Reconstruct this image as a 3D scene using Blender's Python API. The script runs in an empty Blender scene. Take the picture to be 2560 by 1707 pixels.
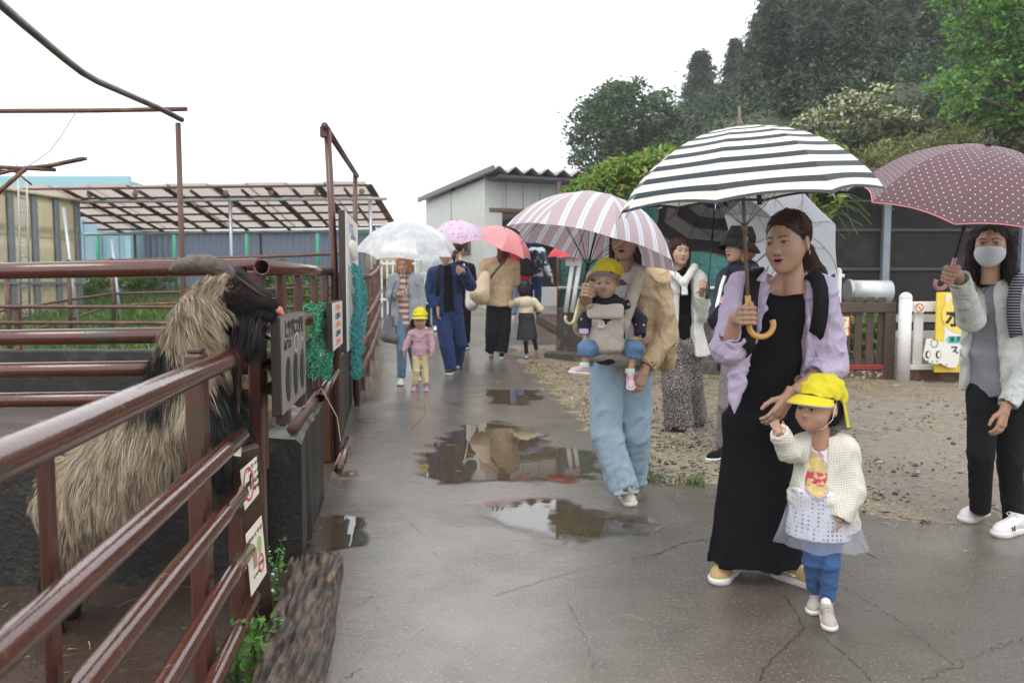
import bpy, bmesh, math, random
import numpy as np
from math import radians, sin, cos, pi, sqrt, atan2
from mathutils import Vector, Matrix, Euler

random.seed(7)
rng = np.random.default_rng(11)
scene = bpy.context.scene

# ---------------------------------------------------------------- camera
F, CX, CY, CAMZ, HORIZON = 2000.0, 1280.0, 853.5, 1.28, 710.0      # photograph pixels, 2560 x 1707
PITCH = math.atan((CY - HORIZON) / F)
cam_data = bpy.data.cameras.new('camera')
cam_data.sensor_width = 36.0
cam_data.lens = F / 2560.0 * 36.0
cam_data.clip_start = 0.05
cam_data.clip_end = 2000.0
cam_data.dof.use_dof = True
cam_data.dof.focus_distance = 3.5
cam_data.dof.aperture_fstop = 4.5
cam = bpy.data.objects.new('camera', cam_data)
scene.collection.objects.link(cam)
cam.location = (0, 0, CAMZ)
cam.rotation_euler = (pi / 2 - PITCH, 0, 0)
scene.camera = cam

# ---------------------------------------------------------------- overcast sky
SUN_EL, SUN_AZ = radians(58), radians(200)
world = bpy.data.worlds.new('World')
scene.world = world
world.use_nodes = True
wn = world.node_tree
wn.nodes.clear()
sky = wn.nodes.new('ShaderNodeTexSky')
sky.sky_type = 'NISHITA'
sky.sun_disc = False
sky.sun_elevation = SUN_EL
sky.sun_rotation = SUN_AZ
sky.air_density = 1.0
sky.dust_density = 6.0
cloud = wn.nodes.new('ShaderNodeMix')
cloud.data_type = 'RGBA'
cloud.inputs['Factor'].default_value = 0.93
cloud.inputs['B'].default_value = (9.9, 10.2, 10.65, 1)           # the closed cloud layer
wn.links.new(sky.outputs[0], cloud.inputs['A'])
bg = wn.nodes.new('ShaderNodeBackground')
bg.inputs['Strength'].default_value = 0.10
wn.links.new(cloud.outputs['Result'], bg.inputs['Color'])
wo = wn.nodes.new('ShaderNodeOutputWorld')
wn.links.new(bg.outputs[0], wo.inputs['Surface'])

sun_data = bpy.data.lights.new('sun', 'SUN')
sun_data.energy = 0.7
sun_data.angle = radians(28)
sun_data.color = (1.0, 0.97, 0.93)
sun = bpy.data.objects.new('sun', sun_data)
scene.collection.objects.link(sun)
sun.rotation_euler = (radians(90) - SUN_EL, 0, pi - SUN_AZ)

vs = scene.view_settings
scene.display_settings.display_device = 'sRGB'
vs.view_transform = 'Standard'
vs.look = 'None'
vs.exposure = 0.85
vs.gamma = 1.0
vs.use_curve_mapping = False
scene.render.film_transparent = False
cy = scene.cycles
cy.use_denoising = True
cy.max_bounces = 7
cy.diffuse_bounces = 3
cy.glossy_bounces = 3
cy.transmission_bounces = 5
cy.transparent_max_bounces = 16
cy.volume_bounces = 3
cy.caustics_reflective = False
cy.caustics_refractive = False
cy.sample_clamp_indirect = 6.0

# ================================================================ helpers
COL = scene.collection
ROOT = {}
V = np.array

def ray(px, py):
    u, v = (px - CX) / F, -(py - CY) / F
    return V([u, cos(PITCH) + v * sin(PITCH), -sin(PITCH) + v * cos(PITCH)])

def P(px, py, Y):
    """point at depth Y seen at photograph pixel (px, py)"""
    d = ray(px, py)
    return d * (Y / d[1]) + V([0, 0, CAMZ])

_HY = V([0, 9.5, 11.0, 12.3, 14.5, 17, 20, 23, 27, 60, 2000.])
_HZ = V([0, 0.0, .045, .13, .31, .53, .80, 1.0, 1.08, 1.1, 1.1])
def H(y):
    return np.interp(y, _HY, _HZ)

def G(px, py, z=0.0):
    """point on the ground under photograph pixel (px, py)"""
    d = ray(px, py)
    lo = V([0, 0, CAMZ])
    s = (z - CAMZ) / min(d[2], -1e-4)
    for _ in range(12):
        s = (z + H(d[1] * s) - CAMZ) / min(d[2], -1e-4) * .5 + s * .5
    return lo + d * s

def pxm(Y):
    return F / Y

def unit(a):
    a = V(a, dtype=float)
    return a / max(np.linalg.norm(a), 1e-9)

def rotz(a):
    return V([[cos(a), -sin(a), 0], [sin(a), cos(a), 0], [0, 0, 1.]])
def rotx(a):
    return V([[1., 0, 0], [0, cos(a), -sin(a)], [0, sin(a), cos(a)]])
def roty(a):
    return V([[cos(a), 0, sin(a)], [0, 1., 0], [-sin(a), 0, cos(a)]])

# ---------------------------------------------------------------- node shorthand
class NT:
    def __init__(s, name):
        s.m = bpy.data.materials.new(name)
        s.m.use_nodes = True
        s.t = s.m.node_tree
        s.t.nodes.clear()
        s.out = s.t.nodes.new('ShaderNodeOutputMaterial')
    def n(s, typ, props=None, **ins):
        nd = s.t.nodes.new('ShaderNode' + typ)
        for k, v in (props or {}).items():
            setattr(nd, k, v)
        for k, v in ins.items():
            key = int(k[1:]) if k[0] == 'i' and k[1:].isdigit() else k.replace('_', ' ')
            s.put(nd.inputs[key], v)
        return nd
    def put(s, sock, v):
        if isinstance(v, bpy.types.NodeSocket):
            s.t.links.new(v, sock)
        else:
            if sock.type == 'RGBA' and len(v) == 3:
                v = (*v, 1)
            sock.default_value = v
    def m_(s, op, a, b=None, c=None, clamp=False):
        nd = s.n('Math', {'operation': op, 'use_clamp': clamp}, i0=a)
        if b is not None: s.put(nd.inputs[1], b)
        if c is not None: s.put(nd.inputs[2], c)
        return nd.outputs[0]
    def mix(s, f, a, b):
        nd = s.n('Mix', {'data_type': 'RGBA'})
        s.put(nd.inputs[0], f); s.put(nd.inputs[6], a); s.put(nd.inputs[7], b)
        return nd.outputs[2]
    def obj(s):
        return s.n('TexCoord').outputs['Object']
    def uv(s):
        return s.n('TexCoord').outputs['UV']
    def attr(s, name):
        return s.n('Attribute', {'attribute_name': name})
    def noise(s, scale, co=None, detail=3.0, rough=.55, dist=0.0, stretch=None):
        co = co or s.obj()
        if stretch:
            co = s.n('Mapping', None, Vector=co, Scale=stretch).outputs[0]
        nd = s.n('TexNoise', None, Vector=co, Scale=scale, Detail=detail, Roughness=rough, Distortion=dist)
        return nd.outputs['Fac']
    def ramp(s, f, a, b):
        nd = s.n('MapRange', {'interpolation_type': 'SMOOTHSTEP'}, i0=f, i1=a, i2=b)
        return nd.outputs[0]
    def bump(s, h, strength=.3, dist=.01, normal=None):
        nd = s.n('Bump', None, Height=h, Strength=strength, Distance=dist)
        if normal is not None: s.put(nd.inputs['Normal'], normal)
        return nd.outputs[0]
    def pbsdf(s, **ins):
        nd = s.n('BsdfPrincipled')
        for k, v in ins.items():
            s.put(nd.inputs[k.replace('_', ' ')], v)
        s.t.links.new(nd.outputs[0], s.out.inputs[0])
        return nd

MATS = {}
def pm(name, col, rough=.6, var=.18, vscale=9., bump=.0, bscale=60., metallic=0., col2=None, c2=(.5, .7),
       c2scale=4., stretch=None, coat=0., spec=.5, rvar=0., bdist=.004, trans=0., sheen=0.):
    if name in MATS:
        return MATS[name]
    t = NT(name)
    n1 = t.noise(vscale, stretch=stretch)
    c = V(col, dtype=float)
    base = t.mix(n1, tuple(np.clip(c * (1 - var), 0, 1)), tuple(np.clip(c * (1 + var), 0, 1)))
    if col2 is not None:
        f = t.ramp(t.noise(c2scale, stretch=stretch, detail=5), c2[0], c2[1])
        base = t.mix(f, base, col2)
    b = t.pbsdf(Base_Color=base, Roughness=rough, Metallic=metallic)
    b.inputs['Specular IOR Level'].default_value = spec
    if rvar:
        t.put(b.inputs['Roughness'], t.m_('ADD', t.m_('MULTIPLY', t.noise(vscale * 1.7, stretch=stretch), rvar * 2), rough - rvar))
    if coat:
        b.inputs['Coat Weight'].default_value = coat
        b.inputs['Coat Roughness'].default_value = .12
    if sheen:
        b.inputs['Sheen Weight'].default_value = sheen
    if bump:
        t.put(b.inputs['Normal'], t.bump(t.noise(bscale, stretch=stretch, detail=4), bump, bdist))
    if trans:
        tr = t.n('BsdfTranslucent', None, Color=base)
        ms = t.n('MixShader', None, Fac=trans)
        t.t.links.new(b.outputs[0], ms.inputs[1]); t.t.links.new(tr.outputs[0], ms.inputs[2])
        t.t.links.new(ms.outputs[0], t.out.inputs[0])
    MATS[name] = t.m
    return t.m

def cloth(name, col, rough=.85, wr=.35, wscale=9., weave=0.0, var=.07, col2=None, **k):
    """woven fabric: soft creases plus fine weave"""
    if name in MATS:
        return MATS[name]
    t = NT(name)
    c = V(col, dtype=float)
    base = t.mix(t.noise(14.), tuple(np.clip(c * (1 - var), 0, 1)), tuple(np.clip(c * (1 + var), 0, 1)))
    if col2 is not None:
        base = t.mix(t.ramp(t.noise(k.get('c2scale', 40.), detail=2), k.get('c2a', .5), k.get('c2b', .56)), base, col2)
    big = t.noise(wscale, dist=1.2, detail=3)
    crease = t.m_('ABSOLUTE', t.m_('SUBTRACT', t.noise(wscale * .8, dist=.7, detail=1, stretch=(1, 1, .55)), .5))
    fine = t.noise(330., detail=1)
    h = t.m_('ADD', t.m_('ADD', big, t.m_('MULTIPLY', t.ramp(crease, .0, .10), .22)), t.m_('MULTIPLY', fine, .03 + weave))
    b = t.pbsdf(Base_Color=base, Roughness=rough, Normal=t.bump(h, min(wr * 1.25, 1.), .03))
    b.inputs['Specular IOR Level'].default_value = .2
    b.inputs['Sheen Weight'].default_value = .06 if max(col) > .05 else 0.0
    MATS[name] = t.m
    return t.m

# ---------------------------------------------------------------- mesh builder
class MB:
    def __init__(s):
        s.v, s.f, s.mi, s.n = [], [], [], 0
        s.uvs = None
    def add(s, verts, faces, mat=0):
        verts = np.asarray(verts, dtype=float).reshape(-1, 3)
        o = s.n
        s.v.append(verts)
        for f in faces:
            s.f.append([i + o for i in f])
            s.mi.append(mat)
        s.n += len(verts)
        return s
    def box(s, c, dims, R=None, mat=0, bev=0.0):
        d = V(dims, dtype=float) / 2
        if bev <= 0:
            vs_ = V([[x, y, z] for x in (-1, 1) for y in (-1, 1) for z in (-1, 1)]) * d
            fs = [(0, 1, 3, 2), (4, 6, 7, 5), (0, 4, 5, 1), (2, 3, 7, 6), (0, 2, 6, 4), (1, 5, 7, 3)]
        else:
            b = min(bev, min(d) * .45)
            vs_, idx = [], {}
            for x in (-1, 1):
                for y in (-1, 1):
                    for z in (-1, 1):
                        for ax in range(3):
                            p = V([x, y, z]) * (d - b)
                            p[ax] = [x, y, z][ax] * d[ax]
                            idx[(x, y, z, ax)] = len(vs_); vs_.append(p)
            fs = []
            for ax in range(3):
                a1, a2 = (ax + 1) % 3, (ax + 2) % 3
                for sg in (-1, 1):
                    q = []
                    for s1, s2 in ((-1, -1), (1, -1), (1, 1), (-1, 1)):
                        k = [0, 0, 0]; k[ax] = sg; k[a1] = s1; k[a2] = s2
                        q.append(idx[(*k, ax)])
                    fs.append(q if sg > 0 else q[::-1])
            for ax in range(3):
                a1, a2 = (ax + 1) % 3, (ax + 2) % 3
                for s1 in (-1, 1):
                    for s2 in (-1, 1):
                        k0 = [0, 0, 0]; k0[a1] = s1; k0[a2] = s2
                        ka = list(k0); ka[ax] = -1; kb = list(k0); kb[ax] = 1
                        q = [idx[(*ka, a1)], idx[(*kb, a1)], idx[(*kb, a2)], idx[(*ka, a2)]]
                        fs.append(q if s1 * s2 > 0 else q[::-1])
            for x in (-1, 1):
                for y in (-1, 1):
                    for z in (-1, 1):
                        q = [idx[(x, y, z, 0)], idx[(x, y, z, 1)], idx[(x, y, z, 2)]]
                        fs.append(q if x * y * z > 0 else q[::-1])
            vs_ = V(vs_)
        if R is not None:
            vs_ = vs_ @ np.asarray(R).T
        return s.add(vs_ + V(c), fs, mat)
    def bar(s, a, b, w, t, up=(0, 0, 1), mat=0, bev=0.0):
        """rectangular bar from a to b: w along the side, t along up"""
        a, b = V(a, dtype=float), V(b, dtype=float)
        x = unit(b - a)
        y = np.cross(V(up, dtype=float), x)
        if np.linalg.norm(y) < 1e-6: y = V([1., 0, 0])
        y = unit(y); z = np.cross(x, y)
        return s.box((a + b) / 2, (np.linalg.norm(b - a), w, t), np.stack([x, y, z], 1), mat, bev)
    def tube(s, pts, r, n=10, cap=True, mat=0, hollow=0.0):
        pts = [V(p, dtype=float) for p in pts]
        m = len(pts)
        rs = [r] * m if np.isscalar(r) else list(r)
        rings = []
        t0 = unit(pts[1] - pts[0])
        ref = V([0, 0, 1.]) if abs(t0[2]) < .9 else V([1., 0, 0])
        nx = unit(np.cross(ref, t0))
        ang = np.linspace(0, 2 * pi, n, endpoint=False)
        for i, p in enumerate(pts):
            t = unit(pts[min(i + 1, m - 1)] - pts[max(i - 1, 0)])
            nx = unit(nx - t * np.dot(nx, t))
            ny = np.cross(t, nx)
            rings.append(p + rs[i] * (np.cos(ang)[:, None] * nx + np.sin(ang)[:, None] * ny))
        fs = []
        for i in range(m - 1):
            for k in range(n):
                k2 = (k + 1) % n
                fs.append((i * n + k, i * n + k2, (i + 1) * n + k2, (i + 1) * n + k))
        if hollow:
            base = m * n
            inner = []
            for i, p in enumerate(pts):
                inner.append(p + (rings[i] - p) * (1 - hollow))
            for i in range(m - 1):
                for k in range(n):
                    k2 = (k + 1) % n
                    fs.append((base + i * n + k, base + (i + 1) * n + k, base + (i + 1) * n + k2, base + i * n + k2))
            e = (m - 1) * n
            for k in range(n):
                k2 = (k + 1) % n
                fs.append((k, base + k, base + k2, k2))
                fs.append((e + k, e + k2, base + e + k2, base + e + k))
            rings += inner
        elif cap:
            fs.append(tuple(range(n))[::-1])
            fs.append(tuple((m - 1) * n + k for k in range(n)))
        return s.add(np.concatenate(rings), fs, mat)
    def ball(s, c, r, R=None, seg=12, mat=0):
        r = V([r] * 3 if np.isscalar(r) else r, dtype=float)
        vs_, fs = [], []
        m = seg // 2
        for i in range(1, m):
            for k in range(seg):
                th, ph = pi * i / m, 2 * pi * k / seg
                vs_.append((sin(th) * cos(ph), sin(th) * sin(ph), cos(th)))
        top, bot = len(vs_), len(vs_) + 1
        vs_ += [(0, 0, 1), (0, 0, -1)]
        for k in range(seg):
            k2 = (k + 1) % seg
            fs.append((top, k, k2))
            fs.append((bot, (m - 2) * seg + k2, (m - 2) * seg + k))
            for i in range(m - 2):
                fs.append((i * seg + k, (i + 1) * seg + k, (i + 1) * seg + k2, i * seg + k2))
        vs_ = V(vs_) * r
        if R is not None: vs_ = vs_ @ np.asarray(R).T
        return s.add(vs_ + V(c), fs, mat)
    def prism(s, poly, o, ux, uy, th, mat=0):
        """flat outline (2D list) in the frame o,ux,uy, thickness th along ux x uy (centred behind the face)"""
        o, ux, uy = V(o, dtype=float), V(ux, dtype=float), V(uy, dtype=float)
        nz = unit(np.cross(ux, uy))
        n = len(poly)
        fr = [o + ux * p[0] + uy * p[1] for p in poly]
        bk = [p - nz * th for p in fr]
        fs = [tuple(range(n)), tuple(range(2 * n - 1, n - 1, -1))]
        fs += [((k + 1) % n, k, n + k, n + (k + 1) % n) for k in range(n)]
        return s.add(fr + bk, fs, mat)
    def data(s):
        return (np.concatenate(s.v) if s.v else np.zeros((0, 3))), s.f, s.mi

def mesh_np(name, verts, faces, mats, mi=None, smooth=False, uv=None, attrs=None):
    """faces: list of tuples, or an (n,k) int array"""
    me = bpy.data.meshes.new(name)
    verts = np.asarray(verts, dtype=np.float32)
    if isinstance(faces, np.ndarray):
        nf, k = faces.shape
        me.vertices.add(len(verts))
        me.vertices.foreach_set('co', verts.ravel())
        me.loops.add(nf * k)
        me.loops.foreach_set('vertex_index', faces.astype(np.int32).ravel())
        me.polygons.add(nf)
        me.polygons.foreach_set('loop_start', np.arange(0, nf * k, k, dtype=np.int32))
        me.polygons.foreach_set('loop_total', np.full(nf, k, dtype=np.int32))
    else:
        me.from_pydata([tuple(map(float, v)) for v in verts], [], [tuple(int(i) for i in f) for f in faces])
    for m in (mats if isinstance(mats, (list, tuple)) else [mats]):
        me.materials.append(m)
    if mi is not None and len(mi):
        me.polygons.foreach_set('material_index', np.asarray(mi, dtype=np.int32))
    me.polygons.foreach_set('use_smooth', np.full(len(me.polygons), bool(smooth)))
    if uv is not None:
        ul = me.uv_layers.new(name='UVMap')
        li = np.empty(len(me.loops), dtype=np.int32)
        me.loops.foreach_get('vertex_index', li)
        ul.data.foreach_set('uv', np.asarray(uv, dtype=np.float32)[li].ravel())
    for an, av in (attrs or {}).items():
        av = np.asarray(av, dtype=np.float32)
        if av.ndim == 1:
            at = me.attributes.new(an, 'FLOAT', 'POINT'); at.data.foreach_set('value', av)
        else:
            at = me.attributes.new(an, 'FLOAT_COLOR', 'POINT')
            at.data.foreach_set('color', np.concatenate([av, np.ones((len(av), 1), np.float32)], 1).ravel())
    me.update(calc_edges=True)
    me.validate()
    return me

def link(name, me, parent=None, loc=None):
    o = bpy.data.objects.new(name, me)
    COL.objects.link(o)
    if parent is not None:
        o.parent = parent
    elif loc is not None:
        o.location = tuple(map(float, loc))
    return o

def root_of(parent):
    return V(ROOT.get(parent.name, (0, 0, 0)), dtype=float)

def tag(o, label=None, cat=None, group=None, kind=None):
    if label: o['label'] = label
    if cat: o['category'] = cat
    if group: o['group'] = group
    if kind: o['kind'] = kind
    return o

def thing(name, label, cat, loc, group=None):
    o = bpy.data.objects.new(name, None)
    COL.objects.link(o)
    o.empty_display_size = .05
    o.location = tuple(map(float, loc))
    ROOT[o.name] = V(loc, dtype=float)
    return tag(o, label, cat, group)

def part(name, mb, mat, parent, smooth=False, label=None, uv=None, kind=None, attrs=None):
    """a mesh given in world coordinates, hung under its thing (or under a part of it)"""
    if isinstance(mb, MB):
        v, f, mi = mb.data()
    else:
        v, f, mi = (list(mb) + [None])[:3]
    r = root_of(parent)
    o = link(name, mesh_np(name, np.asarray(v) - r, f, mat, mi, smooth, uv, attrs), parent)
    ROOT[o.name] = r
    if label: o['label'] = label
    if kind: o['kind'] = kind
    return o

def solo(name, label, cat, mb, mat, loc, group=None, smooth=False, kind=None, uv=None, attrs=None):
    """a thing that is one mesh (world coordinates)"""
    if isinstance(mb, MB):
        v, f, mi = mb.data()
    else:
        v, f, mi = (list(mb) + [None])[:3]
    loc = V(loc, dtype=float)
    o = link(name, mesh_np(name, np.asarray(v) - loc, f, mat, mi, smooth, uv, attrs), None, loc)
    ROOT[o.name] = loc
    return tag(o, label, cat, group, kind)

def copy_tree(o, offset=(0, 0, 0), parent=None):
    c = o.copy()
    COL.objects.link(c)
    if parent is None:
        c.location = tuple(V(o.location) + V(offset))
        ROOT[c.name] = V(c.location)
    else:
        c.parent = parent
        ROOT[c.name] = root_of(parent)
    for ch in list(o.children):
        copy_tree(ch, (0, 0, 0), c)
    return c

def lettering(s, size, o, ux, uy, mat, parent, name='lettering', extrude=.0012, align='CENTER', bold=0.0):
    """real letters lying on the plane o,ux,uy"""
    cu = bpy.data.curves.new('text', 'FONT')
    cu.body = s
    cu.size = size
    cu.align_x = align
    cu.align_y = 'CENTER'
    cu.extrude = extrude
    cu.offset = bold
    cu.resolution_u = 3
    t = bpy.data.objects.new('text', cu)
    COL.objects.link(t)
    dg = bpy.context.evaluated_depsgraph_get()
    me = t.evaluated_get(dg).to_mesh()
    vs_ = V([tuple(v.co) for v in me.vertices]) if len(me.vertices) else np.zeros((0, 3))
    fs = [tuple(p.vertices) for p in me.polygons]
    t.evaluated_get(dg).to_mesh_clear()
    bpy.data.objects.remove(t, do_unlink=True)
    bpy.data.curves.remove(cu)
    if not len(vs_):
        return None
    ux, uy = unit(ux), unit(uy)
    nz = np.cross(ux, uy)
    w = V(o) + vs_[:, :1] * ux + vs_[:, 1:2] * uy + vs_[:, 2:3] * nz
    return part(name, (w, fs, None), mat, parent)

# ---------------------------------------------------------------- implicit surfaces
def _sines(seed, n, wl, aniso=(1, 1, 1)):
    r = np.random.default_rng(seed)
    k = r.normal(size=(n, 3)); k /= np.linalg.norm(k, axis=1)[:, None]
    k = k * V(aniso) * (2 * pi / wl) * r.uniform(.6, 1.5, (n, 1))
    return k, r.uniform(0, 2 * pi, n)

def snoise(p, seed, wl, n=5, aniso=(1, 1, 1)):
    """cheap smooth noise, about -1..1"""
    k, ph = _sines(seed, n, wl, aniso)
    o = np.zeros(p.shape[:-1], dtype=np.float32)
    q = p + .25 * wl * np.sin(p[..., [1, 2, 0]] * (2 * pi / (wl * 1.9)) + seed)
    for i in range(n):
        o += np.sin(q @ k[i].astype(np.float32) + ph[i])
    return o / sqrt(n)

class SDF:
    def __init__(s, lo, hi, h):
        s.h = h
        s.lo = V(lo, dtype=np.float32)
        s.n = np.ceil((V(hi) - V(lo)) / h).astype(int) + 1
        s.d = np.full(s.n, .2, dtype=np.float32)
        s.ax = [s.lo[i] + h * np.arange(s.n[i], dtype=np.float32) for i in range(3)]
    def win(s, lo, hi, m):
        i0 = np.clip(np.floor((V(lo) - m - s.lo) / s.h).astype(int), 0, s.n)
        i1 = np.clip(np.ceil((V(hi) + m - s.lo) / s.h).astype(int) + 1, 0, s.n)
        sl = tuple(slice(a, b) for a, b in zip(i0, i1))
        if any(b <= a for a, b in zip(i0, i1)):
            return None, None
        g = np.stack(np.meshgrid(*[s.ax[i][sl[i]] for i in range(3)], indexing='ij'), -1)
        return sl, g
    def mergein(s, sl, d, k, op):
        a = s.d[sl]
        if op == 'u':
            hh = np.maximum(k - np.abs(a - d), 0) / max(k, 1e-6)
            s.d[sl] = np.minimum(a, d) - hh * hh * k * .25
        else:
            d = -d
            hh = np.maximum(k - np.abs(a - d), 0) / max(k, 1e-6)
            s.d[sl] = np.maximum(a, d) + hh * hh * k * .25
        return s
    def cone(s, a, b, ra, rb=None, k=.02, fl=None, ff=1.0, op='u', flat=False):
        """tapered limb a->b; fl/ff: stretch the section by ff along fl; flat: square ends"""
        a, b = V(a, dtype=np.float32), V(b, dtype=np.float32)
        rb = ra if rb is None else rb
        rm = max(ra, rb) * max(ff, 1)
        sl, g = s.win(np.minimum(a, b) - rm, np.maximum(a, b) + rm, k + 3 * s.h)
        if sl is None: return s
        ba = b - a
        L = max(float(np.linalg.norm(ba)), 1e-6)
        pa = g - a
        tt = (pa @ ba) / (L * L)
        t = np.clip(tt, 0, 1)
        q = pa - (tt if flat else t)[..., None] * ba
        if fl is not None:
            n = unit(fl).astype(np.float32)
            q = q - n * ((q @ n) * (1 - 1 / ff))[..., None]
        d = np.sqrt((q * q).sum(-1)) - (ra + (rb - ra) * t)
        if flat:
            d = np.maximum(d, np.maximum(-tt, tt - 1) * L)
        return s.mergein(sl, d, k, op)
    def ell(s, c, r, R=None, k=.015, op='u'):
        r = V([r] * 3 if np.isscalar(r) else r, dtype=np.float32)
        c = V(c, dtype=np.float32)
        sl, g = s.win(c - r.max(), c + r.max(), k + 3 * s.h)
        if sl is None: return s
        q = g - c
        if R is not None: q = q @ V(R, dtype=np.float32)
        k0 = np.sqrt(((q / r) ** 2).sum(-1))
        k1 = np.sqrt(((q / (r * r)) ** 2).sum(-1))
        d = k0 * (k0 - 1) / np.maximum(k1, 1e-6)
        return s.mergein(sl, d, k, op)
    def bx(s, c, dims, R=None, rnd=.01, k=.01, op='u'):
        c = V(c, dtype=np.float32); hd = V(dims, dtype=np.float32) / 2 - rnd
        rm = float(np.linalg.norm(hd)) + rnd
        sl, g = s.win(c - rm, c + rm, k + 3 * s.h)
        if sl is None: return s
        q = g - c
        if R is not None: q = q @ V(R, dtype=np.float32)
        q = np.abs(q) - hd
        d = np.sqrt((np.maximum(q, 0) ** 2).sum(-1)) + np.minimum(q.max(-1), 0) - rnd
        return s.mergein(sl, d, k, op)
    def clip(s, p, n):
        """drop everything on the side n points to"""
        n = unit(n)
        g0 = [s.ax[i] * n[i] for i in range(3)]
        d = (g0[0][:, None, None] + g0[1][None, :, None] + g0[2][None, None, :]) - float(np.dot(V(p), n))
        s.d = np.maximum(s.d, d.astype(np.float32))
        return s
    def folds(s, amp, wl, seed=1, aniso=(1, 1, 1), zr=None, raw=False):
        """cloth creases: a few soft ridges running across the surface, strong in some places, absent in others"""
        m = np.abs(s.d) < amp * 3 + s.h * 2
        ii = np.argwhere(m)
        p = ii.astype(np.float32) * s.h + s.lo
        if raw:
            f = snoise(p, seed, wl, 4, aniso) * amp
        else:
            r = np.random.default_rng(seed)
            f = np.zeros(len(p), np.float32)
            for i in range(3):
                k = r.normal(size=3); k[2] = abs(k[2]) * .8; k = unit(k) * V(aniso) * 2 * pi / wl * r.uniform(.55, 1.1)
                low = snoise(p, seed * 7 + i, wl * 4.5, 3)
                ph = p @ k.astype(np.float32) + 1.6 * low + r.uniform(0, 6)
                f -= amp * np.clip(.35 + .8 * snoise(p, seed * 5 + i + 50, wl * 3., 3), 0, 1) * (1.2 * (1 - np.abs(np.sin(ph * .5))) ** 2 - .35)
        if zr is not None:
            f *= np.clip((zr[1] - p[:, 2]) / max(zr[1] - zr[0], 1e-6), 0, 1)
        s.d[m] += f
        return s
    def mesh(s):
        d = s.d
        for ax in range(3):                       # close at the borders
            sl = [slice(None)] * 3
            for e in (0, -1):
                sl[ax] = e
                d[tuple(sl)] = np.maximum(d[tuple(sl)], s.h * .5)
        neg = d < 0
        nx, ny, nz = s.n
        cnt = np.zeros((nx - 1, ny - 1, nz - 1), dtype=np.int8)
        for a in (0, 1):
            for b in (0, 1):
                for c in (0, 1):
                    cnt += neg[a:nx - 1 + a, b:ny - 1 + b, c:nz - 1 + c]
        mask = (cnt > 0) & (cnt < 8)
        ci = np.argwhere(mask)
        idx = np.full(mask.shape, -1, dtype=np.int32)
        idx[mask] = np.arange(len(ci), dtype=np.int32)
        acc = np.zeros((len(ci), 3), dtype=np.float32); num = np.zeros(len(ci), dtype=np.float32)
        co = [(a, b, c) for a in (0, 1) for b in (0, 1) for c in (0, 1)]
        dv = {o: d[ci[:, 0] + o[0], ci[:, 1] + o[1], ci[:, 2] + o[2]] for o in co}
        for o in co:
            for ax in range(3):
                if o[ax] == 0:
                    o2 = list(o); o2[ax] = 1; o2 = tuple(o2)
                    d0, d1 = dv[o], dv[o2]
                    x = (d0 < 0) != (d1 < 0)
                    t = np.where(x, d0 / np.where(x, d0 - d1, 1), 0)
                    pt = np.tile(V(o, dtype=np.float32), (len(ci), 1)); pt[:, ax] = t
                    acc += np.where(x[:, None], pt, 0); num += x
        v = (ci + acc / np.maximum(num, 1)[:, None]) * s.h + s.lo
        fs = []
        for ax in range(3):
            a1, a2 = (ax + 1) % 3, (ax + 2) % 3
            lo = [slice(None)] * 3; hi = [slice(None)] * 3
            lo[ax] = slice(0, -1); hi[ax] = slice(1, None)
            n0, n1 = neg[tuple(lo)], neg[tuple(hi)]
            e = np.argwhere(n0 != n1)
            e = e[(e[:, a1] > 0) & (e[:, a2] > 0) & (e[:, a1] < s.n[a1] - 1) & (e[:, a2] < s.n[a2] - 1)]
            if not len(e): continue
            q = []
            for o1, o2 in ((-1, -1), (0, -1), (0, 0), (-1, 0)):
                c = e.copy(); c[:, a1] += o1; c[:, a2] += o2
                q.append(idx[c[:, 0], c[:, 1], c[:, 2]])
            q = np.stack(q, 1)
            flip = ~n0[e[:, 0], e[:, 1], e[:, 2]]
            q[flip] = q[flip][:, ::-1]
            fs.append(q)
        f = np.concatenate(fs) if fs else np.zeros((0, 4), int)
        f = f[(f >= 0).all(1)]
        return v, f

def fcent(v, f):
    return v[f].mean(1)

def vnormals(v, f):
    n = np.zeros_like(v)
    fn = np.cross(v[f[:, 2]] - v[f[:, 0]], v[f[:, 3 if f.shape[1] > 3 else 1]] - v[f[:, 1 if f.shape[1] > 3 else 0]])
    for k in range(f.shape[1]):
        np.add.at(n, f[:, k], fn)
    return n / np.maximum(np.linalg.norm(n, axis=1)[:, None], 1e-9)

def join_np(items):
    """[(v, f, matindex or array)] -> one"""
    vs_, fs, ms, o = [], [], [], 0
    for v, f, m in items:
        vs_.append(v); fs.append(f + o); o += len(v)
        ms.append(np.full(len(f), m) if np.isscalar(m) else m)
    return np.concatenate(vs_), np.concatenate(fs), np.concatenate(ms)

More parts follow.
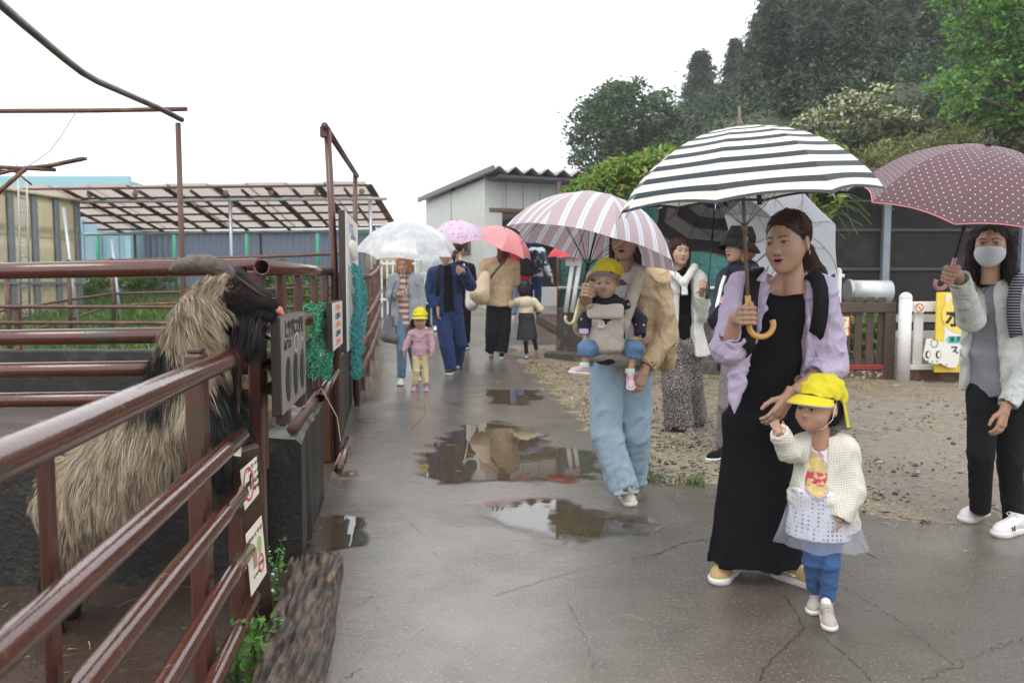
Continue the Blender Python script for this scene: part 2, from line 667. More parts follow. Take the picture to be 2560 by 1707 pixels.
def strands(roots, dirs, length, width, nseg=4, grav=.5, curl=.02, seed=3, norms=None, wl=.05):
    """tapered hair blades; roots (n,3), dirs (n,3) unit, length (n,)"""
    r = np.random.default_rng(seed)
    n = len(roots)
    length = np.broadcast_to(length, (n,)).astype(float)
    pts = [roots]
    d = dirs.copy()
    p = roots.copy()
    ph = r.uniform(0, 6.28, (n, 1))
    side0 = r.normal(size=(n, 3))
    for i in range(nseg):
        t = (i + 1) / nseg
        d = d + V([0, 0, -grav / nseg])
        d += side0 * curl * np.sin(ph + t * 5)
        d /= np.linalg.norm(d, axis=1)[:, None]
        p = p + d * (length / nseg)[:, None]
        pts.append(p)
    s = np.cross(dirs, r.normal(size=(n, 3)) * .6 + (norms if norms is not None else V([0, -1., 0])))
    s = np.cross(s, dirs) if norms is None else s
    s /= np.maximum(np.linalg.norm(s, axis=1)[:, None], 1e-9)
    vs_, fs = [], []
    for i, q in enumerate(pts):
        w = width * (1 - .85 * i / nseg) * .5
        vs_ += [q - s * w, q + s * w]
    v = np.stack(vs_, 1).reshape(-1, 3)                   # n x (2*(nseg+1))
    m = 2 * (nseg + 1)
    base = (np.arange(n) * m)[:, None]
    for i in range(nseg):
        fs.append(base + V([[2 * i, 2 * i + 1, 2 * i + 3, 2 * i + 2]]))
    f = np.stack(fs, 1).reshape(-1, 4)
    return v, f, np.repeat(np.arange(n), nseg)

def leaves(pts, size, seed=1, up=.3, asp=.5, droop=0.0, dirs=None):
    """one small folded leaf quad per point"""
    r = np.random.default_rng(seed)
    n = len(pts)
    sz = np.broadcast_to(size, (n,)) * r.uniform(.65, 1.3, n)
    a = r.normal(size=(n, 3)) if dirs is None else dirs + r.normal(size=(n, 3)) * .45
    a[:, 2] = a[:, 2] * .6 - droop
    a /= np.linalg.norm(a, axis=1)[:, None]
    b = np.cross(a, r.normal(size=(n, 3)) + V([0, 0, up * 3])); b /= np.maximum(np.linalg.norm(b, axis=1)[:, None], 1e-6)
    L = (a * sz[:, None]); W = b * (sz * asp * .5)[:, None]
    c = np.cross(a, b) * (sz * .12)[:, None]
    v = np.stack([pts - L * .5, pts + W + c, pts + L * .5, pts - W + c], 1).reshape(-1, 3)
    f = (np.arange(n) * 4)[:, None] + V([[0, 1, 2, 3]])
    return v, f

def inpoly(x, y, poly):
    poly = V(poly)
    c = np.zeros(np.shape(x), bool)
    j = len(poly) - 1
    for i in range(len(poly)):
        xi, yi = poly[i]; xj, yj = poly[j]
        c ^= ((yi > y) != (yj > y)) & (x < (xj - xi) * (y - yi) / (yj - yi + 1e-12) + xi)
        j = i
    return c

def polydist(x, y, poly):
    """signed distance to a 2D outline, negative inside"""
    poly = V(poly, dtype=float)
    best = np.full(np.shape(x), 1e9)
    for i in range(len(poly)):
        a, b = poly[i - 1], poly[i]
        ab = b - a
        t = np.clip(((x - a[0]) * ab[0] + (y - a[1]) * ab[1]) / max(ab @ ab, 1e-12), 0, 1)
        best = np.minimum(best, np.hypot(x - a[0] - t * ab[0], y - a[1] - t * ab[1]))
    return np.where(inpoly(x, y, poly), -best, best)

# ================================================================ ground
def fenx(Y):            # line of the pipe fence along the path
    return -0.553 - 0.13 * np.asarray(Y, dtype=float)
def walx(Y):            # path-side face of the low concrete walls
    return -0.404 - 0.155 * np.asarray(Y, dtype=float)

def sheet(name, xs, ys, zf, mat, keep=None, attrs=None, kind='structure', xfun=None):
    X, Y = np.meshgrid(xs, ys)
    if xfun is not None: X, Y = xfun(X, Y)
    Z = zf(X, Y)
    v = np.stack([X, Y, Z], -1).reshape(-1, 3)
    ny, nx = X.shape
    i = (np.arange(ny - 1)[:, None] * nx + np.arange(nx - 1)[None]).ravel()
    f = np.stack([i, i + 1, i + nx + 1, i + nx], 1)
    if keep is not None:
        kk = keep(X, Y).ravel()
        f = f[kk[f].any(1)]
        used = np.unique(f); remap = np.full(len(v), -1); remap[used] = np.arange(len(used))
        f = remap[f]
        at = {k: a.reshape(len(v), -1)[used].squeeze() for k, a in (attrs(X, Y) if attrs else {}).items()}
        v = v[used]
    else:
        at = {k: a.ravel() for k, a in (attrs(X, Y) if attrs else {}).items()}
    o = link(name, mesh_np(name, v, f, mat, None, True, None, at))
    ROOT[o.name] = V([0, 0, 0.])
    if kind: o['kind'] = kind
    return o

def gz(x, y):
    return H(y)

# --- wet concrete
def concrete_mat():
    t = NT('wet concrete')
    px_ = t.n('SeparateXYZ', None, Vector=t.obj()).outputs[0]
    low = t.ramp(px_, 1.5, -.2)                     # wetter towards the fence; sky sheen partly put into the paler base colour
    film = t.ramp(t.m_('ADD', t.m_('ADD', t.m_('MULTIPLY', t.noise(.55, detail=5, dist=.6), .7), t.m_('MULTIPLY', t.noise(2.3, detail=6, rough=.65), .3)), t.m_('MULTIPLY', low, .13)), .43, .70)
    mid = t.noise(3.2, detail=6, rough=.65)
    fine = t.noise(75., detail=5, rough=.8)
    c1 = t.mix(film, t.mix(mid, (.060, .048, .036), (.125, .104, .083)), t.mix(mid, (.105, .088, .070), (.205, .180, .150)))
    c2 = t.mix(t.ramp(fine, .55, .66), c1, (.30, .27, .235))
    c3 = t.mix(t.m_('MULTIPLY', t.ramp(fine, .42, .30), .85), c2, (.02, .016, .013))
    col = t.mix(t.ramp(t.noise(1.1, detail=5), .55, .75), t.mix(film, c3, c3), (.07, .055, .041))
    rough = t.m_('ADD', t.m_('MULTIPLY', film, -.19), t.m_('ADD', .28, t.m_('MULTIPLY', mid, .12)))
    h = t.m_('ADD', t.m_('MULTIPLY', fine, .6), t.m_('MULTIPLY', t.noise(26., detail=5), .6))
    b = t.pbsdf(Base_Color=col, Roughness=t.m_('SUBTRACT', rough, .06))
    t.put(b.inputs['Normal'], t.bump(h, t.m_('SUBTRACT', .60, t.m_('MULTIPLY', film, .34)), .009))
    b.inputs['Specular IOR Level'].default_value = 1.0
    return t.m
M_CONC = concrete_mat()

def soil_mat(name, a, b_, c_, rough=.7, gloss=.25):
    t = NT(name)
    n1 = t.noise(1.3, detail=6, rough=.65)
    n2 = t.noise(22., detail=5, rough=.7)
    col = t.mix(t.ramp(n1, .35, .65), a, b_)
    col = t.mix(t.ramp(n2, .52, .68), col, c_)
    wet = t.ramp(t.noise(.9, detail=3), .5, .65)
    b = t.pbsdf(Base_Color=col, Roughness=t.m_('SUBTRACT', rough, t.m_('MULTIPLY', wet, gloss)))
    t.put(b.inputs['Normal'], t.bump(t.m_('ADD', n2, t.noise(90., detail=3)), .6, .012))
    return t.m
M_GROUND = soil_mat('ground soil', (.05, .055, .03), (.07, .075, .035), (.1, .09, .055))
M_PEN = soil_mat('pen floor', (.038, .022, .015), (.06, .036, .024), (.09, .06, .035), .5, .3)
M_MUD = soil_mat('muddy yard', (.33, .265, .19), (.25, .195, .14), (.16, .125, .09), .6, .3)

sheet('ground', np.linspace(-280, 280, 57), np.concatenate([np.linspace(-6, 30, 37), np.linspace(34, 290, 40)]),
      lambda x, y: gz(x, y) - .012, M_GROUND)
ys = np.linspace(.2, 24, 120)
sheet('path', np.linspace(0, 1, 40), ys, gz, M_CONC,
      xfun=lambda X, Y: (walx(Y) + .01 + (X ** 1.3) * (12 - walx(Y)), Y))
sheet('pen_floor', np.linspace(0, 1, 30), np.linspace(.2, 9.1, 40), lambda x, y: gz(x, y) - .006, M_PEN,
      xfun=lambda X, Y: (walx(Y) + .008 - X * 11, Y))
sheet('pen_yard', np.linspace(0, 1, 30), np.linspace(9.1, 13.4, 24), lambda x, y: gz(x, y) - .006,
      soil_mat('dry pen soil', (.16, .125, .09), (.12, .095, .07), (.2, .165, .12)),
      xfun=lambda X, Y: (walx(Y) - .25 - X * 14, Y))

# --- gravel and mud yard to the right of the path
gpix = [(1273, 868), (1300, 905), (1370, 968), (1430, 1020), (1484, 1071), (1545, 1125), (1606, 1188), (1690, 1205), (1776, 1216),
        (1950, 1250), (2152, 1290), (2363, 1306), (2700, 1345), (3000, 1360), (3000, 962), (2500, 962), (2200, 950), (1900, 930), (1650, 905), (1450, 866), (1340, 846)]
GPOLY = V([G(*p)[:2] for p in gpix])
def gdist(X, Y):
    return polydist(X, Y, GPOLY) + .07 * snoise(np.stack([X, Y, X * 0], -1), 5, .5)
def mudness(X, Y):
    return np.clip((X - 1.45) / 1.1 + .5 * snoise(np.stack([X, Y, X * 0], -1), 8, 1.6) + (Y - 5.2) * .18, 0, 1)
def gravz(X, Y):
    d = gdist(X, Y)
    p = np.stack([X, Y, X * 0], -1)
    return gz(X, Y) + np.clip(-d * .12, -.01, .012) + .0025 * snoise(p, 21, .13) + .004 * snoise(p, 22, .5)
def gravel_mat():
    t = NT('gravel yard')
    mud = t.attr('mud').outputs['Fac']
    n2 = t.noise(55., detail=4, rough=.7)
    vor = t.n('TexVoronoi', None, Vector=t.obj(), Scale=48.)
    stone = t.mix(vor.outputs['Color'], (.085, .07, .054), (.26, .22, .165))
    stone = t.mix(t.ramp(n2, .46, .60), stone, (.38, .30, .185))
    mcol = t.mix(t.noise(6., detail=6, rough=.7), (.15, .12, .09), (.255, .21, .165))
    mcol = t.mix(t.ramp(t.noise(22., detail=5), .60, .68), mcol, (.065, .05, .037))
    col = t.mix(t.ramp(t.m_('ADD', mud, t.m_('MULTIPLY', t.m_('SUBTRACT', t.noise(7.), .5), .5)), .35, .65), stone, mcol)
    wet = t.ramp(t.noise(1.4, detail=4), .48, .62)
    b = t.pbsdf(Base_Color=col, Roughness=t.m_('SUBTRACT', .52, t.m_('MULTIPLY', wet, .32)))
    hh = t.m_('ADD', t.m_('MULTIPLY', vor.outputs['Distance'], 1.0), t.noise(90., detail=4))
    t.put(b.inputs['Normal'], t.bump(hh, .6, .014))
    return t.m
sheet('gravel_yard', np.arange(-.6, 10.5, .05), np.arange(3.8, 13.6, .05), gravz, gravel_mat(),
      keep=lambda X, Y: gdist(X, Y) < 0, attrs=lambda X, Y: {'mud': mudness(X, Y)})

# loose stones: nobody could count them
def stones(n, seed, name, pts, sizes, mats):
    r = np.random.default_rng(seed)
    octv = V([[1, 0, 0], [-1, 0, 0], [0, 1, 0], [0, -1, 0], [0, 0, .7], [0, 0, -.5], [.6, .6, .35], [-.6, -.6, .3]])
    octf = V([[0, 6, 4], [6, 2, 4], [2, 1, 4], [1, 7, 4], [7, 3, 4], [3, 0, 4], [2, 0, 6][::-1], [3, 7, 1], [0, 3, 5], [1, 2, 5], [2, 0, 5][::1], [3, 1, 5]])
    m = len(pts)
    a = r.uniform(0, 6.28, m)
    sc = r.uniform(.7, 1.3, (m, 3))
    base = octv[None] * (1 + r.normal(size=(m, 8, 1)) * .12) * sc[:, None] * sizes[:, None, None]
    c, s_ = np.cos(a)[:, None], np.sin(a)[:, None]
    x = base[..., 0] * c - base[..., 1] * s_; y = base[..., 0] * s_ + base[..., 1] * c
    v = np.stack([x, y, base[..., 2]], -1) + pts[:, None]
    f = (np.arange(m) * 8)[:, None, None] + octf[None]
    mi = np.repeat(r.integers(0, len(mats), m), len(octf))
    o = link(name, mesh_np(name, v.reshape(-1, 3), f.reshape(-1, 3), mats, mi))
    return tag(o, kind='stuff')

M_STONE = [pm('stone grey', (.13, .12, .105), .4, .3, 30), pm('stone tan', (.22, .175, .12), .5, .3, 30), pm('stone dark', (.04, .034, .03), .4, .3, 30), pm('stone pale', (.28, .24, .185), .5, .3, 30)]
def scatter(n, box, keepf, seed):
    r = np.random.default_rng(seed)
    x = r.uniform(box[0], box[1], n); y = r.uniform(box[2], box[3], n)
    k = keepf(x, y, r)
    return x[k], y[k]
x, y = scatter(60000, (-.6, 8, 3.8, 12), lambda x, y, r: (gdist(x, y) < .02) & (r.uniform(size=x.size) < (1.05 - .97 * mudness(x, y)) * np.clip(1.5 - (y - 4) * .12, .25, 1) * np.clip(.75 + .7 * snoise(np.stack([x, y, x * 0], -1), 33, 1.1), .15, 1)), 41)
sz = np.random.default_rng(5).gamma(3.2, .0028, x.size) + .003
gs = stones(0, 9, 'gravel', np.stack([x, y, gravz(x, y) + sz * .25], 1), sz, M_STONE)
tag(gs, 'loose wet gravel scattered over the yard beside the path', 'gravel')

# straw and hay
M_STRAW = [pm('straw pale', (.42, .33, .17), .6, .25, 40), pm('straw brown', (.22, .15, .07), .6, .25, 40), pm('hay green', (.25, .28, .1), .6, .25, 40)]
def straw(name, label, x, y, zf, lmin, lmax, w, seed):
    r = np.random.default_rng(seed)
    a = r.uniform(0, 6.28, x.size)
    d = np.stack([np.cos(a), np.sin(a), r.uniform(0, .12, x.size)], 1)
    v, f, own = strands(np.stack([x, y, zf(x, y) + .004], 1), d, r.uniform(lmin, lmax, x.size), w, 2, .2, .25, seed, norms=np.tile(V([0, 0, 1.]), (x.size, 1)))
    v[:, 2] = np.maximum(v[:, 2], zf(v[:, 0], v[:, 1]) + .004)
    mi = r.choice(3, x.size, p=[.62, .27, .11])[own]
    return tag(link(name, mesh_np(name, v, f, M_STRAW, mi)), label, 'straw', None, 'stuff')
def strawdens(x, y, r):
    d = gdist(x, y)
    along = np.exp(-np.maximum(-d, 0) / 1.5)
    return (d < .05) & (r.uniform(size=x.size) < along * (.12 + .88 * np.clip((y - 5.5) / 3, 0, 1)) * np.clip(.8 + .6 * snoise(np.stack([x, y, x * 0], -1), 35, .9), .1, 1))
x, y = scatter(110000, (-.6, 5, 4, 13), strawdens, 43)
straw('straw', 'trodden straw strewn over the gravel edge of the path', x, y, gravz, .03, .11, .005, 3)
def pathdens(x, y, r):
    dl = x - walx(y)
    return (dl > .03) & (gdist(x, y) > .02) & (r.uniform(size=x.size) < .05 + .95 * np.exp(-dl / .25))
x, y = scatter(1500, (-2.5, 2.2, 1.9, 11), pathdens, 44)
straw('straw_litter', 'single straws dropped on the wet concrete path', x, y, gz, .03, .13, .0045, 4)
x, y = scatter(900, (-6, -.9, 2, 9), lambda x, y, r: (x < walx(y) - .1), 45)
straw('straw_bedding', 'thin hay on the dark pen floor behind the fence', x, y, gz, .04, .16, .005, 6)

# --- puddles
def water_mat():
    t = NT('puddle water')
    a = t.attr('fade').outputs['Fac']
    col = t.mix(t.noise(5., detail=4), (.060, .043, .028), (.10, .078, .054))
    b = t.pbsdf(Base_Color=col, Roughness=.015, Alpha=a)
    b.inputs['Specular IOR Level'].default_value = .75
    t.put(b.inputs['Normal'], t.bump(t.noise(9., detail=2), .02, .01))
    return t.m
M_WATER = water_mat()
def r4(pts):
    return [(x / 1.851 + 760, y / 1.851 + 860) for x, y in pts]
def puddle(pix, edge, seed, h=.018, ripple=None, wob=.05):
    poly = V([G(*p)[:2] for p in pix])
    lo, hi = poly.min(0) - .15, poly.max(0) + .15
    def dist(X, Y):
        q = np.stack([X, Y, X * 0], -1)
        return polydist(X, Y, poly) + wob * snoise(q, seed, .35) + wob * .5 * snoise(q, seed + 1, .12)
    def zf(X, Y):
        z = gz(X, Y) * 0 + H(poly[:, 1].mean()) + .004
        if ripple is not None:
            for (c, r0, wl_, amp) in ripple:
                rr = np.hypot(X - c[0], Y - c[1])
                z = z + amp * np.sin((rr - r0) / wl_ * 2 * pi) * np.exp(-((rr - r0) / (wl_ * 2.0)) ** 2)
        return z
    o = sheet('puddle', np.arange(lo[0], hi[0], h), np.arange(lo[1], hi[1], h), zf, M_WATER,
              keep=lambda X, Y: dist(X, Y) < 0, attrs=lambda X, Y: {'fade': np.clip(-dist(X, Y) / edge, 0, 1)})
    return o
puddle(r4([(480, 575), (560, 500), (620, 435), (740, 375), (860, 355), (1000, 370), (1130, 410), (1150, 470), (1260, 485), (1400, 505), (1420, 590), (1300, 640), (900, 650), (600, 655), (490, 610)]), .13, 51)
rc = G(*r4([(1150, 770)])[0])
puddle(r4([(800, 745), (1000, 708), (1250, 715), (1360, 735), (1430, 790), (1600, 800), (1610, 880), (1420, 905), (1300, 920), (1130, 925), (900, 885), (810, 800)]), .16, 53, .0085,
       ripple=[(rc, .30, .030, .00010), (rc, .06, .024, .00008)])
puddle(r4([(12, 800), (140, 792), (290, 800), (312, 880), (290, 935), (180, 950), (40, 985), (5, 920)]), .035, 55, .012, wob=.025)
puddle(r4([(830, 205), (1090, 212), (1120, 250), (1000, 285), (850, 275)]), .08, 57)
puddle(r4([(130, 585), (270, 580), (280, 610), (150, 615)]), .05, 59)
puddle([(2160, 1250), (2260, 1235), (2380, 1265), (2390, 1290), (2300, 1300), (2200, 1275)], .05, 61)

# --- cracks and slab joints: narrow open seams
M_CRACK = pm('crack dark', (.03, .024, .019), .9, .2)
path_ob = bpy.data.objects['path']
def crack(pix, w, seed, jit=.0042, sub=14):
    r = np.random.default_rng(seed)
    g = [G(*p) for p in pix]
    pts = []
    for a, b in zip(g[:-1], g[1:]):
        for k in range(sub):
            pts.append(a + (b - a) * k / sub)
    pts.append(g[-1])
    pts = V(pts)
    pts[1:-1, :2] += r.normal(size=(len(pts) - 2, 2)) * jit
    t = np.gradient(pts, axis=0); n = np.stack([-t[:, 1], t[:, 0]], 1); n /= np.linalg.norm(n, axis=1)[:, None]
    ww = w * .62 * r.uniform(.15, 1, len(pts)) ** 1.3; ww[[0, -1]] = .0006
    z = H(pts[:, 1]) + .002
    L = np.column_stack([pts[:, :2] + n * ww[:, None] * .5, z]); R = np.column_stack([pts[:, :2] - n * ww[:, None] * .5, z])
    m = len(pts)
    v = np.concatenate([L, R]); f = [(i, m + i, m + i + 1, i + 1) for i in range(m - 1)]
    part('crack', (v, f, None), M_CRACK, path_ob)
def r5(pts):
    return [(x / 1.943 + 1560, y / 1.943 + 900) for x, y in pts]
crack(r5([(150, 945), (300, 885), (410, 868)]), .012, 1)
crack(r5([(410, 868), (470, 850)]), .008, 2)
crack(r5([(1140, 870), (1180, 940), (1320, 1000)]), .011, 3)
crack(r5([(660, 1560), (700, 1470), (800, 1380), (880, 1300), (800, 1170), (770, 1140)]), .010, 4)
crack(r5([(960, 1340), (1080, 1430), (1150, 1500), (1200, 1560)]), .008, 5)
crack(r5([(1060, 1100), (1300, 1240), (1500, 1400), (1620, 1490)]), .005, 6, .004)
crack(r5([(1450, 1560), (1600, 1490), (1800, 1400), (1940, 1350)]), .006, 16, .01)
crack(r4([(1640, 970), (1300, 1040), (1100, 1095), (880, 1165)]), .006, 7)
crack(r4([(575, 192), (820, 190), (1085, 182)]), .016, 8, .004)
crack(r4([(560, 270), (560, 330), (490, 400)]), .012, 9)
crack(r4([(230, 255), (560, 250)]), .008, 10, .004)
crack(r4([(290, 500), (420, 450), (390, 400)]), .006, 11)
crack(r4([(490, 830), (540, 870)]), .007, 12)
crack(r4([(1550, 575), (1690, 690), (1740, 760)]), .005, 13)
crack(r4([(160, 1560), (270, 1500)]), .006, 14)
crack(r4([(1230, 1200), (1290, 1350), (1350, 1500)]), .004, 15, .006)
crack([(905, 893), (985, 902), (1075, 905)], .02, 17, .004)
crack([(880, 862), (1000, 868), (1160, 878)], .02, 18, .006)

# grass
def blades(name, label, x, y, zf, lmin, lmax, w, seed, mats, cat='grass'):
    r = np.random.default_rng(seed)
    a = r.uniform(0, 6.28, x.size)
    d = np.stack([np.cos(a) * .35, np.sin(a) * .35, np.ones(x.size)], 1); d /= np.linalg.norm(d, axis=1)[:, None]
    nn = np.stack([-np.sin(a), np.cos(a), np.zeros(x.size)], 1)
    v, f, own = strands(np.stack([x, y, zf(x, y)], 1), d, r.uniform(lmin, lmax, x.size), w, 3, .7, .1, seed, norms=nn)
    return tag(link(name, mesh_np(name, v, f, mats, r.integers(0, len(mats), x.size)[own])), label, cat, None, 'stuff')
M_GRASS = [pm('grass a', (.085, .165, .03), .6, .3, 3, trans=.25), pm('grass b', (.16, .25, .05), .6, .3, 3, trans=.25), pm('grass c', (.07, .13, .03), .6, .3, 3, trans=.25)]
x, y = scatter(26000, (-14, -2.2, 11.6, 21), lambda x, y, r: (x < walx(y) - .35) & (r.uniform(size=x.size) < np.clip((y - 11.6) / 2.0, 0, 1)), 71)
blades('grass', 'long bright grass growing behind the pens', x, y, gz, .12, .55, .035, 72, M_GRASS)
x, y = scatter(1800, (4.0, 9, 8.6, 10.8), lambda x, y, r: (r.uniform(size=x.size) < np.exp(-np.abs(y - 9.95) / .25) * np.clip(.5 + snoise(np.stack([x, y, x * 0], -1), 77, 1.0), .05, 1)), 73)
blades('grass_fringe', 'short grass along the foot of the white fence', x, y, gravz, .02, .10, .008, 74, M_GRASS)
tx, ty = [], []
for (px_, py_, n_, s_) in [(1600, 1175, 60, .05), (1640, 1200, 50, .05), (1735, 1210, 70, .05), (1560, 1140, 30, .04), (1620, 1150, 25, .03), (1780, 950, 60, .09), (1900, 1180, 30, .05), (905, 868, 90, .10), (930, 850, 60, .10), (1760, 965, 40, .1)]:
    g = G(px_, py_); tx.append(rng.normal(g[0], s_, n_)); ty.append(rng.normal(g[1], s_ * .8, n_))
blades('grass_tufts', 'small green weeds at the seam of concrete and gravel', np.concatenate(tx), np.concatenate(ty), gz, .02, .09, .010, 75, M_GRASS)

# ================================================================ left: pens, pipes, walls
def pipe_mat():
    t = NT('wet red-brown pipe paint')
    n1 = t.noise(7., detail=5, rough=.65)
    base = t.mix(n1, (.058, .015, .009), (.112, .030, .016))
    rust = t.ramp(t.noise(23., detail=6, rough=.7), .60, .70)
    base = t.mix(rust, base, (.16, .055, .02))
    dirt = t.ramp(t.noise(3.1, detail=5), .60, .72)
    base = t.mix(dirt, base, (.045, .035, .026))
    b = t.pbsdf(Base_Color=base, Roughness=t.m_('ADD', .16, t.m_('MULTIPLY', t.m_('ADD', rust, dirt), .25)))
    b.inputs['Coat Weight'].default_value = .6
    b.inputs['Coat Roughness'].default_value = .07
    drops = t.n('TexVoronoi', None, Vector=t.obj(), Scale=95.).outputs['Distance']
    hh = t.m_('ADD', t.m_('MULTIPLY', t.ramp(drops, .30, .05), .5), t.noise(40., detail=4))
    t.put(b.inputs['Normal'], t.bump(hh, .16, .006))
    t.put(b.inputs['Coat Normal'], t.bump(hh, .08, .006))
    return t.m
M_PIPE = pipe_mat()
M_POST = pm('red-brown post paint', (.078, .024, .015), .38, .3, 9, bump=.25, bscale=50, col2=(.06, .035, .02), c2=(.55, .7), coat=.25)
M_RUSTY = pm('rusty pipe', (.095, .043, .028), .5, .35, 14, bump=.3, bscale=60, col2=(.22, .10, .04), c2=(.55, .68))
M_GALV = pm('galvanised steel', (.42, .44, .46), .4, .2, 12, metallic=.6, col2=(.3, .22, .16), c2=(.66, .8))
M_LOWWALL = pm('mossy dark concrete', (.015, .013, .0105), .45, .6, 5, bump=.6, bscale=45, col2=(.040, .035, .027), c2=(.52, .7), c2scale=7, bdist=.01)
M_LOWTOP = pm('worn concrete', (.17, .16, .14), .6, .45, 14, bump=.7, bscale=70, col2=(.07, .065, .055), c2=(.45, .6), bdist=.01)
M_WOODG = pm('green-stained timber', (.06, .046, .026), .7, .4, 6, bump=.5, bscale=30, stretch=(1, 1, .15), col2=(.05, .065, .025), c2=(.45, .65))
M_WOODD = pm('dark wet timber', (.075, .042, .028), .5, .4, 8, bump=.5, bscale=40, stretch=(1, 1, .2))

def low_wall(name, label, Y0, Y1, th, z1, xoff=0.0, seed=0):
    """concrete upstand along the path: side face on walx()"""
    r = np.random.default_rng(seed)
    n = 14
    mb = MB()
    rows = []
    for i in range(n + 1):
        Y = Y0 + (Y1 - Y0) * i / n
        x = float(walx(Y)) + xoff
        z0 = float(H(Y)) - .05
        e = r.normal(0, .005, 6)
        rows.append([(x + e[0], Y, z0), (x + e[1], Y, z1 - .03), (x - .02 + e[2], Y, z1 + e[3]), (x - th + .02, Y, z1 + e[4]), (x - th, Y, z1 - .03), (x - th, Y, z0)])
    v = V(rows).reshape(-1, 3)
    f, mi = [], []
    for i in range(n):
        for k in range(5):
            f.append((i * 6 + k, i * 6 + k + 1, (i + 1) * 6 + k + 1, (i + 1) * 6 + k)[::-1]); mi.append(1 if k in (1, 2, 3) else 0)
    f.append(tuple(range(6))); mi.append(0)
    f.append(tuple(n * 6 + k for k in range(5, -1, -1))); mi.append(0)
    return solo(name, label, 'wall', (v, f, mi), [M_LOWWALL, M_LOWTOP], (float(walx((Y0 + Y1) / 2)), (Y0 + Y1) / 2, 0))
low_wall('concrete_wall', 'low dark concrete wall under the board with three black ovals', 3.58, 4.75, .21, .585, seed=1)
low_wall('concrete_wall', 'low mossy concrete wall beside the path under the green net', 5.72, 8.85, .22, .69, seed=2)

# wall across, under the cross fence, and the wall at the back of the next pen
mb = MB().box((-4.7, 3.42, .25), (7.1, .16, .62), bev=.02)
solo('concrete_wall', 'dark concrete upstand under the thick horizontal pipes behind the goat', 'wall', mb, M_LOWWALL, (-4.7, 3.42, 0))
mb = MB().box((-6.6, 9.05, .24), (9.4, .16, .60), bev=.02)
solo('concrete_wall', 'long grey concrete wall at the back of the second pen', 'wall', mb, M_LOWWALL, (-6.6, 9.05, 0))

# ---- near fence
def fp(Y, z, off=0.0):
    return V([float(fenx(Y)) + off, Y, z])
fence = thing('pipe_fence', 'glossy wet red-brown pipe fence running from the near left corner to the goat', 'fence', fp(2, 0))
for z, y1, r_ in [(1.045, 2.64, .0300), (.785, 2.60, .0275), (.60, 2.58, .0265), (.38, 2.68, .0265), (.17, 2.76, .0265)]:
    pts = [fp(Y, z + .004 * sin(Y * 2 + z * 9), .0) for Y in np.linspace(.55, y1, 9)]
    o = part('rail', MB().tube(pts, r_, 20), M_PIPE, fence, True)
    part('end_cap', MB().ball(fp(y1, z + .004 * sin(y1 * 2 + z * 9)), (r_, r_ * .45, r_), seg=16), M_PIPE, o, True)
# joint sleeves
for z, y1, r_ in [(.38, 2.46, .0270), (.17, 2.5, .0270)]:
    part('joint_sleeve', MB().tube([fp(y1, z), fp(y1 + .05, z)], r_ + .001, 20), M_PIPE, fence, True)
for Y, w in [(1.34, .030), (2.32, .085), (2.80, .06)]:
    part('post', MB().box(fp(Y, .53 if Y > 1.5 else .5, -.065), (.05 if Y > 1.5 else .022, w, 1.10), rotz(radians(7.4)), bev=.008), M_POST, fence, False)
# post top lip
part('post_cap', MB().box(fp(2.32, 1.088, -.065), (.038, .07, .012), rotz(radians(7.4)), bev=.004), M_WOODD, fence)
bd = thing('timber_boards', 'dark green-stained upright boards behind the nearest pipes', 'boards', fp(1.05, 0, -.11))
for k_ in range(3):
    part('board', MB().box(fp(.86 + k_ * .135, .47, -.105), (.022, .13, .98), rotz(radians(7.4)), bev=.004), M_WOODG, bd)
wp = solo('wooden_post', 'thick timber post with mossy side behind the nearest pipes', 'post',
          MB().tube([fp(1.22, -.05, -.22), fp(1.22, 1.045, -.22)], .055, 18), M_WOODG, fp(1.22, 0, -.22), smooth=True)
part('post_ring', MB().tube([fp(1.22, 1.02, -.22), fp(1.22, 1.062, -.22)], .060, 22, hollow=.08), M_RUSTY, wp, True)

# ---- cross fence behind the goat
cross = thing('pipe_fence', 'thick horizontal red-brown pipes crossing behind the goat at the left edge', 'fence', (-3.5, 3.3, 0))
def cp(x, z):       # along the cross fence
    return V([x, 3.28 - .09 * (x + 1.0) * -1 * .35, z])
for z0, z1, r_ in [(1.348, 1.315, .033), (1.085, 1.042, .032), (.955, .907, .031), (.838, .782, .030)]:
    pts = [V([x, 3.14 + .075 * (-x - 1.0), np.interp(x, [-8, -3.2, -.99], [z1 - .03, z1, z0])]) for x in (-.99, -2.2, -3.2, -5, -8)]
    part('rail', MB().tube(pts, r_, 20, hollow=.12), M_PIPE, cross, True)
for x in (-1.02, -3.9, -6.4):
    part('post', MB().box((x, 3.20 + .075 * (-x - 1.0), .93), (.06, .05, .80), bev=.006), M_POST, cross)

# ---- fence beyond the corner, along the path
seg = thing('pipe_fence', 'red-brown pipe fence with open pipe ends and upright bars beyond the goat', 'fence', fp(5, 0))
for z0, z1, Y0, Y1, r_ in [(1.343, 1.375, 3.04, 6.75, .031), (1.088, 1.10, 3.12, 3.35, .030), (.962, .97, 3.15, 4.8, .028), (.86, .86, 3.2, 4.5, .027),
                           (1.088, 1.10, 4.1, 6.9, .030), (.80, .80, 4.35, 6.9, .027), (.97, .97, 4.86, 7.0, .026)]:
    part('rail', MB().tube([fp(Y0, z0), fp((Y0 + Y1) / 2, (z0 + z1) / 2), fp(Y1, z1)], r_, 18, hollow=.16), M_PIPE, seg, True)
part('rail', MB().tube([fp(3.62, .62, .02), fp(4.7, .63, .02)], .026, 16), M_RUSTY, seg, True)
part('rail', MB().tube([fp(4.45, .64, .055), fp(5.7, .66, .03)], .030, 16, hollow=.16), M_PIPE, seg, True)
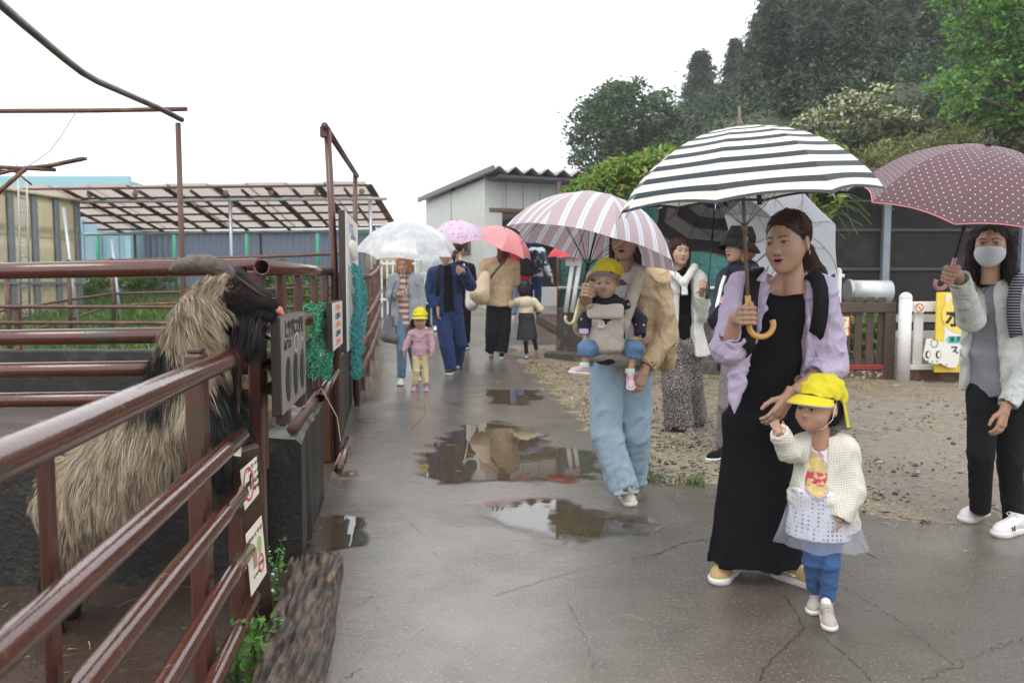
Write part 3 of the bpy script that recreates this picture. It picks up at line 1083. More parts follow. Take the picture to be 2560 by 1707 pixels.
part('rail', MB().tube([fp(4.8, .16, .12), fp(5.7, .16, .12)], .03, 14), M_PIPE, seg, True)
for Y in (3.5, 4.05, 4.75, 5.35):
    part('bar', MB().box(fp(Y, .99, -.0), (.034, .085, .66), rotz(radians(7.4)), bev=.006), M_POST, seg)
for Y, h_ in ((3.10, 1.33), (5.72, 1.36), (6.75, 1.36)):
    part('post', MB().box(fp(Y, h_ / 2 + .0, -.04), (.05, .07, h_), rotz(radians(7.4)), bev=.006), M_POST, seg)
for Y in (4.83, 4.42):
    part('collar', MB().tube([fp(Y, .965 if Y > 4.5 else .86), fp(Y + .03, .965 if Y > 4.5 else .86)], .036, 16, hollow=.2), M_RUSTY, seg, True)

# tall frame above that fence
fr = thing('goalpost', 'tall thin red-brown goalpost of pipes standing over the path fence', 'goalpost', fp(5.7, 0))
pole_top, pole_end = P(818, 320, 5.7), P(888, 437, 8.4)
part('pole', MB().tube([P(836, 660, 5.75) * V([1, 1, 0]) + V([0, 0, .0]), P(836, 660, 5.75), pole_top], .025, 14), M_POST, fr, True)
part('pole', MB().tube([P(888, 640, 8.4) * V([1, 1, 0]), P(888, 640, 8.4), pole_end], .025, 14), M_POST, fr, True)
part('top_pipe', MB().tube([pole_top + V([-.0, -.08, .0]), (pole_top + pole_end) / 2, pole_end + V([0, .1, -.0])], .024, 14), M_RUSTY, fr, True)
part('bracket', MB().box(pole_top + V([-.02, 0, -.03]), (.05, .06, .07)), M_RUSTY, fr)
# far run of the fence along the path
far = thing('pipe_fence', 'rusty far stretch of pipe fence beyond the turquoise net', 'fence', fp(11, 0))
for z in (.35, .62, .88, 1.35):
    part('rail', MB().tube([fp(Y, z + float(H(Y)) * .8, .05) for Y in (8.5, 10.5, 12.5, 15.0)], .028, 12, hollow=.15), M_RUSTY, far, True)
for Y in (8.5, 9.6, 10.8, 12.2, 13.6, 15):
    part('post', MB().box(fp(Y, .68 + float(H(Y)), 0), (.06, .07, 1.4), bev=.006), M_POST if Y < 11 else M_RUSTY, far)

# overhead pipe frame
ov = thing('overhead_pipe', 'bent dark pipe coming overhead from the upper left to its rusty pole', 'pipe', P(457, 760, 9.0) * V([1, 1, 0]))
top = P(450, 296, 9.0)
part('pole', MB().tube([P(457, 760, 9.0) * V([1, 1, 0]), P(457, 700, 9.0), P(445, 308, 9.0)], .030, 14), M_RUSTY, ov, True)
M_DKPIPE = pm('dark weathered pipe', (.10, .085, .07), .35, .35, 12, col2=(.05, .04, .035), c2=(.45, .6), bump=.2)
bend = [P(455, 300, 9.0), P(400, 272, 8.6), P(300, 228, 7.6), P(245, 204, 7.1), P(205, 181, 6.7), P(160, 146, 6.35), P(60, 62, 5.5), P(0, 10, 5.05), P(-120, -95, 4.3)]
part('bent_pipe', MB().tube(bend, .030, 16), M_DKPIPE, ov, True)
o = solo('cross_pipe', 'straight rusty pipe lying level across the bent overhead pipe', 'pipe',
     MB().tube([P(467, 273, 9.12), P(230, 277, 9.12), P(-200, 279, 9.12)], .026, 14, hollow=.2), M_RUSTY, P(230, 277, 9.12), smooth=True)
br = thing('broken_pipes', 'tangle of rusty broken pipes and rods tied together at the left edge', 'pipes', P(60, 420, 8.5))
for pts, r_ in [([(-150, 417), (0, 418), (138, 425)], .021), ([(-150, 470), (0, 434), (60, 420), (122, 414)], .018),
                ([(-60, 530), (0, 478), (66, 420)], .024), ([(10, 418), (45, 434), (79, 462)], .010), ([(-40, 424), (0, 426), (44, 430)], .012)]:
    part('rod', MB().tube([P(a, b, 8.5) for a, b in pts], r_, 10), M_RUSTY, br, True)
part('channel', MB().bar(P(118, 416, 8.5), P(213, 396, 8.4), .075, .03, bev=.006), M_RUSTY, br)
part('pipe_leg', MB().tube([P(-60, 530, 8.5), P(-62, 530, 8.5) * V([1, 1, 0])], .024, 10), M_RUSTY, br, True)
wire = [P(60, 422, 8.5), P(90, 403, 8.6), P(125, 378, 8.7), P(150, 345, 8.9), P(172, 310, 9.0), P(190, 281, 9.08)]
solo('wire', 'thin pinkish wire hanging from the level rusty pipe', 'wire', MB().tube(wire, .006, 6), pm('wire pink', (.35, .2, .2), .5), P(190, 281, 9.08), smooth=True)

# ---- fence on the wall at the back of the second pen
bk = thing('pipe_fence', 'thin rusty rails above the long grey concrete wall', 'fence', (-6, 9.05, .54))
for z in (.665, .835, 1.015):
    part('rail', MB().tube([(-1.95, 9.02, z), (-6, 9.02, z + .01), (-11.4, 8.98, z - .012)], .021, 12), M_RUSTY, bk, True)
for x in (-2.2, -3.75, -5.6, -7.4, -9.2):
    part('post', MB().box((x, 9.06, .78), (.05, .05, .55)), M_RUSTY, bk)

# ---- farther rusty fence with clamps
ff = thing('pipe_fence', 'brown scaffold-pipe fence in front of the grass and the blue-grey wall', 'fence', P(279, 700, 14))
line = [(860, 14.6), (627, 14.3), (457, 14.1), (279, 13.9), (171, 12.9), (15, 11.7), (-160, 10.6)]
tz = [634, 643, 647, 652, 657, 664, 672]; mz = [716, 724, 730, 734, 750, 775, 800]
lz = [735, 748, 757, 764, 800, 845, 880]
for rr, r_ in ((tz, .03), (mz, .024), (lz, .02)):
    part('rail', MB().tube([P(a, q, b) for (a, b), q in zip(line, rr)], r_, 10), M_RUSTY, ff, True)
for (a, b), q in list(zip(line, tz))[1:6]:
    p = P(a, q, b)
    part('post', MB().tube([V([p[0], p[1], float(H(p[1])) - .02]), p + V([0, 0, .05])], .032, 10), M_RUSTY, ff, True)
for a, b in ((171, 12.9), (279, 13.9)):
    p = P(a + 8, 655, b + .06)
    part('prop', MB().tube([V([p[0] + .1, p[1], float(H(p[1]))]), P(a - 12 if a < 200 else a, 520 if a < 200 else 600, b + .3)], .024, 10), M_GALV, ff, True)

# ---- railway sleeper beside the path
def sleeper():
    a, b = V([-.853, 3.43]), V([-.50, 1.2])
    n, m = 150, 26
    t = np.linspace(0, 1, n); s_ = np.linspace(-1, 1, m)
    T_, S = np.meshgrid(t, s_, indexing='ij')
    d = unit(np.append(b - a, 0)); side = np.cross(V([0, 0, 1]), d)
    L = np.linalg.norm(b - a)
    q = np.stack([T_ * L, S * .11, T_ * 0], -1).astype(np.float32)
    groove = snoise(q, 91, .035, 7, (.06, 1.6, 0)) + .7 * snoise(q, 92, .016, 7, (.05, 1.6, 0))
    h = .110 - .017 * np.abs(groove) - .012 * np.clip(np.abs(S) - .8, 0, 1) * 5 + .006 * snoise(q, 93, .2)
    pos = np.append(a, 0) + d * (T_ * L)[..., None] + side * (S * .108 + .006 * snoise(q, 94, .25))[..., None]
    pos[..., 2] = h
    v = [pos.reshape(-1, 3)]
    f = [(i * m + k, (i + 1) * m + k, (i + 1) * m + k + 1, i * m + k + 1)[::-1] for i in range(n - 1) for k in range(m - 1)]
    base = n * m
    for k, e in ((0, 0), (m - 1, 1)):
        low = pos[:, k].copy(); low[:, 2] = -.02; v.append(low)
        for i in range(n - 1):
            q4 = (i * m + k, (i + 1) * m + k, base + i + 1, base + i)
            f.append(q4 if e == 0 else q4[::-1])
        base += n
    low = pos[0].copy(); low[:, 2] = -.02; v.append(low)
    for k in range(m - 1):
        f.append((k, k + 1, base + k + 1, base + k)[::-1])
    t_ = NT('split wet sleeper wood')
    co = t_.obj()
    g = t_.noise(34., stretch=(1.0, .10, 1.0), detail=6, rough=.7)
    col = t_.mix(t_.ramp(g, .38, .66), (.012, .008, .006), (.175, .12, .085))
    col = t_.mix(t_.ramp(t_.noise(9., detail=3, stretch=(1, .25, 1)), .66, .74), col, (.26, .15, .07))
    b_ = t_.pbsdf(Base_Color=col, Roughness=.42)
    t_.put(b_.inputs['Normal'], t_.bump(g, .8, .012))
    return solo('wooden_sleeper', 'old split railway sleeper lying wet along the path edge', 'timber', (np.concatenate(v), f, None), t_.m, (-.68, 2.4, 0), smooth=True)
sleeper()
# weeds by the sleeper
def weed(name, label, base, n, hgt, spread, leaf, seed, mats, group=None, flower=None):
    r = np.random.default_rng(seed)
    t = thing(name, label, 'weed', base, group)
    mb = MB(); pts = []
    for i in range(n):
        a = r.uniform(0, 6.28)
        tip = V(base) + V([cos(a) * spread * r.uniform(.3, 1), sin(a) * spread * r.uniform(.3, 1), hgt * r.uniform(.5, 1)])
        mid = (V(base) + tip) / 2 + r.normal(size=3) * .012
        mb.tube([V(base), mid, tip], [.003, .002, .001], 5)
        for k in np.linspace(.25, 1, 9):
            pts.append(V(base) + (tip - V(base)) * k + r.normal(size=3) * .014)
    part('stems', mb, mats[0], t)
    v, f = leaves(V(pts), leaf, seed, .6, .55)
    part('leaves', (v, f, r.integers(0, len(mats), len(f))), mats, t, kind='stuff')
    if flower:
        v, f = leaves(V(pts)[r.uniform(size=len(pts)) < .3] + V([0, 0, .008]), leaf * .5, seed + 5, .8, .9)
        part('flowers', (v, f, None), flower, t, kind='stuff')
    return t
M_WEED = [pm('weed a', (.09, .22, .04), .5, .25, 30, trans=.25), pm('weed b', (.15, .32, .06), .5, .25, 30, trans=.25)]
M_WHITE = pm('white petal', (.8, .8, .74), .6)
weed('weed', 'flowering weed sprouting between the sign post and the sleeper', G(676, 1530, .0) + V([0, 0, .0]), 9, .34, .10, .028, 5, M_WEED, None, M_WHITE)
weed('weed', 'broad-leaved weed growing at the inner edge of the sleeper', G(640, 1640), 9, .17, .10, .042, 6, M_WEED)
weed('weed', 'bright weed in the lowest corner by the pipes', G(590, 1720), 10, .2, .12, .042, 7, M_WEED)

# ---- boards, notices, nets on the path fence
M_WPAINT = pm('white board paint', (.74, .72, .66), .5, .12, 8, col2=(.5, .46, .4), c2=(.6, .75), bump=.1)
M_CREAM = pm('cream laminate', (.78, .73, .6), .35, .06, 20)
M_BLACKP = pm('black lettering', (.02, .02, .022), .5, .1)
M_REDP = pm('red sign ink', (.62, .05, .05), .5, .1)
M_ORNGP = pm('orange ink', (.75, .25, .10), .5, .1)
M_BLUEP = pm('blue ink', (.22, .22, .5), .5, .1)
M_BOARDE = pm('board edge', (.035, .025, .02), .6, .3)
FD = unit([-.13, 1, 0]); FN = V([FD[1], -FD[0], 0]); UP = V([0, 0, 1.])      # along the fence / towards the path

def ring(c, ux, uy, r0, r1, n=28):
    mb = MB()
    a = np.linspace(0, 2 * pi, n, endpoint=False)
    nz = unit(np.cross(ux, uy)) * .0015
    v = [V(c) + nz + (ux * cos(t) * r[0] + uy * sin(t) * r[1]) for r in (r0, r1) for t in a]
    f = [(k, (k + 1) % n, n + (k + 1) % n, n + k)[::-1] for k in range(n)]
    return mb.add(v, f)
def disc(c, ux, uy, rx, ry, n=24, lift=.0015):
    nz = unit(np.cross(ux, uy)) * lift
    return MB().add([V(c) + nz + ux * cos(t) * rx + uy * sin(t) * ry for t in np.linspace(0, 2 * pi, n, endpoint=False)], [tuple(range(n))])

# corner post with two notices (faces the camera side of the path)
pb = P(626, 1160, 2.76)
SU = unit([.80, .60, 0]); SN = unit(np.cross(SU, UP))          # plane of the notices
post = solo('sign_post', 'dark timber plank at the fence corner carrying two laminated notices', 'post',
            MB().bar(G(652, 1560) + V([-.02, .05, -.02]), P(610, 1120, 2.72), .10, .03, up=SN, bev=.004), M_WOODD, G(652, 1560))
def notice(label, pix, Y, th=.003):
    c = [P(a, b, Y + dy) for a, b, dy in pix]
    o = (c[0] + c[1] + c[2] + c[3]) / 4
    ux = unit((c[1] - c[0]) + (c[2] - c[3])); uy = unit(c[0] - c[3] + c[1] - c[2]); nz = unit(np.cross(ux, uy))
    t = thing('notice', label, 'notice', o)
    mb = MB(); v = list(c) + [q - nz * th for q in c]
    mb.add(v, [(3, 2, 1, 0), (4, 5, 6, 7), (0, 1, 5, 4), (1, 2, 6, 5), (2, 3, 7, 6), (3, 0, 4, 7)])
    part('sheet', mb, M_CREAM, t)
    w = np.linalg.norm(c[1] - c[0]); h = np.linalg.norm(c[0] - c[3])
    return t, o + nz * .0015, ux, uy, w, h
t, o, ux, uy, w, h = notice('laminated notice with a black animal in a red ring, upper of two', [(601, 1176, 0), (642, 1140, .06), (648, 1232, .06), (613, 1275, 0)], 2.66)
part('red_ring', ring(o - ux * w * .14 + uy * h * .02, ux, uy, (w * .26, h * .36), (w * .33, h * .42)), M_REDP, t)
ani = [(-.16, -.12), (-.1, -.13), (-.1, -.02), (.06, -.02), (.07, -.13), (.13, -.12), (.13, .06), (.19, .1), (.17, .2), (.1, .16), (.06, .07), (-.15, .07), (-.2, .0)]
part('animal_mark', MB().prism([(a * w * 1.1, b * h * 1.2) for a, b in ani], o - ux * w * .14 + (np.cross(ux, uy)) * .003, ux, uy, .002), M_BLACKP, t)
for k, s_ in enumerate(['エサやり', 'Can be fed', '可以喂', '먹이']):
    lettering(s_, h * .13 if k != 1 else h * .09, o + ux * w * .30 + uy * h * (.34 - k * .19), ux, uy, M_BLACKP, t)
t, o, ux, uy, w, h = notice('laminated feed notice with a paper bag and a small red ring, lower of two', [(615, 1336, 0), (654, 1288, .06), (667, 1430, .06), (629, 1490, 0)], 2.64)
lettering('野菜のエサは', h * .075, o + uy * h * .33 - ux * w * .08, ux, uy, pm('brown ink', (.2, .1, .06), .5), t)
part('bag_picture', MB().prism([(-w * .22, -h * .16), (-w * .02, -h * .16), (-w * .0, h * .14), (-w * .22, h * .14)], o + np.cross(ux, uy) * .002, ux, uy, .001), pm('paper bag brown', (.42, .25, .12), .7), t)
part('vegetable_picture', disc(o + ux * w * .22 + uy * h * .1, ux, uy, w * .12, h * .14), pm('leaf print', (.35, .45, .2), .6), t)
part('red_ring', ring(o + ux * w * .22 - uy * h * .2, ux, uy, (w * .12, h * .12), (w * .17, h * .15)), M_REDP, t)
lettering('どちら', h * .055, o - ux * w * .1 - uy * h * .28, ux, uy, M_BLACKP, t)
lettering('100', h * .07, o + ux * w * .22 - uy * h * .2, ux, uy, M_BLACKP, t)
# small paper tag on the rail
solo('paper_tag', 'small crumpled white tag tied near the goat foreleg', 'tag', MB().prism([(-.018, -.03), (.015, -.035), (.02, .02), (-.01, .03)], P(590, 1115, 2.6), (1, 0, 0), (0, 0, 1), .002), M_WPAINT, P(590, 1115, 2.6))

def fence_board(name, label, Y0, Y1, z0, z1, off=.05, th=.035, mat=None, frame=True):
    a = fp(Y0, z0, off); L = (Y1 - Y0) / FD[1]
    t = thing(name, label, 'sign', a)
    c = a + FD * L / 2 + UP * (z1 - z0) / 2
    part('board', MB().box(c, (L, th, z1 - z0), np.stack([FD, np.cross(UP, FD), UP], 1), bev=.004), M_BOARDE, t)
    face = c + FN * (th / 2 + .002)
    part('face_panel', MB().box(face, (L - .012, .004, (z1 - z0) - .012), np.stack([FD, np.cross(UP, FD), UP], 1)), mat or M_WPAINT, t)
    return t, face + FN * .0025, FD, L, z1 - z0
# seen from the path the writing reads from the far end to the near end
M_GREYB = pm('weathered grey board', (.25, .22, .18), .5, .2, 9, col2=(.16, .14, .115), c2=(.55, .7), stretch=(1, 1, .2))
t, c, ux, L, h_ = fence_board('sign_board', 'weathered grey board with hand-cut letters and three black ovals', 2.87, 3.54, .80, 1.16, .075, mat=M_GREYB)
RX = FD
for k in range(3):
    part('black_oval', disc(c + FD * (-.19 + k * .20) - UP * .06, FD, UP, .070, .085), M_BLACKP, t)
    part('oval_shine', disc(c + FD * (-.165 + k * .20) - UP * .06, FD, UP, .018, .068, lift=.003), pm('oval grey', (.12, .12, .13), .4), t)
lettering('ヒツジにエサを', .075, c + UP * .125, FD, UP, M_BLACKP, t, bold=.003)
lettering('あげてね', .045, c + UP * .07 - FD * .2, FD, UP, M_BLACKP, t)
for k, m in ((0, M_WPAINT), (1, pm('pale blue paint', (.45, .62, .66), .5))):
    part('picture_frame', ring(c + FD * (.04 + .17 * k) + UP * (.065 - .03 * k), FD, UP, (.062, .034), (.074, .042), 8), m, t)
for k in (-.2, .28):
    part('foot_bracket', MB().box(c + FD * k - UP * .20 - FN * .02, (.06, .05, .05), np.stack([FD, np.cross(UP, FD), UP], 1)), M_WOODD, t)
t, c, ux, L, h_ = fence_board('sign_board', 'narrow white notice board with orange writing between the two nets', 4.80, 5.50, .87, 1.17, .08)
for k in range(5):
    lettering('えさ 百円 やさしく', .045, c + UP * (.11 - k * .055), FD, UP, [M_ORNGP, M_BLACKP][k % 2], t)
t, c, ux, L, h_ = fence_board('tall_sign_board', 'tall white picture board with blue and orange writing wrapped in turquoise net', 5.58, 6.95, .80, 1.79, .10, .045)
for k in range(11):
    lettering(['ひつじさん', 'の毛を見て', 'みよう', 'ヤギのこと'][k % 4], .10, c + UP * (.40 - k * .08) + FD * (.1 if k % 3 else -.1), FD, UP, [M_BLUEP, M_BLACKP, M_ORNGP][k % 3], t)
part('cut_cloud', MB().ball(c + UP * .25 + FD * .1, (.5, .02, .08), np.stack([FD, np.cross(UP, FD), UP], 1), 14), M_WPAINT, t, True)

# nets
def net(name, label, pts_fn, nu, nv, rad, mat, seed, cat='net', jit=.012):
    r = np.random.default_rng(seed)
    g = V([[pts_fn(u, v) for u in np.linspace(0, 1, nu)] for v in np.linspace(0, 1, nv)])
    g = g + r.normal(size=g.shape) * jit
    vs_, fs, o = [], [], 0
    def strip(a, b):
        nonlocal o
        d = unit(b - a); s1 = unit(np.cross(d, r.normal(size=3))) * rad; s2 = np.cross(d, s1)
        vs_.extend([a + s1, a - s1 * .5 + s2 * .87, a - s1 * .5 - s2 * .87, b + s1, b - s1 * .5 + s2 * .87, b - s1 * .5 - s2 * .87])
        for k in range(3):
            fs.append((o + k, o + (k + 1) % 3, o + 3 + (k + 1) % 3, o + 3 + k))
        o += 6
    for j in range(nv):
        for i in range(nu):
            if i + 1 < nu and r.uniform() < .96: strip(g[j, i], g[j, i + 1])
            if j + 1 < nv and r.uniform() < .96: strip(g[j, i], g[j + 1, i])
    return solo(name, label, cat, (V(vs_), fs, None), mat, g[0, 0])
M_GNET = pm('green net', (.015, .25, .12), .55, .35, 20)
M_TNET = pm('turquoise net', (.03, .27, .27), .55, .35, 20)
def gnet(u, v):
    Y = 4.16 + 1.05 * u
    z = 1.155 - v * (.42 - .10 * abs(u - .4)) + .02 * sin(u * 9)
    off = .035 + .03 * sin(v * 6 + u * 5) + (.0 if v > .06 else -.05)
    return fp(Y, z, off + .02 * v)
net('net', 'bright green fishing net draped over the pipe next to the ovals board', gnet, 30, 34, .0030, M_GNET, 3, jit=.010)
def tnet(u, v):
    Y = 5.75 + 2.55 * u
    z = 1.40 + .05 * sin(u * 5) - v * (.46 + .16 * sin(u * 7 + 1) * v)
    return fp(Y, z, .135 + .05 * sin(v * 3.1) + .025 * sin(u * 17 + v * 4) - .07 * u)
net('net', 'turquoise fishing net hanging bunched over the tall board', tnet, 90, 40, .0024, M_TNET, 4, jit=.009)
def tnet2(u, v):
    Y = 5.7 + .9 * u
    z = .98 - v * (.42 * (1 - .6 * abs(u - .3)))
    return fp(Y, z, .14 + .025 * sin(u * 11 + v * 3) + .03 * v)
net('net', 'torn lower end of the turquoise net trailing towards the path', tnet2, 34, 24, .0024, M_TNET, 8, jit=.009)
# rope and strap hanging from the wall
wq = lambda Y, z: V([float(walx(Y)) + .025, Y, z])
rp = [wq(8.3, .71), wq(8.5, .66), wq(8.6, .52), wq(8.62, .36)]
solo('rope', 'grey rope with a black grip hanging down the mossy wall', 'rope', MB().tube(rp, .008, 8), pm('rope grey', (.4, .38, .34), .8), rp[0], smooth=True)
lp = [wq(8.62 + .10 * cos(a), .20 + .16 * sin(a)) for a in np.linspace(pi / 2, pi * 2.4, 14)]
solo('strap_loop', 'black loop of strap at the foot of the mossy wall', 'strap', MB().tube(lp, .011, 8), M_BLACKP, lp[0], smooth=True)
hay = [fp(4.55, .655, .06), fp(4.5, .69, .06), fp(4.42, .66, .09), fp(4.35, .55, .16), fp(4.3, .43, .18)]
solo('straw_stalk', 'pale straw stalk tied over the pipe on the low wall', 'straw', MB().tube(hay, .003, 5), M_STRAW[0], hay[0])

# ================================================================ buildings
# --- blue-grey ribbed building behind the pens
M_RIB = pm('blue-grey ribbed sheet', (.135, .165, .215), .45, .08, 2)
M_WHITEM = pm('white trim', (.75, .76, .76), .45, .06, 5)
M_GREENP = pm('green fence post', (.02, .26, .15), .4, .15, 10)
gb = thing('ribbed_building', 'long blue-grey ribbed metal building behind the slatted canopy', 'building', (-8, 24, 1.0))
xs = np.arange(-16.5, -1.8, .09)
zz = np.where((np.arange(len(xs)) % 2) == 0, 0, .045)
v = np.concatenate([np.stack([xs, 24 + zz, np.full(len(xs), .9)], 1), np.stack([xs, 24 + zz, np.full(len(xs), 2.86)], 1)])
n = len(xs)
part('wall', (v, [(i, i + 1, n + i + 1, n + i) for i in range(n - 1)], None), M_RIB, gb)
part('roof', MB().box((-9.2, 27, 2.93), (15.0, 6.2, .06)), M_WHITEM, gb)
part('eave_trim', MB().box((-9.15, 23.93, 2.92), (14.9, .10, .17), bev=.01), M_WHITEM, gb)
part('back_wall', MB().box((-9.2, 27.1, 1.9), (14.6, 6.0, 1.9)), M_RIB, gb)
# green posts + chain link in front of it
gf = thing('wire_fence', 'green wire fence posts standing against the blue-grey building', 'fence', (-9, 22.9, 1.0))
for px_ in (250, 441, 621, 797, 930):
    x = (px_ - 1280) / 2000 * 22.9
    part('post', MB().tube([(x, 22.9, .95), (x, 22.9, 2.75)], .05, 10), M_GREENP, gf, True)
part('top_rail', MB().tube([(-13, 22.9, 2.72), (-3.6, 22.9, 2.72)], .02, 8), M_GREENP, gf, True)

# --- slatted translucent canopy
M_SHEET = NT('translucent corrugated sheet')
_t = M_SHEET
_c = _t.mix(_t.noise(2., detail=4), (.31, .25, .215), (.42, .35, .31))
_b = _t.n('BsdfPrincipled', None, Base_Color=_c, Roughness=.4)
_tr = _t.n('BsdfTranslucent', None, Color=_t.mix(.4, _c, (.66, .58, .53)))
_ms = _t.n('MixShader', None, Fac=.68)
_t.t.links.new(_b.outputs[0], _ms.inputs[1]); _t.t.links.new(_tr.outputs[0], _ms.inputs[2]); _t.t.links.new(_ms.outputs[0], _t.out.inputs[0])
M_SHEET = _t.m
M_PURL = pm('rusty purlin', (.11, .05, .04), .6, .3, 8)
M_RAFT = pm('mossy dark rafter', (.075, .07, .05), .7, .3, 8)
M_BATT = pm('brown batten', (.17, .115, .085), .6, .2, 6)
can = thing('canopy', 'lean-to canopy of pinkish corrugated sheets on rusty purlins and steel posts', 'canopy', (-6.5, 18.5, .6))
def cz(x, y):                                   # underside plane
    return 3.27 - (y - 17) * .165 + (x + 6.5) * .012
def roofp(x, y, dz=0): return V([x, y, cz(x, y) + dz])
for i in range(9):
    x0 = -10.55 + i * .825; x1 = x0 + .90
    xs = np.arange(x0, x1, .04); n = len(xs)
    w = .012 * np.sin(xs / .076 * 2 * pi) + (.0 if i % 2 else .018)
    rows = [np.stack([xs, np.full(n, y), cz(xs, y) + .075 + w], 1) for y in (16.9, 18.7, 20.7)]
    v = np.concatenate(rows)
    f = [(r_ * n + k, r_ * n + k + 1, (r_ + 1) * n + k + 1, (r_ + 1) * n + k) for r_ in range(2) for k in range(n - 1)]
    part('roof_sheet', (v, f, None), M_SHEET, can, True)
for y in (17.0, 17.75, 18.5, 19.2, 19.9, 20.6):
    part('purlin', MB().bar(roofp(-10.6, y, .035), roofp(-3.02, y, .035), .045, .045, bev=.004), M_PURL, can)
for i in range(7):
    x = -10.0 + i * 1.08
    part('rafter', MB().bar(roofp(x - .0, 17.0, -.03), roofp(x - .0, 20.7, -.03), .045, .055, bev=.004), M_RAFT, can)
    part('batten', MB().box((roofp(x + .49, 18.85, .0647)), (.17, 3.7, .008), rotx(-math.atan(.165))), M_BATT, can)
part('beam', MB().tube([P(119, 507, 17.3), P(575, 500, 17.3), P(967, 497, 17.3)], .035, 10), M_GALV, can, True)
for a, b, c_ in ((575, 494, 581), (925, 498, 932), (152, 508, 172)):
    q = P(a, b, 17.3); q2 = P(c_, 700, 17.3)
    part('post', MB().tube([V([q2[0], 17.3, float(H(17.3))]), q], .038, 10), M_GALV, can, True)
for i in range(8):
    q = roofp(-10.0 + i * .97, 17.28, .02) + V([0, 0, .10])
    part('coupler', MB().ball(q - V([0, 0, .13]), .065, seg=8), pm('yellowed coupler', (.36, .33, .2), .6), can, True)
part('back_beam', MB().tube([(-10.9, 20.5, cz(-10.9, 20.5) - .1), (-2.9, 20.5, cz(-2.9, 20.5) - .1)], .04, 8), M_GALV, can, True)
for x in (-9.6, -6.4, -3.2):
    part('back_post', MB().tube([(x, 20.5, float(H(20.5))), (x, 20.5, cz(x, 20.5) - .1)], .035, 8), M_RUSTY, can, True)

# --- cream panel tank
M_TANK = pm('cream panel', (.66, .58, .37), .55, .12, 2.2, col2=(.48, .43, .30), c2=(.52, .72), c2scale=1.6, stretch=(1, 1, .35))
M_TRIB = pm('grey steel rib', (.21, .235, .25), .5, .2, 6)
tk = thing('panel_tank', 'big cream water tank of moulded panels with grey ribs and a ladder', 'tank', (-10, 16, .5))
A, B = P(-260, 700, 12.9), P(203, 700, 17.4)
A[2] = B[2] = .45
D = unit(B - A); LN = np.linalg.norm(B - A); TN = unit(np.cross(D, UP))      # outward, towards the camera
if TN[1] > 0: TN = -TN
Rm = np.stack([D, np.cross(UP, D), UP], 1)
TOP = 3.06
part('shell', MB().box((A + B) / 2 + UP * (TOP - .45) / 2 - TN * 1.6, (LN, 3.0, TOP - .45), Rm), M_TANK, tk)
npan = 7
for i in range(npan):
    s0 = LN * i / npan; s1 = LN * (i + 1) / npan
    for j, (za, zb) in enumerate(((0.0, .84), (.86, 1.76), (1.78, 2.60))):
        mb = MB()
        cx_, cw = (s0 + s1) / 2, (s1 - s0)
        nx_, nz_ = 15, 15
        X_, Z_ = np.meshgrid(np.linspace(-.5, .5, nx_), np.linspace(-.5, .5, nz_))
        if j == 0:
            prof = -.10 * np.clip(1.4 - ((X_ / .24) ** 4 + (np.clip((Z_ + .1), 0, 1) / .36) ** 2), 0, .5) * 2
            prof = np.where(Z_ < -.4, prof * .3, prof)
        else:
            prof = .06 * np.clip((.40 - np.maximum(np.abs(X_) * 1.02, np.abs(Z_ - .02))) / .10, 0, 1)
        pts = A + D * (cx_ + X_[..., None] * cw * .97) + UP * (za + (Z_[..., None] + .5) * (zb - za)) + TN * (.02 - .1 + prof[..., None])
        v = pts.reshape(-1, 3)
        f = [(r_ * nx_ + k, r_ * nx_ + k + 1, (r_ + 1) * nx_ + k + 1, (r_ + 1) * nx_ + k) for r_ in range(nz_ - 1) for k in range(nx_ - 1)]
        part('panel', (v, f, None), M_TANK, tk, True)
    part('rib', MB().box(A + D * s1 + UP * (TOP - .45) / 2 - TN * .03, (.135, .05, TOP - .45 - .05), Rm, bev=.01), M_TRIB, tk)
    for kz in np.arange(.15, 2.5, .16):
        pass
part('top_edge', MB().box((A + B) / 2 + UP * (TOP - .45 + .02) - TN * .05, (LN, .25, .06), Rm, bev=.01), M_TANK, tk)
part('mid_flange', MB().box((A + B) / 2 + UP * .85 + TN * .0, (LN, .06, .05), Rm), M_TRIB, tk)
ld = thing('ladder', 'thin steel ladder with hooked tops against the cream tank', 'ladder', P(55, 740, 14.6))
qa, qb = P(50, 740, 14.7), P(72, 740, 14.9)
for q, tx_ in ((qa, 45), (qb, 66)):
    part('rail', MB().tube([V([q[0], q[1], .4]), P(tx_, 430, 14.8), P(tx_ - 3, 412, 15.0), P(tx_ - 16, 394, 15.6)], .018, 8), M_GALV, ld, True)
for z in np.arange(.7, 3.1, .28):
    tt = (z - .4) / 3.0
    a_ = V([qa[0], qa[1], .4]) * (1 - tt) + P(45, 430, 14.8) * tt; b_ = V([qb[0], qb[1], .4]) * (1 - tt) + P(66, 430, 14.8) * tt
    part('rung', MB().tube([a_, b_], .012, 6), M_GALV, ld, True)

# --- pale blue building
M_PBLUE = pm('pale blue metal', (.27, .43, .50), .5, .06, 2)
pbld = thing('blue_building', 'pale blue metal building behind the cream tank', 'building', (-15, 23, 1))
part('wall', MB().box((-15.0, 24.6, 2.6), (8.1, 3.0, 3.25)), M_PBLUE, pbld)
part('fascia', MB().box((-15.0, 23.02, 4.13), (8.3, .12, .42), bev=.02), pm('pale blue trim', (.30, .52, .58), .5, .06, 2), pbld)
part('corner_trim', MB().box((-10.97, 23.05, 2.55), (.16, .14, 2.7), bev=.01), pm('pale blue trim', (.30, .52, .58), .5), pbld)
for x in np.arange(-18.8, -11.2, .5):
    part('rib', MB().box((x, 23.08, 2.4), (.05, .03, 3.0)), M_PBLUE, pbld)

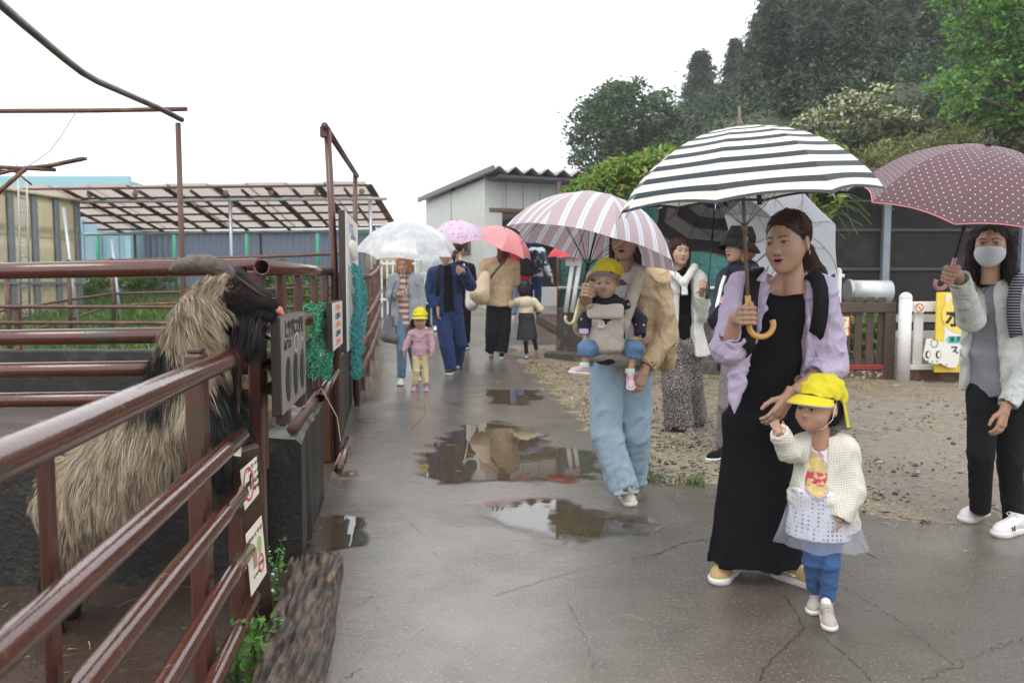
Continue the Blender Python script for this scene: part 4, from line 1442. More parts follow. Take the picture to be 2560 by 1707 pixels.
# --- white shed at the end of the path
M_SHEDW = pm('cream-white siding', (.56, .575, .53), .5, .05, 3)
M_SHEDG = pm('grey fascia', (.11, .115, .13), .5, .1, 5)
M_BRFR = pm('bronze frame', (.15, .10, .06), .5, .2, 6)
M_GLASS = NT('dark window glass'); _g = M_GLASS.pbsdf(Base_Color=(.02, .022, .02), Roughness=.06); M_GLASS = M_GLASS.m
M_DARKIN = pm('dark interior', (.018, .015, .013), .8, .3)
sh = thing('white_shed', 'white sided shed with corrugated mono-pitch roof at the end of the path', 'shed', (0, 20, .85))
C0 = V([-.646, 19.0, .0]); bk_ = unit([-1.87, 4.5, 0]); fr_ = unit([4.5, 1.87, 0])
zb_, zf_, zk_ = .70, 3.80, 3.72
W_, D_ = 7.0, 4.85
RS = np.stack([fr_, bk_, UP], 1)
def sp(a, b, z): return C0 + fr_ * a + bk_ * b + V([0, 0, z])
# side wall (planks with shadow gaps) drops towards the back
def side_top(b): return 3.80 - b * .0
bt = lambda b: np.interp(b, [0, D_], [3.76, 3.66])
nb = 26
for i in range(nb):
    b0, b1 = D_ * i / nb + .006, D_ * (i + 1) / nb - .006
    mb = MB(); q = [sp(.0, b0, zb_), sp(0, b1, zb_), sp(0, b1, bt(b1)), sp(0, b0, bt(b0))]
    mb.add(q + [p + fr_ * .03 for p in q], [(0, 1, 2, 3)[::-1], (4, 5, 6, 7), (0, 3, 7, 4), (1, 5, 6, 2), (3, 2, 6, 7), (0, 4, 5, 1)])
    part('siding_plank', mb, M_SHEDW, sh)
part('side_backing', MB().box(sp(.06, D_ / 2, 2.2), (.03, D_, 3.0), RS), M_SHEDW, sh)
part('corner_trim', MB().box(sp(.20, -.02, 2.25), (.46, .06, 3.1), RS, bev=.01), M_SHEDW, sh)
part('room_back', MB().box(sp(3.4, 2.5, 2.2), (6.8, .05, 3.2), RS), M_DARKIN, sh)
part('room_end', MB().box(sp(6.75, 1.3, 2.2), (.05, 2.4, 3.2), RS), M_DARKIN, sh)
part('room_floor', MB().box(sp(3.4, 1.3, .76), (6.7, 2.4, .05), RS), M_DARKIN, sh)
# front: siding above the band of windows
for i in range(14):
    a0 = .10 + i * .44
    part('front_panel', MB().box(sp(a0 + .22, .0, 3.42), (.425, .05, .78), RS, bev=.006), M_SHEDW, sh)
part('front_beam', MB().box(sp(3.3, -.04, 3.02), (6.4, .09, .09), RS, bev=.01), M_BRFR, sh)
part('front_beam', MB().box(sp(3.3, -.04, 2.38), (6.4, .09, .12), RS, bev=.01), M_BRFR, sh)
for i in range(4):
    a0 = .42 + i * 1.55
    w_ = part('window', MB().box(sp(a0 + .74, .02, 2.70), (1.46, .03, .54), RS), M_GLASS, sh)
    fm = MB()
    for dz in (-.27, .27): fm.box(sp(a0 + .74, -.01, 2.70 + dz), (1.5, .06, .05), RS)
    for da in (-.75, .0, .75): fm.box(sp(a0 + .74 + da, -.012, 2.70), (.05, .06, .5), RS)
    part('window_frame', fm, M_BRFR, w_)
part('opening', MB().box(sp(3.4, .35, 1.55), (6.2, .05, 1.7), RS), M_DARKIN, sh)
for i, da in enumerate((.2, 1.75, 3.3, 4.9)):
    part('door_post', MB().box(sp(da + .2, -.01, 1.6), (.09, .08, 1.6), RS), M_BRFR, sh)
part('door_rail', MB().box(sp(2.6, .05, 1.16), (4.8, .06, .06), RS), M_BRFR, sh)
part('sill_wall', MB().box(sp(3.3, -.08, .93), (6.6, .16, .56), RS, bev=.01), pm('painted sill', (.50, .50, .48), .6, .1, 4), sh)
part('poster', MB().box(sp(2.35, -.05, 1.42), (.5, .02, .35), RS), pm('green poster', (.06, .2, .05), .6, .5, 9, col2=(.55, .5, .4), c2=(.55, .6)), sh)
# roof: corrugated sheet, front edge high, falling to the back
def rz(b): return 3.80 - (b + .95) * .022
n1 = 220
aa = np.linspace(-.18, 7.3, n1)
wv = .075 * np.abs(((aa / .40) % 1) * 2 - 1) * 2 - .075
for nm, lift, m_ in (('corrugated_roof', .06, pm('corrugated cement roof', (.34, .31, .28), .7, .2, 4)),):
    rows = [V([sp(a, b, rz(b) + lift + w_ + .012 * a * 0) for a, w_ in zip(aa, wv)]) for b in (-.95, 2, D_ + .25)]
    v = np.concatenate(rows + [r_ - V([0, 0, .03]) for r_ in rows])
    k6 = 3 * n1
    f = [(r_ * n1 + k, r_ * n1 + k + 1, (r_ + 1) * n1 + k + 1, (r_ + 1) * n1 + k) for r_ in range(2) for k in range(n1 - 1)]
    f += [(k6 + r_ * n1 + k, k6 + (r_ + 1) * n1 + k, k6 + (r_ + 1) * n1 + k + 1, k6 + r_ * n1 + k + 1) for r_ in range(2) for k in range(n1 - 1)]
    f += [(k, k6 + k, k6 + k + 1, k + 1) for k in range(n1 - 1)]
    part(nm, (v, f, None), m_, sh)
part('fascia', MB().bar(sp(-.15, -.98, rz(-.95) + .06), sp(-.15, D_ + .28, rz(D_) + .06), .05, .13, bev=.01), M_SHEDG, sh)
part('eave_board', MB().box(sp(3.5, -.42, 3.72), (6.9, .75, .06), RS), M_SHEDG, sh)
for b0, b1, za, zb2 in ((1.0, 2.2, 2.05, 2.55), (2.75, 3.5, 2.05, 2.42)):
    w_ = part('side_window', MB().box(sp(-.012, (b0 + b1) / 2, (za + zb2) / 2), (.03, b1 - b0, zb2 - za), RS), M_GLASS, sh)
    fm = MB()
    for z in (za, zb2): fm.box(sp(-.03, (b0 + b1) / 2, z), (.05, b1 - b0 + .06, .05), RS)
    for b in (b0, b1): fm.box(sp(-.03, b, (za + zb2) / 2), (.05, .05, zb2 - za), RS)
    part('window_frame', fm, M_BRFR, w_)
    part('sash', MB().box(sp(-.032, b1 - (b1 - b0) * .3, (za + zb2) / 2), (.01, (b1 - b0) * .5, zb2 - za - .06), RS), pm('pale sash', (.5, .55, .57), .3), w_)

# --- yellowish tank and rail by the far fence
ct = solo('cream_drum', 'cream tank lying beyond the far end of the path fence', 'tank', MB().tube([P(955, 655, 19), P(990, 652, 20.5)], .42, 16), pm('cream drum', (.55, .47, .28), .5, .15, 4), P(960, 690, 19), smooth=True)
part('leg', MB().box(P(957, 700, 19.2), (.5, .1, .5)), M_RUSTY, ct)
M_WFENCE = pm('white fence paint', (.68, .68, .66), .5, .12, 6, col2=(.42, .38, .32), c2=(.62, .75), c2scale=6)
wf = thing('white_railing', 'small white railing behind the walkers at the far left of the path', 'railing', P(1000, 755, 17))
for k in range(9):
    q = P(955 + k * 14, 745, 17.3); part('baluster', MB().box(V([q[0], 17.3, .55 + .62]), (.035, .035, 1.25)), M_WFENCE, wf)
for z in (.95, 1.72):
    part('rail', MB().box((P(1010, 700, 17.3)[0], 17.3, z), (1.15, .05, .05)), M_WFENCE, wf)

# ================================================================ right: net enclosure, planter, arbor, gate, dark shed
M_PLANT = pm('dark damp planter concrete', (.055, .05, .042), .7, .3, 5, bump=.5, bscale=40, col2=(.16, .14, .11), c2=(.55, .7))
pl0, pl1 = P(1399, 770, 12.6), P(1990, 800, 10.6)
pl = thing('planter_wall', 'dark concrete planter wall in front of the teal netting', 'wall', P(1600, 790, 11.9))
d_ = unit((pl1 - pl0) * V([1, 1, 0])); L_ = np.linalg.norm((pl1 - pl0)[:2]); RP = np.stack([d_, np.cross(UP, d_), UP], 1)
mid = (pl0 + pl1) / 2
part('wall', MB().box(V([mid[0], mid[1], .42]), (L_, .20, .98), RP, bev=.02), M_PLANT, pl)
part('footing', MB().box(V([mid[0], mid[1], .06]) - np.cross(UP, d_) * .22, (L_ + .1, .36, .36), RP, bev=.02), M_PLANT, pl)
solo('timber_beam', 'dark timber beam lying on the ground in front of the planter', 'timber',
     MB().bar(G(1370, 806) + V([0, 0, .09]), G(1424, 836) + V([.0, 0, .09]), .5, .17, bev=.015), M_WOODD, G(1400, 822))
M_TEAL = NT('teal mesh netting')
_t = M_TEAL
_n = _t.noise(5., detail=5, dist=.8)
_c = _t.mix(_n, (.004, .055, .048), (.02, .17, .145))
_c = _t.mix(_t.ramp(_t.noise(11., detail=3), .70, .76), _c, (.55, .62, .6))
_t.pbsdf(Base_Color=_c, Roughness=.5, Normal=_t.bump(_t.noise(7., dist=1.5), .6, .05))
M_TEAL = _t.m
nt = thing('net_enclosure', 'teal mesh netting enclosure behind the women with umbrellas', 'enclosure', P(1700, 780, 12.2))
e0, e1 = V([pl0[0], pl0[1] + .35, 0]), V([P(2015, 700, 11.0)[0], 11.0, 0])
n_ = 60
sgrid = np.linspace(0, 1, n_)
rows = []
for z in np.linspace(.55, 2.75, 14):
    rows.append(V([e0 + (e1 - e0) * s + V([.03 * sin(s * 40 + z * 3), .05 * sin(s * 31 + z) + .06 * sin(z * 4), z]) for s in sgrid]))
v = np.concatenate(rows)
part('netting', (v, [(r_ * n_ + k, r_ * n_ + k + 1, (r_ + 1) * n_ + k + 1, (r_ + 1) * n_ + k) for r_ in range(13) for k in range(n_ - 1)], None), M_TEAL, nt, True)
for s in (0.0, .28, .55, .8, 1.0):
    q = e0 + (e1 - e0) * s
    part('post', MB().tube([V([q[0], q[1] - .08, .1]), V([q[0], q[1] - .08, 2.9])], .03, 8), M_RUSTY, nt, True)
part('rail', MB().tube([e0 + V([0, -.1, 1.22]), e1 + V([0, -.1, 1.22])], .025, 8), pm('pale rail', (.5, .52, .5), .5), nt, True)
for k, (a, z) in enumerate(((1424, 690), (1440, 700))):
    q = P(a, z, 12.15)
    solo('white_stake', ['thin white stake leaning on the planter, left of two', 'thin white stake leaning on the planter, right of two'][k], 'stake', MB().tube([V([q[0] - .06, q[1], .85]), q + V([.06, 0, .30])], .035, 8), M_WFENCE, V([q[0], q[1], .85]), 'white stakes on the planter', True)
q = P(1434, 648, 12.1)
solo('hanging_sheet', 'pale sheet of paper hung on the teal netting', 'sheet', MB().box(q, (.24, .01, .2), bev=.002), pm('pale sheet', (.55, .55, .62), .6), q)

# arbor with vines
ar = thing('vine_arbor', 'pipe arbor overgrown with drooping yellow-green vine', 'arbor', P(1750, 780, 12.3))
for a, Y in ((1425, 12.9), (1640, 12.6), (2040, 11.6), (2060, 11.9)):
    q = P(a, 700, Y)
    part('post', MB().tube([V([q[0], q[1], .0]), V([q[0], q[1], 2.85])], .035, 10), M_RUSTY, ar, True)
part('beam', MB().tube([P(1410, 470, 12.9), P(2070, 430, 11.7)], .035, 10), M_RUSTY, ar, True)
r = np.random.default_rng(77)
m = 15000
u = r.uniform(0, 1, m); w = r.normal(0, .38, m)
pxs = 1395 + u * 715
topz = np.interp(pxs, [1395, 1450, 1530, 1600, 1680, 1850, 2000, 2070, 2120], [492, 440, 408, 388, 372, 360, 352, 352, 390])
botz = np.interp(pxs, [1395, 1450, 1530, 1700, 1900, 1990, 2050, 2090, 2120], [500, 520, 500, 480, 480, 520, 560, 540, 470])
Ydep = 12.9 - u * 1.3
hh = r.beta(1.2, 1.7, m)
pts = V([P(a, b, c) for a, b, c in zip(pxs, topz + (botz - topz) * hh, Ydep + w)])
pts += .10 * snoise(pts, 3, .5)[:, None] * V([1, 1, 1])
M_VINE = [pm('vine a', (.13, .24, .03), .5, .3, 5, trans=.35), pm('vine b', (.24, .33, .04), .5, .3, 5, trans=.35), pm('vine c', (.06, .13, .02), .5, .3, 5, trans=.3), pm('vine d', (.36, .34, .07), .5, .3, 5, trans=.35)]
v, f = leaves(pts, .13, 5, .2, .38, .55)
part('foliage', (v, f, r.choice(4, len(f), p=[.42, .26, .22, .10])), M_VINE, ar, kind='stuff')
mb = MB()
for k in range(16):
    a = P(r.uniform(1990, 2110), r.uniform(470, 530), 11.7); b = a + V([r.uniform(.1, .75), r.uniform(-.2, .2), r.uniform(-.45, .02)])
    mb.tube([a, (a + b) / 2 + V([0, 0, .07]), b], .005, 4)
part('tendrils', mb, M_VINE[0], ar)

# dark netted shed
M_DKNET = pm('dark shade netting', (.012, .0095, .0095), .85, .4, 3, col2=(.028, .024, .024), c2=(.5, .65), c2scale=1.5)
ds = thing('dark_shed', 'long dark shed with shade netting behind the gate', 'shed', (8.5, 14.5, .2))
part('netting', MB().box((9.2, 14.6, 1.85), (9.0, .10, 2.35)), M_DKNET, ds)
part('roof', MB().box((9.1, 15.6, 3.30), (9.8, 3.4, .10), rotx(radians(3)), bev=.01), pm('rust roof edge', (.13, .07, .05), .7, .3, 6), ds)
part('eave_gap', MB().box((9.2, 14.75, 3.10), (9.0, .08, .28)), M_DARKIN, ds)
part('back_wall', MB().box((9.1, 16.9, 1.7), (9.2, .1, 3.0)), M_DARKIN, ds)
for x in (4.85, 6.72, 9.2, 11.5):
    part('post', MB().box((x, 14.48, 1.62), (.13, .12, 2.9), bev=.01), pm('blue-grey post', (.23, .27, .31), .5, .1, 5) if x > 6 else M_WOODD, ds)
for z in (1.55, 2.25):
    part('cross_rail', MB().box((9.2, 14.53, z), (9.0, .03, .05)), pm('dim rail', (.06, .055, .055), .7), ds)
for z, h_, m_ in ((.66, .14, pm('pale plank', (.36, .33, .27), .6, .15, 5)), (.36, .16, pm('pale plank', (.36, .33, .27), .6)), (.51, .10, M_DARKIN)):
    part('base_plank', MB().box((9.2, 14.50, z), (9.0, .06, h_), bev=.006), m_, ds)
# silver cylinder + white pipe behind the gate
cyl = solo('steel_cylinder', 'shiny white-grey cylinder lying behind the brown gate', 'tank', MB().tube([P(2122, 728, 12.4), P(2224, 729, 12.4)], .17, 24), pm('brushed white metal', (.62, .63, .63), .35, .05, 4, metallic=.3), P(2170, 760, 12.4), smooth=True)
part('cradle', MB().box(P(2170, 775, 12.4), (.5, .3, .22)), M_DARKIN, cyl)
part('end_ring', MB().tube([P(2118, 728, 12.4), P(2126, 728, 12.4)], .185, 24), M_GALV, cyl)
wpipe = solo('white_pipe', 'upright white pipe stub with a side branch beside the cylinder', 'pipe', MB().tube([V([P(2096, 700, 12.0)[0], 12.0, .1]), P(2096, 678, 12.0)], .05, 14), M_WFENCE, P(2096, 760, 12.0), smooth=True)
part('cap', MB().ball(P(2096, 678, 12.0), .05, seg=14), M_WFENCE, wpipe, True)
part('branch', MB().tube([P(2096, 690, 12.0), P(2110, 690, 12.0)], .03, 10), M_WFENCE, wpipe, True)

# brown slatted gate
M_GATE = pm('brown stained gate wood', (.070, .042, .032), .55, .35, 9, bump=.5, bscale=40, stretch=(1, 1, .2), col2=(.16, .035, .02), c2=(.62, .72), c2scale=9)
YG = 10.5
def gp(px_, py_, dy=0): return P(px_, py_, YG + dy)
sc_ = YG / F
gt = thing('slatted_gate', 'brown wooden slatted gate with a red bottom bar between net and white post', 'gate', gp(2120, 950))
def gbar(nm, x0, x1, y0, y1, th, dy, m_, bev=.006):
    c = (gp(x0, y0, dy) + gp(x1, y1, dy)) / 2
    return part(nm, MB().box(c, (abs(x1 - x0) * sc_, th, abs(y1 - y0) * sc_), bev=bev), m_, gt)
gbar('top_rail', 1985, 2238, 756, 781, .05, 0, M_GATE)
gbar('stile', 2209, 2236, 782, 948, .05, .002, M_GATE)
for k in range(8):
    x0 = 2194 - k * 29
    gbar('slat', x0, x0 + 18, 742, 930, .025, .045, M_GATE, .004)
gbar('red_bar', 1985, 2208, 911, 924, .05, -.002, pm('red bar paint', (.25, .025, .012), .4, .2, 8))
gbar('base_board', 1985, 2208, 925, 947, .04, .01, pm('flaking base board', (.10, .06, .04), .8, .4, 20, col2=(.42, .36, .27), c2=(.5, .58), c2scale=16))
sg = gbar('notice', 2070, 2122, 791, 840, .008, -.04, pm('yellow-white notice', (.78, .72, .5), .5, .1, 10))
so = gp(2097, 815, -.046)
fmn = MB()
for dx in (-.137, .137): fmn.box(so + V([dx, 0, 0]), (.012, .006, .26))
for dz in (-.128, .128): fmn.box(so + V([0, 0, dz]), (.28, .006, .012))
part('notice_frame', fmn, M_REDP, sg)
for k, s_ in enumerate(('ここから', '先には', 'はいらないで', 'ください')):
    lettering(s_, .05, so + V([.0, -.004, .075 - k * .055]), V([1., 0, 0]), UP, [M_BLACKP, M_ORNGP][k == 3], sg)

# white post and rails
wfn = thing('white_fence', 'flaking white wooden fence with a round-topped post right of the gate', 'fence', gp(2256, 955))
pw = gp(2257, 955, -.25); pt = gp(2257, 745, -.25)
part('post', MB().tube([V([pw[0], pw[1], float(H(pw[1])) - .02]), V([pw[0], pw[1], pt[2]])], .078, 20), M_WFENCE, wfn, True)
part('post_cap', MB().ball(V([pw[0], pw[1], pt[2]]), (.08, .08, .075), seg=20), M_WFENCE, wfn, True)
def wbar(nm, x0, x1, y0, y1, th, dy):
    c = (gp(x0, y0, dy) + gp(x1, y1, dy)) / 2
    return part(nm, MB().box(c, (abs(x1 - x0) * sc_, th, abs(y1 - y0) * sc_), bev=.006), M_WFENCE, wfn)
wbar('rail', 2272, 2700, 754, 779, .04, -.1)
wbar('rail', 2272, 2700, 911, 924, .05, -.1)
for k in range(6):
    wbar('picket', 2283 + k * 95, 2306 + k * 95, 781, 910, .03, -.06)
part('plinth', MB().box((gp(2480, 937)), (2.25, .14, .17), bev=.01), pm('rust-stained plinth', (.2, .13, .08), .8, .4, 9, col2=(.09, .04, .02), c2=(.45, .6)), wfn)
ns = thing('round_sign', 'small pale plate with a red no-entry ring on the white rail', 'sign', gp(2298, 770, -.13))
so = gp(2298, 769, -.13)
part('plate', MB().box(so, (.125, .006, .12)), M_CREAM, ns)
part('red_ring', ring(so - V([0, .004, 0]), V([1., 0, 0]), UP, (.043, .043), (.056, .056)), M_REDP, ns)
part('red_slash', MB().bar(so + V([-.033, -.006, .033]), so + V([.033, -.006, -.033]), .004, .011, up=(.7, 0, .7)), M_REDP, ns)

# yellow pony sign
ysn = thing('yellow_sign', 'yellow-framed sign with black lettering leaning on the white fence', 'sign', gp(2420, 930, -.25))
yc = gp(2443, 831, -.24)
part('board', MB().box(yc, (1.08, .03, 1.03), bev=.004), pm('yellow paint', (.75, .55, .05), .5, .12, 8), ysn)
part('white_panel', MB().box(yc + V([.04, -.018, .04]), (.94, .008, .90)), M_WPAINT, ysn)
X1 = V([1., 0, 0])
yo = yc + V([0, -.0235, 0])
def yq(px_, py_): 
    q = gp(px_, py_, -.265); return q
dd = disc(yq(2415, 785), X1, UP, .31, .26); part('yellow_disc', dd, pm('sign yellow disc', (.80, .62, .12), .5, .08), ysn)
lettering('ポニー', .27, yq(2362, 797) + V([.0, -.002, 0]), X1, UP, M_BLACKP, ysn, bold=.009, align='LEFT')
part('teal_band', MB().prism([(-.28, -.045), (.4, -.045), (.4, .045), (-.28, .045), (-.31, 0)], yq(2425, 849) - V([0, .001, 0]), X1, UP, .001), pm('teal band', (.12, .55, .48), .5, .06), ysn)
lettering('乗馬2月に', .085, yq(2372, 849) + V([.0, -.004, 0]), X1, UP, M_BLACKP, ysn, align='LEFT')
lettering('スペシャル', .12, yq(2374, 876) + V([.0, -.002, 0]), X1, UP, M_BLACKP, ysn, bold=.003, align='LEFT')
lettering('せいと', .10, yq(2432, 899) + V([.05, -.002, 0]), X1, UP, M_BLACKP, ysn, bold=.003)
lettering('100円', .10, yq(2440, 918) + V([.03, -.002, 0]), X1, UP, M_BLACKP, ysn, bold=.003)
co = thing('animal_cutout', 'white plywood animal cutout with two oval eyes in front of the yellow sign', 'cutout', gp(2350, 930, -.33))
cpx = [(2308, 890), (2313, 868), (2317, 847), (2330, 846), (2345, 853), (2352, 855), (2362, 855), (2372, 866), (2382, 880), (2396, 890), (2402, 897), (2394, 905), (2392, 918), (2375, 919), (2362, 914), (2352, 908), (2340, 910), (2322, 906), (2312, 898)]
cq = gp(2350, 885, -.33)
part('board', MB().prism([(gp(a, b, -.33)[0] - cq[0], gp(a, b, -.33)[2] - cq[2]) for a, b in cpx][::-1], cq, X1, UP, .02), M_WPAINT, co)
for a in (2320, 2346):
    e_ = part('eye', disc(gp(a, 886, -.335), X1, UP, .034, .05, lift=.001), M_BLACKP, co)
    part('eye_white', disc(gp(a + 1.5, 886, -.336), X1, UP, .020, .038, lift=.003), M_WPAINT, e_)
for a, b in ((2320, 902), (2331, 903), (2343, 903), (2366, 911)):
    part('dot', disc(gp(a, b, -.335), X1, UP, .01, .008, lift=.001), M_BLACKP, co)
part('mane_patch', ring(gp(2336, 858, -.336), X1, UP, (.042, .05), (.05, .058), 7), M_BLACKP, co)
# ground strip of gravel seen through the gate, a bush behind it
r = np.random.default_rng(4)
bp = V([P(a, b, c) for a, b, c in zip(r.uniform(2085, 2225, 900), r.normal(830, 28, 900), r.uniform(11.1, 12.0, 900))])
bs = thing('bush', 'low green bush growing behind the slats of the gate', 'bush', (P(2150, 800, 11.5) * V([1, 1, 0])))
v, f = leaves(bp, .12, 9, .3, .6)
part('foliage', (v, f, r.integers(0, 3, len(f))), M_VINE[:3], bs, kind='stuff')
mb = MB()
for k in range(9):
    q = P(r.uniform(2095, 2215), 850, 11.5); mb.tube([V([q[0], q[1], 0.02]), q + V([0, 0, .15])], .012, 5)
part('stems', mb, M_WOODD, bs)

# ================================================================ hill and trees
def hillz(x, y):
    d = (y - 19.0) * .62 + (x - 2.0 - (y - 20) * .05) * .55
    k = np.clip((y - 18) / 14, 0, 1)
    z = 18 * (1 - np.exp(-np.maximum(d, 0) / 26.)) * k * np.clip((x - .0 - (y - 20) * .02) / 10., 0, 1)
    return z
M_HILL = soil_mat('hill undergrowth', (.03, .045, .02), (.05, .07, .025), (.07, .08, .03))
sheet('hill', np.linspace(-2, 140, 72), np.linspace(16.9, 150, 68), lambda x, y: H(y) - .03 + hillz(x, y), M_HILL)
def _dummy(): pass
def hz(x, y):
    return float(H(y)) + float(hillz(np.float64(x), np.float64(y)))

M_BARK = pm('bark', (.07, .05, .038), .8, .35, 9, bump=.6, bscale=30, stretch=(1, 1, .2))
def green(name, c, tr=.25):
    if name in MATS: return MATS[name]
    m = pm(name, c, .55, .3, .6, trans=tr)
    # every tree its own shade of green
    nt_ = m.node_tree
    oi = nt_.nodes.new('ShaderNodeObjectInfo'); mr = nt_.nodes.new('ShaderNodeMapRange')
    mr.inputs[3].default_value = .55; mr.inputs[4].default_value = 1.5
    nt_.links.new(oi.outputs['Random'], mr.inputs[0])
    for nd in [n for n in nt_.nodes if n.bl_idname in ('ShaderNodeBsdfPrincipled', 'ShaderNodeBsdfTranslucent')]:
        sock = nd.inputs[0]; src = sock.links[0].from_socket
        mx = nt_.nodes.new('ShaderNodeVectorMath'); mx.operation = 'SCALE'
        nt_.links.new(src, mx.inputs[0]); nt_.links.new(mr.outputs[0], mx.inputs['Scale']); nt_.links.new(mx.outputs[0], sock)
    return m
M_CED = [green('cedar a', (.030, .062, .030)), green('cedar b', (.046, .085, .038)), green('cedar c', (.068, .068, .032)), green('cedar d', (.015, .034, .019))]
M_FAR = [green('broadleaf far a', (.065, .13, .05)), green('broadleaf far b', (.10, .18, .06)), green('broadleaf far c', (.035, .075, .03))]
M_NEARL = [green('broadleaf near a', (.085, .20, .03), .4), green('broadleaf near b', (.13, .27, .045), .4), green('broadleaf near c', (.035, .085, .02), .3)]
M_MID = [green('shrub a', (.085, .115, .035)), green('shrub b', (.14, .16, .05)), green('shrub c', (.045, .075, .025)), green('bamboo', (.26, .25, .09))]

def conifer_mesh(seed, nb=230, per=90, ls=.027):
    """unit tree: height 1, radius about .2"""
    r = np.random.default_rng(seed)
    pts, dirs = [], []
    for i in range(nb):
        z = r.uniform(.06, 1.0) ** .85
        L = .235 * (1 - z) ** .78 * r.uniform(.55, 1.15) + .012
        a = r.uniform(0, 2 * pi)
        k = int(per * (.35 + 1.0 * (1 - z) ** .5))
        s = r.uniform(.15, 1, k) ** .7
        rad = L * s
        jit = r.normal(size=(k, 3)) * V([.020, .020, .017]) * (1.1 - z * .5)
        drop = .05 * s ** 2 * (L / .15) - .03 * s
        q = np.stack([np.cos(a) * rad, np.sin(a) * rad, z - drop + .0 * s], 1) + jit
        pts.append(q)
        dirs.append(np.tile(V([cos(a), sin(a), -.5]), (k, 1)))
    pts = np.concatenate(pts); dirs = np.concatenate(dirs)
    v, f = leaves(pts, ls, seed, .1, .36, .35, dirs)
    mi = r.choice(4, len(f), p=[.36, .28, .2, .16])
    crown = mesh_np('conifer crown', v, f, M_CED, mi)
    mb = MB().tube([(0, 0, 0), (.002, 0, .5), (0, 0, .98)], [.016, .010, .002], 8)
    d = mb.data()
    return crown, mesh_np('conifer trunk', d[0], d[1], M_BARK, d[2], True)
CON = [conifer_mesh(s) for s in (1, 2, 3)] + [conifer_mesh(s, 330, 130, .018) for s in (4, 5, 6)]
def conifer(px_, ytop, Y, hgt, label, k, wide=1.0, group='dark cedars covering the hill'):
    t = P(px_, ytop, Y)
    z0 = t[2] - hgt
    o = bpy.data.objects.new('conifer_tree', None); COL.objects.link(o)
    o.location = (t[0], Y, z0); o.scale = (hgt * wide, hgt * wide, hgt); o.rotation_euler = (0, 0, k * 1.7)
    o.empty_display_size = .05
    tag(o, label, 'tree', group)
    for nm, me in (('crown', CON[k % 3 + (3 if hgt > 10.5 else 0)][0]), ('trunk', CON[k % 3][1])):
        c = bpy.data.objects.new(nm, me); COL.objects.link(c); c.parent = o
    return o
spots = [  # px, top y, depth, height, width
    (1935, -70, 46, 19, .85), (1990, -120, 52, 19, 1.0), (2085, -160, 50, 19, 1.1), (2180, -150, 55, 21, 1.0), (2280, -190, 50, 20, 1.05),
    (2385, -160, 56, 22, 1.0), (2480, -220, 52, 22, 1.1), (2590, -190, 50, 22, 1.0),
    (1838, 112, 62, 14, 1.0), (1945, 40, 40, 11.5, 1.25), (2040, 70, 38, 11, 1.3), (2140, 20, 37, 11.5, 1.3), (2240, 50, 39, 11, 1.3), (2335, 10, 40, 12, 1.25), (2440, 30, 42, 12, 1.25), (2540, 0, 42, 12, 1.25),
    (1752, 138, 66, 13, 1.35), (1905, 60, 48, 13, 1.15), (1960, 130, 44, 11, 1.3), (1800, 250, 60, 10, 1.2), (1722, 300, 70, 9, 1.1),
    (1880, 190, 38, 8, 1.3), (1980, 200, 33, 7, 1.45), (2085, 210, 32, 7, 1.4), (2190, 190, 33, 7.5, 1.4), (2300, 190, 34, 7.5, 1.4), (2410, 200, 35, 7.5, 1.4), (2520, 190, 35, 7.5, 1.4)]
for k, (a, b, c, h_, w_) in enumerate(spots):
    lab = 'dark cedar crowded among the cedars on the hillside'
    if k == 0: lab = 'tallest dark cedar at the left end of the hill, cut by the frame top'
    if a == 1752: lab = 'slim cedar tip standing alone above the lower trees'
    if a == 1722: lab = 'hazy cedar left of the slim tip beside the round broadleaf tree'
    if a == 1800: lab = 'cedar filling the gap below the tallest hill edge'
    conifer(a, b, c, h_, lab, k, w_, None if lab != 'dark cedar crowded among the cedars on the hillside' else 'dark cedars covering the hill')

def broadleaf(name, label, blobs, base, nleaf, lsize, mats, seed, trunk_r, p=None, limbs=7, up=.3, asp=.55, clump=.5, group=None, cat='tree'):
    """blobs: [(centre, radii)] filled with clumped leaves"""
    r = np.random.default_rng(seed)
    t = thing(name, label, cat, base, group)
    vol = V([np.prod(b[1]) for b in blobs]); vol = vol / vol.sum()
    pts = []
    for (c, rad), q in zip(blobs, vol):
        k = int(nleaf * q)
        nc = max(4, int(k / 55))
        d = r.normal(size=(nc, 3)); d /= np.linalg.norm(d, axis=1)[:, None]
        cc = V(c) + d * (r.uniform(.25, 1, (nc, 1)) ** .45) * V(rad)
        j = r.integers(0, nc, k)
        e = r.normal(size=(k, 3)); 
        pts.append(cc[j] + e * clump * lsize * V([2.4, 2.4, 1.3]))
    pts = np.concatenate(pts)
    v, f = leaves(pts, lsize, seed, up, asp, .1)
    mi = r.choice(len(mats), len(f), p=p)
    part('crown', (v, f, mi), mats, t, kind=None)
    mb = MB()
    top = V(blobs[0][0])
    mb.tube([V(base), V(base) * .45 + top * .55 + r.normal(size=3) * .1, top + V([0, 0, blobs[0][1][2] * .3])], [trunk_r, trunk_r * .7, trunk_r * .2], 9)
    for k in range(limbs):
        c, rad = blobs[k % len(blobs)]
        a = V(base) * (1 - .55) + top * .55 + V([0, 0, r.uniform(-.1, .3) * rad[2]])
        d = r.normal(size=3); d[2] = abs(d[2]) * .6
        b = V(c) + unit(d) * V(rad) * .75
        mb.tube([a, (a + b) / 2 + V([0, 0, .1 * rad[2]]), b], [trunk_r * .45, trunk_r * .25, trunk_r * .06], 6)
    part('trunk', mb, M_BARK, t, True)
    return t
